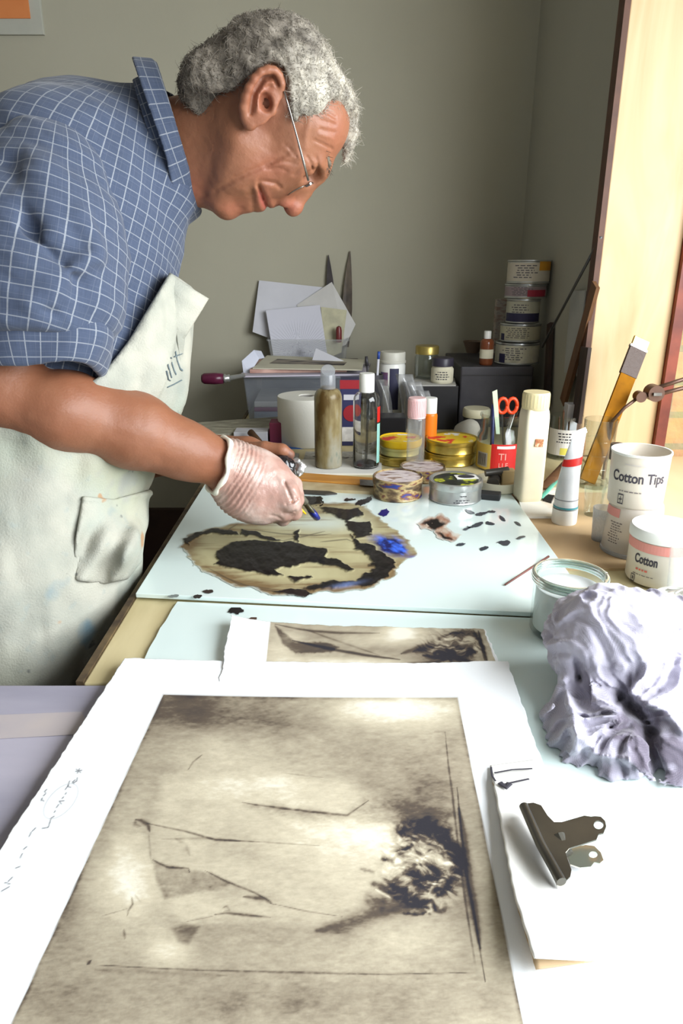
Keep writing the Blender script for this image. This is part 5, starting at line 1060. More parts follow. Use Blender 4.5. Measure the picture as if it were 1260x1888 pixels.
# radiating line drawing
def rays(x, y, P):
    n = fbm(np.stack([x, y, x*0], -1), .06, 3); an = np.arctan2(y-650, x-553); rr_ = np.hypot(x-553, y-650); l = np.abs(np.sin(an*34+.6*n)); c = mixc(np.ones(x.shape+(3,))*np.array(srgb(196, 196, 206)), np.array(srgb(96, 96, 112)), sst(.45, .0, l)*np.clip(30/(rr_+12), .15, .9)*sst(75, 45, rr_*(1-.2*n)))
    return mixc(c, np.array(srgb(80, 80, 96)), .7*np.exp(-(rr_/7)**2))
o = paper_grid('ray_drawing', [V(506, 668, 2.228), V(606, 668, 2.228), V(590, 562, 2.268), V(490, 572, 2.268)], 130, 130, lambda u, v, P: 0*u, rays, mat_attr('drawn_paper', .85, .05, 300, .2)); tag(o, 'pale sheet drawn with dark rays from one point, in the clear bin', 'drawing')
card('plastic_pouch', 'crinkled clear pouch with a cream card standing right in the bin', 'pouch', [(600, 662), (630, 650), (640, 572), (592, 566)], [2.252, 2.256, 2.284, 2.284], .002, mat('cream_card', srgb(190, 186, 156), .3, col2=srgb(168, 164, 140), scale=30))
bm = lathe([(0, 0), (.0085, 0), (.0095, .004), (.0095, .036), (.007, .046), (0, .05)], 20); tp = V(625, 631, 2.238); o = obj('cork_handle', bm, mat('dark_red_wood', srgb(110, 44, 44), .35), auto=40); o.location = tuple(tp); tag(o, 'short rounded dark red handle sticking up at the right end of the bin', 'handle')
for i, (px0, py0, px1, py1, wd, sk) in enumerate(((616, 600, 606, 470, 9, 2), (641, 640, 646, 463, 12, -1))):
    pts = []; yy = lambda p_: 2.296+.016*(600-p_)/140 if p_ < 600 else 2.296
    prof = [(0, .35), (.15, .8), (.4, 1), (.65, .8), (.85, .45), (1, .08)]
    Lp = [(px0+(px1-px0)*k-wd*w_, py0+(py1-py0)*k) for k, w_ in prof]; Rp = [(px0+(px1-px0)*k+wd*w_*(.7 if i == 0 else .55), py0+(py1-py0)*k) for k, w_ in prof]
    q = Lp+Rp[::-1]; card('wooden_paddle', ('narrow', 'wider, taller')[i]+' dark pointed blade leaning on the wall behind the papers', 'tool', q, [min(2.3145, yy(p[1])) for p in q], .003, mat('blade_%d' % i, srgb(*((58, 50, 50), (96, 84, 70))[i]), .6, col2=srgb(*((38, 34, 36), (66, 58, 52))[i]), scale=30), 'dark blades at the wall')
# plank, carton, maroon box, blue strip
bm = slab([tuple(T(*q)) for q in ((336, 806, TZ+.03), (520, 790, TZ+.03), (516, 768, TZ+.03), (332, 781, TZ+.03))], -.022); o = obj('plank', bm, mat('flaky_grey_plank', srgb(126, 122, 106), .55, col2=srgb(176, 172, 152), scale=24, stretch=(1, 4, 1), bump=.8, bscale=40)); tag(o, 'grubby grey plank wrapped in film lying across the back left of the bench', 'plank')
X0, X1 = T(432, 822), T(500, 822); 
def block(name, label, cat, x0, x1, yb, ytop, dep, m, group=None, rz=0., z=TZ, bev=.0015):
    a, b = T(x0, yb, z), T(x1, yb, z); Y = float((a[1]+b[1])/2); h = float(rowz(Y, ytop))-z; o = obj(name, Box((0, dep/2, h/2), (float(b[0]-a[0]), dep, h)), m, bevel=bev); o.location = (float((a[0]+b[0])/2), Y, z); o.rotation_euler = (0, 0, rz); return tag(o, label, cat, group)
block('carton', 'small white carton behind the hands on the left of the bench', 'carton', 432, 494, 823, 797, .05, m_lilp)
block('maroon_box', 'maroon box wedged between the white carton and the paper roll', 'box', 498, 520, 822, 780, .05, mat('maroon_card', srgb(112, 36, 62), .6), rz=.0)
flat_sheet('blue_card', 'bright blue card strip lying in front of the white carton', 'card', [(430, 828), (560, 828), (556, 822), (432, 822)], TZ, .003, mat('bright_blue_card', srgb(50, 96, 168), .6))
flat_sheet('paper_scrap', 'grey translucent film scrap lying left of the paper pad', 'film', [(500, 858), (548, 862), (552, 838), (510, 834)], TZ, .003, mat('grey_film', srgb(170, 170, 166), .35, col2=srgb(140, 140, 136), scale=30, bump=.6))
flat_sheet('newsprint', 'grey paint-marked paper lying below the roll and bottles', 'paper', [(536, 880), (560, 880), (556, 846), (730, 846), (712, 835), (520, 835)][0:0] or [(560, 848), (712, 848), (700, 834), (564, 834)], TZ, .002, topmat('marked_grey_paper', [(.4, (150, 148, 140)), (.6, (190, 188, 178)), (.68, (80, 76, 70))], 30, .8))
def stick(name, label, cat, p, q, r0, r1, m, parts=None, seg=10, flat=1., group=None, rz=0):
    t = base(name, tuple(p), label, cat, group); p, q = Vector(p), Vector(q); child('shaft', tube([p, p.lerp(q, .5), q], [r0, (r0+r1)/2, r1], seg, flat=flat), m, t, smooth=True)
    for n, a, b, ra, rb, mm in (parts or []): child(n, tube([p.lerp(q, a), p.lerp(q, (a+b)/2), p.lerp(q, b)], [ra, (ra+rb)/2*1.05, rb], seg, flat=flat), mm, t, smooth=True)
    return t
# ruler and palette knives at the back edge of the glass
GZb = GZ
flat_sheet('wooden_batten', 'pale tan wooden batten lying at the back of the glass beneath the ruler', 'batten', [(548, 905), (690, 912), (692, 894), (545, 885)], GZ, .006, mat('tan_batten', srgb(196, 180, 144), .6, col2=srgb(170, 150, 112), scale=20))
rl = base('wooden_ruler', tuple(T(615, 885, GZ+.006)), 'yellow varnished wooden ruler lying on the tan batten', 'ruler')
child('rule', prism([tuple(T(px, py, GZ+.006)[:2]) for px, py in ((534, 886), (690, 897), (690, 884), (534, 873))], GZ+.006, GZ+.010), m_wood, rl, bevel=.001)
child('metal_end', prism([tuple(T(px, py, GZ+.010)[:2]) for px, py in ((664, 894.5), (690, 896.5), (690, 886), (664, 884))], GZ+.010, GZ+.0105), m_steel2, rl)
kn = base('palette_knife', tuple(T(590, 905, GZ)), 'grimy dark palette knife lying flat behind the ink', 'palette knife')
child('blade', prism([tuple(T(px, py, GZ)[:2]) for px, py in ((556, 902), (600, 906), (622, 912), (600, 914), (548, 911))], GZ+.0005, GZ+.003), mat('inked_steel', srgb(70, 66, 62), .45, metal=.3), kn)
child('handle', tube([T(556, 907, GZ+.006), T(530, 905, GZ+.007), T(505, 902, GZ+.006)], [.004, .006, .005], 8), m_dark, kn)
# wooden brush leaning behind the far hand
stick('wooden_brush', 'worn brown brush handle sticking up behind the far hand', 'brush', T(505, 842, TZ+.006), V(462, 797, float(T(505, 842)[1])+.06), .0045, .0085, m_wbrown)
# ---- behind the bottles
t = base('white_tub', (0, 0, 0), 'white screw-top tub with a dark blue label behind the clear bottle', 'tub'); X, Y, r = put(722, 776, 46); t.location = (X, Y, TZ); zc = float(rowz(Y, 668))-TZ; zt_ = float(rowz(Y, 648))-TZ
obj('tub_body', lathe([(0, 0), (r*.95, 0), (r, .003), (r, zc-.008), (r*.9, zc), (0, zc)], 40), m_white, t, auto=40); obj('lid', lathe([(r*.98, zc), (r*1.03, zc), (r*1.03, zc+.006), (r*.98, zc+.007), (r*.98, zt_-.002), (r*.94, zt_), (0, zt_)], 40), mat('off_white_lid', srgb(206, 204, 192), .45), t, auto=40)
a = at_face(t); obj('label', wrap_rect(r, a-.2, a+.5, zc*.2, zc*.92, .0008), mat('navy_label', srgb(52, 52, 78), .6), t); obj('label', wrap_rect(r, a-1.1, a-.35, zc*.62, zc*.85, .0008), mat('red_blue_label', srgb(160, 60, 60), .6, col2=srgb(60, 100, 150), scale=30), t)
block('black_box', 'black box standing behind the tins carrying the small jars', 'box', 752, 842, 792, 712, .10, m_black)
bx = bpy.data.objects['black_box']; zb = float(rowz(bx.location.y, 712)); Yb_ = bx.location.y
flat_sheet('grey_card', 'grey card lying on the black box under the small jars', 'card', [(756, 712), (841, 712), (838, 698), (770, 694)], zb, .003, mat('grey_white_card', srgb(176, 174, 168), .8))
def jar(name, label, px, yb, wpx, ylid0, ylid1, z, mb, ml, lab=None, cat='jar', group=None, XYr=None):
    X, Y, r = XYr or put(px, yb, wpx, z); z1 = float(rowz(Y, ylid1))-z; z0 = float(rowz(Y, ylid0))-z; t = base(name, (X, Y, z), label, cat, group)
    obj('jar_body', lathe([(0, 0), (r*.9, 0), (r, .004), (r, z1-.008), (r*.85, z1-.001), (r*.85, z1+.004), (r*.80, z1+.004), (r*.80, z1-.002), (r*.94, z1-.010), (r*.94, .006), (0, .004)], 40), mb, t, auto=40)
    obj('lid', lathe([(r*.92, z1), (r*.97, z1), (r*.97, z0-.002), (r*.92, z0), (0, z0)], 40), ml, t, auto=40)
    if lab: a = at_face(t); obj('label', wrap_rect(r, a-1.2, a+1.2, z1*.12, z1*.85, .0006), lab, t); dashes(r, a, r*1.3, z1*.2, z1*.75, 4, t, seed=len(label))
    return t, r, z0
jar('glass_jar', 'clear jar with a brass lid on the grey card, behind the labelled jar', 786, 700, 44, 637, 652, zb+.003, m_clear, mat('brass_lid', srgb(170, 150, 84), .35, metal=.7))
jar('small_jar', 'small cream labelled jar with a dark lid on the grey card', 815, 708, 41, 659, 674, zb+.003, m_lpaper, mat('navy_lid', srgb(54, 50, 62), .4), lab=m_lpaper)
# dark metal box with the can stack
Yg = 1.90; gx0, gx1 = float(V(850, 680, Yg)[0]), float(V(985, 680, Yg)[0]); zg = float(rowz(Yg, 676)); dep_ = .30
t = base('metal_box', ((gx0+gx1)/2, Yg+dep_/2, TZ), 'dark grey metal box carrying the stack of printed cans', 'box'); obj('box_body', Box((0, 0, (zg-TZ)/2), (gx1-gx0, dep_, zg-TZ)), m_dgrey, t, bevel=.004)
obj('handle', tube([(-(gx1-gx0)/2-.002, -.05, (zg-TZ)*.35), (-(gx1-gx0)/2-.012, -.05, (zg-TZ)*.40), (-(gx1-gx0)/2-.012, -.05, (zg-TZ)*.7), (-(gx1-gx0)/2-.002, -.05, (zg-TZ)*.75)], .004, 8), m_steel2, t); obj('lid_seam', Box((0, -dep_/2-.0005, (zg-TZ)*.86), (gx1-gx0-.01, .001, .003)), m_black, t)
m_can = topmat('printed_can', [(.35, (176, 172, 150)), (.5, (202, 198, 176)), (.66, (186, 182, 168))], 30, .4)
def can(label, pl, pr, yt, yb, Y, z, m, lab, band=None, seed=0, gold=False):
    xl_, xr_ = float(V(pl, yb, Y)[0]), float(V(pr, yb, Y)[0]); r = (xr_-xl_)/2; X = (xl_+xr_)/2; h = float(rowz(Y, yt))-float(rowz(Y, yb)); t = base('paint_can', (X, Y, z), label, 'can', 'printed cans stacked on the metal box')
    obj('can_body', lathe([(0, .001), (r*.93, 0), (r*.99, .001), (r, .003), (r*.97, .005), (r*.97, h-.006), (r, h-.004), (r*.99, h-.001), (r*.95, h-.001), (r*.92, h-.004), (0, h-.004)], 48), m_gold if gold else m_tin, t, auto=35)
    a = at_face(t); obj('label', wrap_rect(r*.97, a-1.7, a+1.7, .0065, h-.0075, .0006, n=30), lab, t)
    if band: obj('label_band', wrap_rect(r*.97, a+band[0], a+band[1], h*band[2], h*band[3], .0009), band[4], t)
    dashes(r*.97, a-.15, r*1.2, h*.22, h*.8, 6, t, seed=seed, m=mat('faded_print', srgb(96, 92, 98), .8)); return h
zz = zg+.0; Ys = Yg+.075; navy = mat('navy_band', srgb(46, 44, 76), .6); crim = mat('crimson_band', srgb(150, 36, 58), .6); ochre = mat('ochre_band', srgb(200, 140, 40), .6)
zz += can('wide low printed can at the bottom of the stack', 912, 992, 632, 672, Ys, zz, m_tin, m_can, (-.9, -.55, .1, .5, navy), 1)
zz += can('second can up, cream with small rows of print', 921, 995, 598, 632, Ys+.004, zz, m_tin, mat('can_cream', srgb(190, 186, 160), .5, col2=srgb(178, 172, 148), scale=20), (-1.15, -.85, .1, .45, navy), 2)
zz += can('third can up with a navy band low on its label', 932, 993, 553, 598, Ys, zz, m_tin, mat('can_grey', srgb(182, 180, 162), .5), (-1.3, 1.3, .08, .42, navy), 3)
zz += can('narrow can with a crimson and grey band under the top can', 930, 1006, 526, 553, Ys+.006, zz, m_tin, mat('can_pinkgrey', srgb(150, 134, 138), .5), (.1, 1.2, .15, .6, crim), 4)
zz += can('topmost can, cream label with an ochre and red corner', 934, 1012, 482, 526, Ys, zz, m_tin, mat('can_bright', srgb(196, 188, 172), .5), (.5, 1.5, .55, .95, ochre), 5)
bottle('amber_bottle', 'small amber dropper bottle with white label left of the can stack', 896, 674, 25, 610, 624, 13, mat('amber_glass', srgb(120, 66, 40), .2), m_white, z=zg, hollow=False, shoulder=.5)
t = [o for o in COL.objects if o.name.startswith('amber_bottle')][0]; a = at_face(t); obj('label', wrap_rect(.5*25/FPX*1.95, a-1.2, a+1.2, .018, .042, .0006), m_lpaper, t)
X, Y, r = put(872, 652, 38, zg); tag(obj('saucer', lathe([(0, 0), (r*.6, 0), (r*.9, .028), (r, .034), (r*.94, .034), (r*.8, .026), (0, .006)], 32), mat('brown_pottery', srgb(112, 92, 76), .5), loc=(X, Y, zg), auto=40), 'small brown dish left of the amber bottle on the metal box', 'dish')
block('slim_carton', 'slim printed carton standing left of the can stack', 'carton', 910, 932, 655, 552, .03, topmat('faded_carton', [(.4, (150, 128, 116)), (.55, (176, 168, 156)), (.68, (110, 90, 96))], 30, .7, (1, 1, 3)), z=zg)
# plastic sleeves fanned behind the tins
m_film = thin_glass('clear_film', (.93, .93, .94), 1.4, .15, .22)
for i, (x0, x1, yt, Yd) in enumerate(((738, 770, 690, 1.78), (752, 786, 704, 1.74), (772, 800, 720, 1.70), (700, 722, 700, 1.84))):
    me = sheet(lambda u, v_, x0=x0, x1=x1, yt=yt, Yd=Yd: tuple(V(x0+(x1-x0)*u+18*v_*v_*0-20*v_+14*math.sin(v_*2.2), 815+(yt-815)*v_, Yd+.03*v_+.012*math.sin(u*5+v_*3))), 12, 16)
    o = obj('plastic_sleeve', me, m_film, smooth=True); s = o.modifiers.new('s', 'SOLIDIFY'); s.thickness = .0012; tag(o, 'curved clear plastic sleeve standing on edge behind the tins', 'sleeve', 'clear sleeves behind the tins')
block('black_tape_box', 'flat black glossy box behind the left yellow tin', 'box', 702, 748, 818, 770, .06, m_black)
block('printed_carton', 'small navy and red carton between the two clear bottles', 'carton', 628, 662, 822, 700, .05, mat('navy_carton', srgb(44, 46, 84), .5))
pcx = bpy.data.objects['printed_carton']; hc_ = float(rowz(pcx.location.y, 700))-TZ
obj('red_panel', Box((0, -.0006, hc_*.93), (.048, .0012, hc_*.13)), mat('deep_red_print', srgb(150, 30, 40), .5), pcx); o = obj('red_disc', lathe([(0, 0), (.020, 0), (.020, .0012), (0, .0012)], 28), MATS['deep_red_print'], pcx, loc=(.004, 0, hc_*.50)); o.rotation_euler = (PI/2, 0, 0); obj('white_panel', Box((0, -.0006, hc_*.74), (.030, .0012, hc_*.08)), m_lilp, pcx); obj('foot_label', Box((0, -.0006, hc_*.18), (.046, .0012, hc_*.22)), topmat('scrap_label', [(.4, (190, 186, 180)), (.6, (220, 216, 210)), (.64, (90, 60, 80))], 40, .8), pcx)
pc = base('pencil_pot', (0, 0, 0), 'dark pot of pens right of the matted print', 'pot'); X, Y, r = put(690, 790, 30); pc.location = (X, Y, TZ); hh = float(rowz(Y, 690))-TZ; obj('pot_body', lathe([(0, 0), (r, 0), (r, hh), (r*.9, hh), (r*.9, .004), (0, .004)], 24), m_dgrey, pc, auto=40)
stick('pen', 'blue-tipped white pen leaning in the dark pot', 'pen', (X, Y, TZ+.006), V(699, 648, Y+.0), .0035, .0035, m_lilp, [('pen_cap', .9, 1., .0038, .0038, m_blue)]); stick('spoon_tool', 'dark rounded tool standing in the pot beside the pen', 'tool', (X-.006, Y, TZ+.006), V(676, 662, Y), .003, .003, m_dgrey, [('tool_head', .90, 1.04, .005, .004, m_dgrey)])
# ---- labelled jar of tools
X, Y, r = put(919, 872, 84); h = float(rowz(Y, 762))-TZ; t = base('tool_jar', (X, Y, TZ), 'big glass jar with a red and yellow label holding scissors and tools', 'jar')
obj('jar_glass', lathe([(0, 0), (r*.93, 0), (r*.98, .003), (r*.98, h*.62), (r*.86, h*.70), (r*.86, h*.93), (r*.92, h*.96), (r*.92, h), (r*.86, h), (r*.82, h*.93), (r*.82, h*.70), (r*.93, h*.61), (r*.93, .006), (0, .006)], 48), m_clear, t, auto=35)
a = at_face(t); obj('yellow_label', wrap_rect(r*.98, a-1.5, a-.35, .004, h*.50, .0006), mat('yellow_label', srgb(206, 178, 84), .6), t); obj('red_label', wrap_rect(r*.98, a-.35, a+1.3, .004, h*.52, .0006), mat('red_label', srgb(196, 36, 34), .55), t)
obj('barcode_panel', wrap_rect(r*.98, a-1.1, a-.5, h*.08, h*.34, .0010), mat('barcode_grey', srgb(176, 172, 164), .7), t); bm = bmesh.new()
for k in range(13): aa = a-1.05+k*.040; wrap_rect(r*.98, aa, aa+(.012, .02, .016)[k % 3], h*.10, h*.32, .0013, n=2, bm=bm)
obj('barcode', bm, m_print_ink, t); wrap_text('TI', h*.17, r*.98+.0009, a+.15, h*.24, mat('pink_print_ink', srgb(236, 150, 140), .6), t, bold=.0002); wrap_text('LLE', h*.12, r*.98+.0009, a+.2, h*.10, MATS['pink_print_ink'], t)
obj('white_flash', wrap_rect(r*.98, a-.1, a+.7, h*.44, h*.49, .0011), m_paper, t)
Zt = TZ+.01
stick('craft_knife', 'navy handled craft knife standing in the labelled jar', 'knife', (X-.018, Y-.010, Zt), V(910, 745, Y-.005), .006, .008, mat('navy_plastic', srgb(40, 46, 92), .4), [('blade', 1.0, 1.16, .004, .0015, m_tin)], flat=.6)
sc = base('scissors', (X+.01, Y, Zt), 'orange-red handled scissors standing handles up in the labelled jar', 'scissors')
for s_ in (-1, 1):
    cc = Vector(V(936+9*s_, 748, Y+.0)); child('handle_loop', tube([cc+Vector((math.cos(k*PI/8)*.0105, 0, math.sin(k*PI/8)*.016)) for k in range(17)], .0040, 8), mat('orange_red', srgb(226, 70, 30), .4), sc, smooth=True)
    child('blade', tube([cc+Vector((0, 0, -.017)), Vector((X+.008-.004*s_, Y, Zt+.002))], [.004, .0022], 6, flat=.5), m_steel2, sc)
card('color_strip', 'pale green strip standing upright in the labelled jar', 'strip', [(915, 800), (922, 800), (917, 718), (908, 722)], [Y-.012]*4, .0015, mat('pale_green_strip', srgb(196, 208, 180), .6))
stick('thin_brush', 'thin silver ferruled brush leaning right in the labelled jar', 'brush', (X+.004, Y+.008, Zt), V(952, 752, Y+.02), .0022, .0028, m_steel2)
# respirator-like cup and dark tin
X, Y, r = put(876, 812, 46); t = base('dark_tin', (X, Y, TZ), 'small dark tin with a cream lid behind the tool jar', 'tin'); h = float(rowz(Y, 752))-TZ
obj('tin_body', lathe([(0, 0), (r, 0), (r, h*.72), (0, h*.72)], 32), m_black, t, auto=40); obj('lid', lathe([(r*1.04, h*.72), (r*1.08, h*.74), (r*1.08, h*.95), (r, h), (0, h)], 32), mat('cream_lid', srgb(190, 184, 156), .5), t, auto=40)
o = obj('filter_cup', lathe([(0, .052), (.010, .050), (.022, .036), (.029, .012), (.031, 0), (.029, 0), (.026, .012), (.019, .033), (0, .046)], 32), mat('grey_felt', srgb(158, 154, 142), .9, bump=.2), auto=40); o.location = tuple(T(858, 800, TZ+.030)); o.rotation_euler = (math.radians(50), 0, math.radians(25)); tag(o, 'domed grey felt cup leaning against the dark tin', 'felt cup')
# dish with weights, black rubber blocks
X, Y, r = put(918, 913, 84, GZ); t = base('white_dish', (X, Y, GZ), 'low white dish of grey weights beside the cream bottle', 'dish'); h = .020
obj('bowl', lathe([(0, 0), (r*.93, 0), (r, .003), (r, h), (r*.95, h), (r*.94, .005), (0, .005)], 48), mat('ivory_ceramic', srgb(214, 208, 184), .4), t, auto=40)
for i, (dx, dy, l, rr_, az) in enumerate(((-.010, -.004, .032, .012, 1.3), (-.004, .000, .046, .007, .1))):
    c = Vector((X+dx, Y+dy, GZ+.005+rr_+.022*i)); d = Vector((math.cos(az), math.sin(az), .1)).normalized()*l/2; tag(obj('metal_weight', tube([c-d, c+d], rr_, 20), mat('grey_weight', srgb(92, 90, 86), .4, metal=.5), auto=40), 'grey metal cylinder lying in the white dish', 'weight', 'weights in the white dish')
o = obj('tan_block', Box((0, 0, 0), (.026, .020, .032)), mat('tan_wax', srgb(170, 148, 104), .6), bevel=.002); o.location = (X+.018, Y+.004, GZ+.005+.017); tag(o, 'small tan block at the right of the white dish', 'block')
a_ = T(905, 922, GZ); o = obj('rubber_block', Box((0, 0, .006), (.040, .026, .012)), mat('black_rubber', srgb(40, 40, 42), .6), bevel=.002); o.location = (float(a_[0]), float(a_[1])+.01, GZ); o.rotation_euler = (0, 0, -.3); tag(o, 'black rubber block lying on the glass between silver tin and cream bottle', 'block')
# card with black piece under the cream bottle's right side
flat_sheet('paint_card', 'white card with orange and pink smears right of the cream bottle', 'card', [(966, 956), (1020, 956), (1040, 902), (950, 902)], TZ+.004, .004, topmat('peach_smears', [(.45, (236, 232, 222)), (.6, (232, 200, 170)), (.7, (220, 150, 130))], 14, .7))
o = tag(obj('ink_chip', prism([tuple(T(*q)[:2]) for q in ((1000, 931), (1016, 936), (1022, 924), (1010, 922))], TZ+.008, TZ+.012), m_black), 'black chip lying on the smeared white card', 'chip')
stick('teal_stick', 'teal plastic comb strip lying between cream bottle and paint tube', 'strip', T(998, 918, TZ+.012), T(1028, 885, TZ+.016), .0045, .0045, mat('teal_plastic', srgb(96, 176, 152), .5), flat=.4)
# ---- white paint tube standing on its cap
X, Y, r = put(1040, 970, 45, TZ+.004); zb_ = TZ+.004; hc = float(rowz(Y, 934))-zb_; ht = float(rowz(Y, 802))-zb_
t = base('paint_tube', (X, Y, zb_), 'white metal paint tube with a red band standing on its cap', 'paint tube')
obj('cap', lathe([(0, 0), (r*.96, 0), (r, .003), (r, hc-.002), (0, hc-.002)], 40), m_white, t, auto=40)
def tubef(u, v_):
    a = u*2*PI; k = 1-v_; fl = v_**1.3; x = r*.95*math.cos(a)*(1-.42*fl); y = r*.95*math.sin(a)*(1-fl)*1+.0008*math.sin(a); z = hc+(ht-hc)*v_; return (x+.013*v_*v_, y+.01*v_, z+.008*fl*math.cos(a)*v_)
bm = bmesh.new(); bm.from_mesh(sheet(tubef, 41, 26)); bmesh.ops.remove_doubles(bm, verts=bm.verts, dist=1e-6)
o = obj('tube_body', bm, mat('tube_white', srgb(222, 224, 224), .35, col2=srgb(206, 208, 210), scale=30), t, smooth=True)
o = obj('crimp', Box((.013, .010, ht+.002), (r*1.12, .0018, .010), Matrix.Rotation(-.42, 3, 'Y')), MATS['tube_white'], t)
def bandm(name, v0, v1, m):
    me = sheet(lambda u, v_: tuple(np.array(tubef(u, v0+(v1-v0)*v_))+np.array([math.cos(u*2*PI)*.0006, math.sin(u*2*PI)*.0006, 0])), 41, 4); obj(name, me, m, t, smooth=True)
bandm('red_band', .58, .68, m_red); bandm('teal_ring', .005, .03, mat('teal_ring', srgb(70, 150, 160), .5)); bandm('side_stripe', .12, .13, mat('grey_stripe', srgb(120, 120, 124), .5))
# ---- white labelled jar of fine brushes
X, Y, r = put(1038, 850, 58); t = base('brush_jar', (X, Y, TZ), 'clear jar with white and yellow label holding fine brushes behind the paint tube', 'jar'); h = float(rowz(Y, 765))-TZ
obj('jar_glass', lathe([(0, 0), (r*.96, 0), (r, .003), (r, h), (r*.93, h), (r*.93, .005), (0, .005)], 44), m_clear, t, auto=40); a = at_face(t); obj('label', wrap_rect(r, a-1.2, a+1.3, h*.12, h*.72, .0006), m_paper, t); obj('label_band', wrap_rect(r, a-.2, a+1.1, h*.14, h*.3, .0009), mat('lemon_label', srgb(226, 216, 96), .6), t); dashes(r, a, r*1.1, h*.4, h*.66, 4, t, seed=11)
for i, (px, py, dx) in enumerate(((1032, 772, -.012), (1050, 780, .010), (1040, 760, .0))):
    stick('fine_brush', 'fine brush standing in the clear labelled jar', 'brush', (X+dx, Y+.004*i, TZ+.008), V(px, py, Y-.01), .0016, .0022, m_wbrown, [('bristle', 1.0, 1.07, .0022, .0004, mat('bristles', srgb(100, 70, 60), .8))], group='fine brushes in the labelled jar')
block('white_bottle_cap', 'white box-shaped cap of a bottle beside the brush jar', 'bottle', 1038, 1058, 842, 746, .03, m_lilp)
# ---- tall glass with the yellow rule
X, Y, r = put(1094, 905, 58); h = float(rowz(Y, 772))-TZ; t = base('tall_glass', (X, Y, TZ), 'tall clear glass with the long yellow rule standing in it', 'glass'); m_tall = thin_glass('bright_glass', (.90, .92, .90), 2.0)
obj('tumbler', lathe([(0, 0), (r*.85, 0), (r*.9, .003), (r, h), (r*.95, h), (r*.86, .008), (0, .008)], 48), m_tall, t, auto=40)
for k, zz_ in enumerate((.3, .5, .7)): obj('etched_ring', tube([(r*(.9+.1*zz_)*1.01*math.cos(q*PI/16), r*(.9+.1*zz_)*1.01*math.sin(q*PI/16), h*zz_) for q in range(33)], .0007, 5), m_clear, t)
# the rule: broad flat bar, leans to the right against the window side
A, B = Vector(T(1040, 862, TZ+.012)), Vector(V(1186, 624, 1.47)); A = Vector((X-.012, Y+.0, TZ+.010)); dr = (B-A).normalized(); sd = dr.cross(Vector((0, 1, 0))).normalized(); nn_ = dr.cross(sd)
def bar(p, q, w_, th_): return slab([p-sd*w_/2, p+sd*w_/2, q+sd*w_/2, q-sd*w_/2], th_)
t = base('folding_rule', tuple(A), 'broad yellow wooden rule with a dark taped end leaning out of the tall glass', 'rule'); wR = 30/FPX*1.5
child('rule_bar', bar(A, A.lerp(B, .74), wR, .006), mat('ochre_varnish', srgb(150, 98, 8), .75, spec=.15, col2=srgb(126, 80, 6), scale=14, stretch=(2, 2, 2)), t, bevel=.0008); child('taped_end', bar(A.lerp(B, .74), A.lerp(B, .93), wR*1.08, .0075), mat('dark_tape', srgb(74, 56, 46), .5, bump=.4, bscale=200), t, bevel=.0008)
child('brass_tip', bar(A.lerp(B, .93), A.lerp(B, 1.), wR*1.02, .006), m_gold, t, bevel=.0008); child('end_plate', bar(A.lerp(B, .926), A.lerp(B, .94), wR*1.12, .0085), m_tin, t)
A2, B2 = Vector(T(1004, 900, TZ+.012)), Vector(T(1052, 846, TZ+.03)); t = stick('wood_scraper', 'grey brown wooden scraper lying slanted between cream bottle and tube', 'scraper', A2, B2, .012, .010, m_wbrown, flat=.25)
# ---- small glasses near the tubs
X, Y, r = put(1092, 955, 38, TZ+.004); h = float(rowz(Y, 902))-TZ; tag(obj('shot_glass', lathe([(0, 0), (r*.72, 0), (r*.78, .002), (r, h), (r*.95, h), (r*.72, .010), (0, .010)], 36), m_clear, loc=(X, Y, TZ+.004), auto=40), 'small clear glass between the paint tube and the cotton tubs', 'glass')
t, r, z0_, z1_ = bottle('glass_vial', 'clear glass vial with a black screw cap behind the cotton tubs', 1122, 962, 34, 818, 846, 26, m_clear, m_black, z=TZ+.004, shoulder=.4)
X, Y, r = put(1108, 1002, 40, TZ+.004); tag(obj('plastic_cup', lathe([(0, 0), (r*.8, 0), (r*.84, .002), (r, .055), (r*.96, .055), (r*.8, .004), (0, .004)], 36), m_frost, loc=(X, Y, TZ+.004), auto=40), 'short frosted plastic cup left of the lower cotton tub', 'cup')
# ---- cotton tubs
m_tub = mat('tub_plastic', srgb(218, 210, 196), .4, col2=srgb(210, 201, 187), scale=6); m_txt = mat('tub_lettering', srgb(66, 62, 72), .6); m_pink = mat('pink_band', srgb(226, 150, 140), .55)
def tub(label, XYr, z, h, r1, mbody, parts=(), open_top=False, lidh=.012, group='cotton tubs'):
    X, Y, r0 = XYr; t = base('cotton_tub', (X, Y, z), label, 'tub', group); tp = (r1-r0)/h
    if open_top: pr = [(0, 0), (r0*.96, 0), (r0, .003), (r1, h), (r1*.965, h), (r0*.95, .004), (0, .004)]
    else: pr = [(0, 0), (r0*.96, 0), (r0, .003), (r1, h-.004), (r1*.98, h), (0, h)]
    obj('tub_body', lathe(pr, 60), mbody, t, auto=40); return t, tp
XYr = put(1162, 1034, 103, TZ+.004); X, Y, r = XYr; zt1 = float(rowz(Y-.0, 926))-TZ-.004
t, tp = tub('upside-down clear tub with a pink band under the open cotton tips tub', XYr, TZ+.004, zt1, r*.90, mat('cloudy_tub', srgb(226, 220, 212), .35, trans=.35, ior=1.2)); a = at_face(t)
obj('rim_ring', lathe([(r, .0), (r*1.03, .001), (r*1.03, .006), (r, .007)], 60, closed=True), m_frost, t); obj('pink_band', wrap_rect(r, a-1.4, a-.55, zt1*.78, zt1*.95, .0008, tp), m_pink, t); dashes(r, a-.65, r*.6, zt1*.25, zt1*.7, 9, t, tp, m=mat('grey_small_print', srgb(120, 112, 112), .7), seed=5)
z2 = TZ+.004+zt1+.0005; r2 = 96/2/FPX*(Y*cP-(z2-H)*sP); h2 = float(rowz(Y, 830))-z2
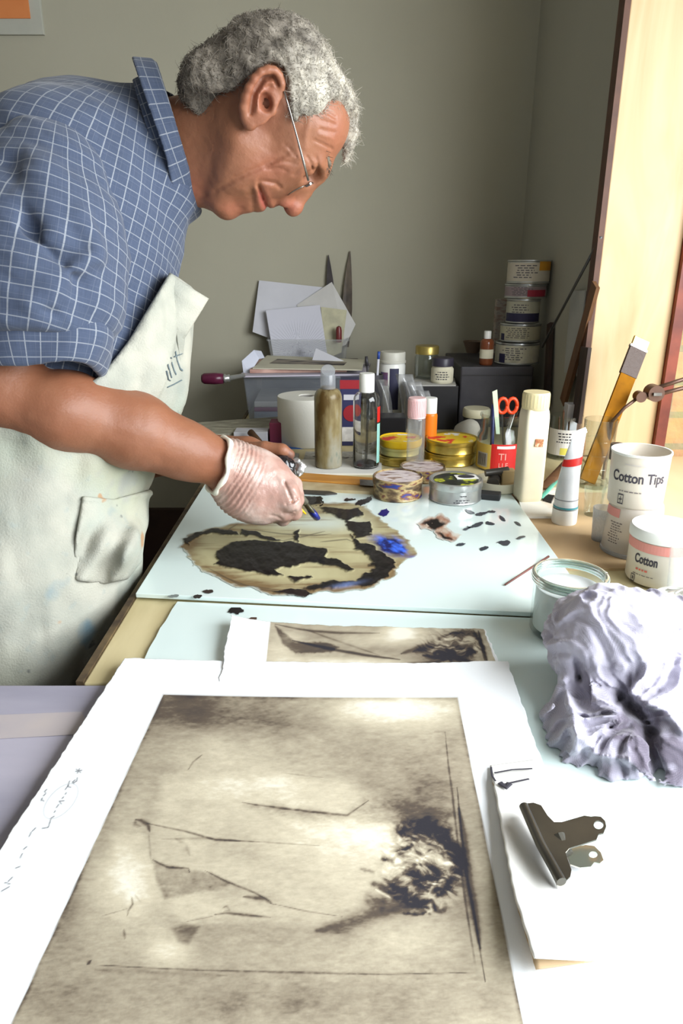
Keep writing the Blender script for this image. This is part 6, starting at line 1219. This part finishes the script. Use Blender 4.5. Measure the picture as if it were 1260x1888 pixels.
t, tp = tub('open tub marked Cotton Tips standing on the upturned tub', (X-.004, Y, r2), z2, h2, r2*1.06, m_tub, open_top=True); a = at_face(t)
obj('rim_ring', lathe([(r2*1.055, h2-.003), (r2*1.085, h2-.002), (r2*1.085, h2+.0008), (r2*1.02, h2+.0008)], 60, closed=True), m_white, t)
wrap_text('Cotton Tips', h2*.27, r2, a+.02, h2*.50, m_txt, t, taper=tp, bold=.0004, sx=.74); dashes(r2, a-.2, r2*.8, h2*.30, h2*.345, 1, t, tp, m=MATS['grey_small_print'], seed=2)
bm = bmesh.new()
for (u0_, u1_, v0_, v1_) in ((-.62, -.60, .07, .26), (-.42, -.40, .07, .26), (-.62, -.40, .07, .09), (-.62, -.40, .24, .26), (-.57, -.45, .15, .17), (-.52, -.50, .10, .22)): wrap_rect(r2, a+u0_, a+u1_, h2*v0_, h2*v1_, .0009, tp, 3, bm)
obj('square_mark', bm, m_txt, t)
wrap_rect_o = obj('wavy_line', wrap_rect(r2, a-.5, a+.6, h2*.82, h2*.835, .0008, tp), mat('faint_grey', srgb(206, 200, 196), .6), t)
XYr = put(1212, 1088, 112, TZ+.004); X, Y, r = XYr; h3_ = float(rowz(Y, 968))-TZ-.004
t, tp = tub('closed white lidded tub with a pink band marked Cotton, nearest of the tubs', XYr, TZ+.004, h3_*.84, r, m_tub); a = at_face(t)
obj('lid', lathe([(r*1.0, h3_*.80), (r*1.05, h3_*.81), (r*1.05, h3_-.003), (r*1.0, h3_), (0, h3_)], 60), m_white, t, auto=40)
obj('pink_band', wrap_rect(r, a-1.5, a+1.5, h3_*.62, h3_*.79, .0007, n=30), m_pink, t); wrap_text('Cotton', h3_*.23, r, a-.42, h3_*.40, m_txt, t, bold=.0005, sx=.62); wrap_text('Wool Balls', h3_*.12, r, a-.45, h3_*.27, mat('salmon_print', srgb(222, 112, 96), .6), t) if False else dashes(r, a-.45, r*.75, h3_*.24, h3_*.32, 1, t, m=mat('salmon_print', srgb(222, 112, 96), .6), seed=4)
dashes(r, a-.45, r*.75, h3_*.17, h3_*.20, 1, t, m=MATS['grey_small_print'], seed=6)
bm = bmesh.new()
for (u0_, u1_, v0_, v1_) in ((-.86, -.84, .02, .16), (-.72, -.70, .02, .16), (-.86, -.70, .02, .035), (-.86, -.70, .145, .16), (-.80, -.76, .06, .12)): wrap_rect(r, a+u0_, a+u1_, h3_*v0_, h3_*v1_, .0009, 0, 3, bm)
obj('square_mark', bm, m_txt, t)
# clear cup in front of the closed tub and a dish of cotton buds
X, Y, r = put(1262, 1132, 80, TZ+.004); tag(obj('clear_cup', lathe([(0, 0), (r*.78, 0), (r*.8, .002), (r, .088), (r*.97, .088), (r*.77, .004), (0, .004)], 44), m_clearp, loc=(X, Y, TZ+.004), auto=40), 'flared clear plastic cup in front of the closed cotton tub', 'cup')
X, Y, r = put(1256, 1150, 96, TZ+.004); dish = tag(obj('bud_dish', lathe([(0, 0), (r*.85, 0), (r, .014), (r, .020), (r*.95, .020), (r*.82, .004), (0, .004)], 44), m_white, loc=(X, Y, TZ+.004), auto=40), 'small white dish behind the muslin ball holding cotton buds', 'dish')
for i in range(7):
    an = -1.9+i*.5; c = Vector((X, Y, TZ+.017+.003*i)); e = c+Vector((math.cos(an)*.030, math.sin(an)*.022-.002, .014)); s_ = c-Vector((math.cos(an)*.022, math.sin(an)*.022, -.004))
    stick('cotton_bud', 'white cotton bud piled in the small white dish', 'cotton bud', s_, e, .0012, .0012, m_white, [('cotton_tip', .78, 1.08, .0034, .0024, m_paper)], group='cotton buds in the dish')
stick('orange_brush', 'small orange tipped brush lying across the dish of cotton buds', 'brush', T(1216, 1098, TZ+.028), T(1262, 1112, TZ+.030), .0028, .0034, mat('orange_tip', srgb(222, 160, 100), .6))
# ---- big glass jar of white paste
X, Y, r = put(1040, 1196, 128, TZ+.004); h = float(rowz(Y, 1058))-TZ-.004; t = base('paste_jar', (X, Y, TZ+.004), 'open thick glass jar of white paste behind the muslin ball', 'jar')
obj('jar_glass', lathe([(0, 0), (r*.90, 0), (r*.97, .004), (r*.97, h*.80), (r*.93, h*.86), (r*.98, h*.89), (r*1.0, h*.93), (r*.97, h*.955), (r*1.0, h*.98), (r*.96, h), (r*.91, h), (r*.89, h*.86), (r*.90, h*.8), (r*.91, .008), (0, .008)], 64), m_clear, t, auto=40)
for z_, w_ in ((.985, .0030), (.945, .0034), (.90, .0030)): obj('rim_ring', tube([(r*.985*math.cos(q*PI/24), r*.985*math.sin(q*PI/24), h*z_) for q in range(49)], w_, 8), mat('green_glass_rim', srgb(196, 220, 210), .05, trans=.8, ior=1.4), t, smooth=True)
obj('paste', lathe([(0, .0085), (r*.895, .0085), (r*.895, h*.78), (r*.86, h*.79), (0, h*.78)], 48), mat('white_paste', srgb(238, 242, 242), .4), t, auto=40)
stick('thin_stick', 'thin red brown stick lying on the glass left of the paste jar', 'stick', T(932, 1078, GZ+.002), T(1012, 1026, GZ+.006), .0014, .0018, mat('red_brown_stick', srgb(110, 66, 60), .6))
# ---- right wall corner: leaning battens and rod
def lean(name, label, cat, p0, p1, w_, th_, m):
    p, q = Vector(p0), Vector(p1); d = (q-p).normalized(); s_ = d.cross(Vector((1, 0, 0))).normalized(); return tag(obj(name, slab([p-s_*w_/2, p+s_*w_/2, q+s_*w_/2, q-s_*w_/2], th_), m), label, cat)
xw = XR-.02
lean('wooden_batten', 'reddish brown batten leaning in the corner beside the window board', 'batten', VX(1036, 742, xw), VX(1096, 524, xw+.006), .035, .008, m_wbrown)
lean('wooden_batten', 'dark narrow batten standing upright behind the can stack', 'batten', VX(1004, 748, xw-.0), VX(1012, 596, xw+.006), .03, .010, m_dark)
lean('wooden_batten', 'thick dark batten low against the right wall beside the window board', 'batten', VX(1060, 778, xw-.006), VX(1078, 640, xw), .05, .008, m_dark)
stick('metal_rod', 'long thin grey metal rod leaning across the right wall', 'rod', VX(1000, 640, xw-.02), VX(1109, 436, XR-.006), .0032, .0032, mat('grey_rod', srgb(92, 94, 96), .4, metal=.6))
lean('propped_board', 'pale grey panel with a small mark propped on the right wall', 'panel', VX(1052, 690, XR-.008), VX(1066, 536, XR-.008), .10, .003, mat('pale_grey_panel', srgb(170, 172, 170), .8))
# ---- spring lamp arm reaching in from the window side
t = base('lamp_arm', tuple(VX(1205, 724, .60)), 'brown jointed metal lamp arm reaching in over the window board', 'lamp arm'); m_arm = mat('brown_enamel', srgb(98, 74, 62), .4, metal=.5)
Ya = 1.40; J = Vector(V(1206, 724, Ya)); Kk = Vector(V(1180, 731, Ya))
child('joint', tube([J+Vector((0, -.014, 0)), J+Vector((0, .014, 0))], .016, 20), m_arm, t, auto=40); child('arm_rod', tube([J+Vector((0, 0, .008)), V(1290, 690, Ya)], .0042, 8), m_arm, t, smooth=True); child('arm_rod', tube([J+Vector((0, 0, -.006)), V(1290, 708, Ya)], .0042, 8), m_arm, t, smooth=True)
child('joint', tube([Kk+Vector((0, -.010, 0)), Kk+Vector((0, .010, 0))], .0105, 18), m_arm, t, auto=40); child('link', tube([J, Kk], .0065, 8), m_arm, t); child('arm_rod', tube([Kk, V(1152, 752, Ya), V(1128, 778, Ya)], .0036, 8), m_arm, t, smooth=True); child('clamp_tail', tube([V(1128, 778, Ya), V(1124, 800, Ya), (float(V(1124, 800, Ya)[0]), Ya, TZ+.004)], .0045, 8), m_arm, t)
child('wing_nut', Box(tuple(J+Vector((0, -.018, 0))), (.016, .004, .006)), m_steel2, t)
# ---- folded card strip and bulldog clip
card_m = mat('thick_white_card', srgb(240, 240, 236), .8, col2=srgb(230, 228, 222), scale=9, bump=.1)
cz = lambda k: TZ+.0165+.012*k
def stripf(u, v_):
    L0 = [(904, 1411), (912, 1450), (932, 1560), (948, 1642), (986, 1762)]; R0 = [(986, 1400), (1004, 1446), (1032, 1560), (1058, 1650), (1092, 1768)]; k = v_*4; i = min(int(k), 3); f_ = k-i
    l = np.array(L0[i])*(1-f_)+np.array(L0[i+1])*f_; r_ = np.array(R0[i])*(1-f_)+np.array(R0[i+1])*f_; p = l*(1-u)+r_*u; z = cz(v_); z = TZ+.0165+.016*v_**1.5*(1-.6*u)-.006*math.exp(-v_*14); z = max(z, TZ+.0145)
    return tuple(T(p[0]+.8*math.sin(v_*70)*(u < .05), p[1], z))
cs = base('card_strip', tuple(T(1000, 1600, TZ+.017)), 'folded strip of thick white torn card held by the metal clip', 'card'); me = sheet(stripf, 24, 70); o = child('upper_leaf', me, card_m, cs, smooth=True); s = o.modifiers.new('s', 'SOLIDIFY'); s.thickness = .0022; s.offset = 1
def stripf2(u, v_):
    p = np.array(stripf(u, v_*.985)); p[2] = TZ+.0138 if False else min(p[2]-.004, TZ+.0142+.004*v_); p[0] += .003*v_; return tuple(p)
o = child('lower_leaf', sheet(stripf2, 12, 40), mat('buff_card_edge', srgb(206, 178, 140), .8), cs, smooth=True); s = o.modifiers.new('s', 'SOLIDIFY'); s.thickness = .0012; s.offset = 1
for pts, r_ in (([(912, 1425), (945, 1419), (982, 1417)], .0009), ([(926, 1447), (952, 1441), (976, 1436)], .0010), ([(922, 1443), (934, 1452), (940, 1444)], .0028), ([(906, 1414), (908, 1430), (914, 1440)], .0009)):
    # ink marks lie on the leaf
    P_ = [];
    for (px, py) in pts:
        best = None
        for vv in np.linspace(0, .3, 31):
            q = np.array(stripf(.5, vv)); x_, y_ = proj(q)
            if best is None or abs(y_-py) < best[0]: best = (abs(y_-py), q[2])
        P_.append(T(px, py, best[1]+.0024))
    child('ink_mark', tube(P_, r_, 6, flat=.25), m_print_ink, cs)
bc = base('bulldog_clip', tuple(T(1010, 1556, TZ+.030)), 'steel bulldog clip gripping the white card strip', 'clip'); m_clip = mat('dark_sprung_steel', srgb(112, 110, 102), .32, metal=.9, col2=srgb(92, 90, 84), scale=20); m_clipb = mat('bright_sprung_steel', srgb(210, 208, 196), .2, metal=.95)
zc = TZ+.034
P3_ = lambda q, z: [tuple(T(px, py, z)[:2]) for px, py in q]
hole = [(1104+9*math.cos(a), 1523+8*math.sin(a)) for a in np.linspace(0, 2*PI, 17)[:-1]]
outer = [(966, 1484), (984, 1482), (998, 1487), (1010, 1506), (1022, 1518), (1036, 1518), (1060, 1511), (1078, 1506), (1090, 1508), (1097, 1507), (1108, 1508), (1116, 1516), (1118, 1526), (1113, 1538), (1104, 1540), (1100, 1550), (1076, 1558), (1050, 1566), (1043, 1574), (1048, 1590), (1054, 1606), (1052, 1618), (1044, 1626), (1028, 1628)]
def plate(outer, hole, z0, z1):
    bm = bmesh.new(); o = [bm.verts.new((*T(px, py, z0)[:2], z0)) for px, py in outer]; h_ = [bm.verts.new((*T(px, py, z0)[:2], z0)) for px, py in hole]
    es = [bm.edges.new((o[i], o[(i+1) % len(o)])) for i in range(len(o))]+[bm.edges.new((h_[i], h_[(i+1) % len(h_)])) for i in range(len(h_))]
    bmesh.ops.triangle_fill(bm, use_beauty=True, edges=es); hx_, hy_ = T(1104, 1523, z0)[:2]
    dead = [f for f in bm.faces if all(v in h_ for v in f.verts)]; bmesh.ops.delete(bm, geom=dead, context='FACES')
    r_ = bmesh.ops.extrude_face_region(bm, geom=bm.faces[:]); bmesh.ops.translate(bm, verts=[v for v in r_['geom'] if isinstance(v, bmesh.types.BMVert)], vec=(0, 0, z1-z0)); bmesh.ops.recalc_face_normals(bm, faces=bm.faces); return bm
child('upper_plate', plate(outer, hole, zc, zc+.0012), m_clip, bc)
child('jaw_roll', tube([T(966, 1486, zc+.0015), T(997, 1556, zc+.0015), T(1036, 1626, zc+.0015)], .0036, 12), m_clip, bc, auto=40)
child('jaw_roll', tube([T(966, 1490, zc-.0075), T(1036, 1632, zc-.0075)], .0032, 12), m_clipb, bc, auto=40)
lp = [(1044, 1572), (1060, 1564), (1080, 1560), (1096, 1562), (1108, 1574), (1113, 1588), (1106, 1594), (1096, 1592), (1090, 1600), (1070, 1602), (1052, 1596)]; hl = [(1094+8*math.cos(a), 1578+6*math.sin(a)) for a in np.linspace(0, 2*PI, 13)[:-1]]
child('lower_plate', plate(lp, hl, zc-.016, zc-.0148), m_clipb, bc)
child('spring', tube([T(1030, 1540, zc-.001), T(1046, 1576, zc-.006)], .0048, 10), m_clip, bc)
# ---- muslin ball
mus_c = world2cam
MB0 = np.array(T(1120, 1300, TZ+.075)); 
def uns(px, py, Y): return V(px, py, Y)
def muslin(P):          # world space
    Wq = P+.016*np.stack([fbm(P, 18, 101, 2), fbm(P, 18, 102, 2), fbm(P, 18, 103, 2)], -1)
    c1 = V(1120, 1180, .640); c2 = V(1110, 1370, .560); c3 = V(1225, 1300, .60); c4 = V(1235, 1185, .66)
    d = ell(P, c1, (.060, .060, .056)); d = smin(d, ell(P, c2, (.058, .052, .038)), .03); d = smin(d, ell(P, c3, (.060, .055, .045)), .03); d = smin(d, ell(P, c4, (.05, .05, .05)), .03); d = smin(d, ell(P, V(1195, 1385, .545), (.055, .045, .036)), .03)-.003
    px, py = proj(P); dx, dy = px-1158, (py-1322)*1.0; ang = np.arctan2(dy, dx); rad = np.hypot(dx, dy)
    ph = fbm(Wq, 14, 104, 2); ph2 = fbm(Wq, 30, 109, 2); env = sst(8, 60, rad); up = sst(1290, 1180, py)
    n1 = np.abs(np.sin(ang*3.5+rad*.010+4.5*ph))**.8; n2 = np.abs(np.sin(ang*9+rad*.018+6*ph+2.5*ph2)); n3 = np.abs(np.sin(ang*21+rad*.05+9*ph+6*ph2)); n4 = 1-np.abs(fbm(Wq, 60, 106, 2))*2.4
    d = d+(.0085-.0045*up)*(n1-.5)*env+(.0048-.0022*up)*(n2-.5)*env+.0015*(n3-.5)-.0022*n4+.001+.004*ph
    for pts, wd, am in (([(1150, 1290), (1180, 1320), (1200, 1345)], 16, .020), ([(1065, 1225), (1070, 1250)], 9, .010), ([(1128, 1345), (1160, 1340)], 9, .010), ([(1200, 1360), (1215, 1420)], 14, .010),
                        ([(1040, 1255), (1060, 1330), (1062, 1380)], 9, -.009), ([(1060, 1345), (1100, 1390), (1160, 1400)], 10, -.009), ([(1010, 1400), (1080, 1430), (1150, 1440)], 12, -.006), ([(1100, 1300), (1140, 1310), (1160, 1280)], 8, -.007), ([(1180, 1290), (1230, 1310), (1260, 1350)], 9, -.009), ([(1000, 1320), (1020, 1300), (1030, 1270)], 7, -.007)):
        q, _ = seg_dist(px, py, pts); d = d+am*np.exp(-(q/wd)**2)
    return smax(d, TZ+.0042-P[..., 2], .004)
mlo = np.array([.11, .40, TZ]); mhi = np.array([.42, .78, TZ+.21])
v_, q_, c_ = nets(muslin, mlo, mhi, .0017, tocam=False, pad=3.)
v_ = np.asarray(c_); px, py = proj(v_)
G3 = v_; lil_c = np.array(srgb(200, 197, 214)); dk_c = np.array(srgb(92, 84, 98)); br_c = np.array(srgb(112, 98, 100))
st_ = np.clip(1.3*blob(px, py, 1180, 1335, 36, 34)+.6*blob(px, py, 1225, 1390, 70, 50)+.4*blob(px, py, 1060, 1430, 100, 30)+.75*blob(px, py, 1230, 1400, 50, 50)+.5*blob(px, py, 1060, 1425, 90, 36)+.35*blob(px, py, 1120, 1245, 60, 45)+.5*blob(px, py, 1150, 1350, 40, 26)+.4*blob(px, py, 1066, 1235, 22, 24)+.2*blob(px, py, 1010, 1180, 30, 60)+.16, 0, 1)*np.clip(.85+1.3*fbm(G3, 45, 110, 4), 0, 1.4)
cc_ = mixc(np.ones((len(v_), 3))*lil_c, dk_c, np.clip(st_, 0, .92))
m_mus = mat_attr('muslin', .9, .35, 700, .15); b_ = m_mus.node_tree.nodes['Principled BSDF']; b_.inputs['Sheen Weight'].default_value = .3; b_.inputs['Subsurface Weight'].default_value = .25; b_.inputs['Subsurface Radius'].default_value = (.01, .01, .011); b_.inputs['Subsurface Scale'].default_value = .5
N = m_mus.node_tree.nodes; L = m_mus.node_tree.links; src = b_.inputs['Base Color'].links[0].from_socket; tc = N.new('ShaderNodeTexCoord'); nz = N.new('ShaderNodeTexNoise'); nz.inputs['Scale'].default_value = 12; L.new(tc.outputs['Object'], nz.inputs[0])
vm = N.new('ShaderNodeVectorMath'); vm.operation = 'MULTIPLY_ADD'; vm.inputs[1].default_value = (.06, .06, .06); L.new(nz.outputs['Color'], vm.inputs[0]); L.new(tc.outputs['Object'], vm.inputs[2]); pr_ = None
for dr_ in ('X', 'Z'):
    wv_ = N.new('ShaderNodeTexWave'); wv_.bands_direction = dr_; wv_.inputs['Scale'].default_value = 330; wv_.inputs['Distortion'].default_value = .5; L.new(vm.outputs[0], wv_.inputs[0]); r_ = N.new('ShaderNodeMapRange'); r_.inputs[1].default_value = .0; r_.inputs[2].default_value = .5; r_.inputs[3].default_value = .84; L.new(wv_.outputs['Fac'], r_.inputs[0])
    x_ = N.new('ShaderNodeMix'); x_.data_type = 'RGBA'; x_.blend_type = 'MULTIPLY'; x_.inputs[0].default_value = 1; L.new(src, x_.inputs[6]); L.new(r_.outputs[0], x_.inputs[7]); src = x_.outputs[2]
L.new(src, b_.inputs['Base Color'])
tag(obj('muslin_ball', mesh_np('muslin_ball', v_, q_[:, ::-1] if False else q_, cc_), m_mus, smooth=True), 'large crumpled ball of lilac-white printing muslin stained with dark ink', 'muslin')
# ---- what the hands hold
tb = base('palette_knife', tuple(cam2world(C(548, 912, 1.06))), 'short grey palette knife with blue ink on its tip held in the gloved hand', 'palette knife')
K0, K1, K2, K3 = [Vector(Wp(*q)) for q in ((528, 884, 1.062), (548, 908, 1.072), (562, 926, 1.085), (584, 955, 1.105))]
child('handle', tube([Vector(Wp(500, 850, 1.06)), K0, K1], [.0065, .0080, .0062], 12), mat('grey_handle', srgb(88, 86, 78), .4), tb, smooth=True)
child('ferrule', tube([K1, K2], [.0078, .0088], 12, flat=.7), mat('grey_ferrule', srgb(132, 130, 116), .35, metal=.6), tb, smooth=True)
child('blade', tube([K2, K2.lerp(K3, .5), K2.lerp(K3, .9), K3], [.0095, .0105, .0095, .0055], 14, flat=.4), mat('olive_steel', srgb(86, 84, 66), .35, metal=.4), tb, smooth=True)
child('blue_ink', tube([K2.lerp(K3, .35), K2.lerp(K3, .7), K2.lerp(K3, .98), K2.lerp(K3, 1.06)], [.0085, .0118, .0105, .005], 14, flat=.48), mat('wet_blue_ink', srgb(40, 52, 140), .2, col2=srgb(20, 20, 50), scale=90), tb, smooth=True)
stick('small_brush', 'small brush with a white ferrule and yellow tip held beside the knife', 'brush', Wp(532, 918, 1.060), Wp(556, 940, 1.075), .0020, .0022, m_white, [('yellow_tip', .85, 1.35, .0026, .0012, m_yellow)])
def rag(P):
    d = ell(P, C(516, 862, 1.085), (.020, .022, .020)); d = smin(d, ell(P, C(530, 884, 1.085), (.010, .022, .012)), .01); return d-.006*fbm(P, 50, 120, 3)-.003*np.abs(fbm(P, 110, 122, 2))
o, _, _ = sdf_obj('inked_dabber', rag, [-.135, .02, 1.04], [-.055, .11, 1.14], .0018, mat('glossy_black_ink', srgb(22, 20, 24), .18, spec=.8)); tag(o, 'dabber of cloth soaked in glossy black ink held in the far hand', 'dabber')
def foil(P): return ell(P, C(548, 862, 1.11), (.012, .013, .004))-.005*np.abs(fbm(P, 120, 130, 2))-.004*fbm(P, 60, 131, 2)
o, _, _ = sdf_obj('foil_scrap', foil, [-.095, .045, 1.08], [-.045, .09, 1.14], .0014, mat('silver_foil', srgb(206, 206, 204), .38, metal=.9)); tag(o, 'crinkled silver foil scrap pressed against the black dabber', 'foil')
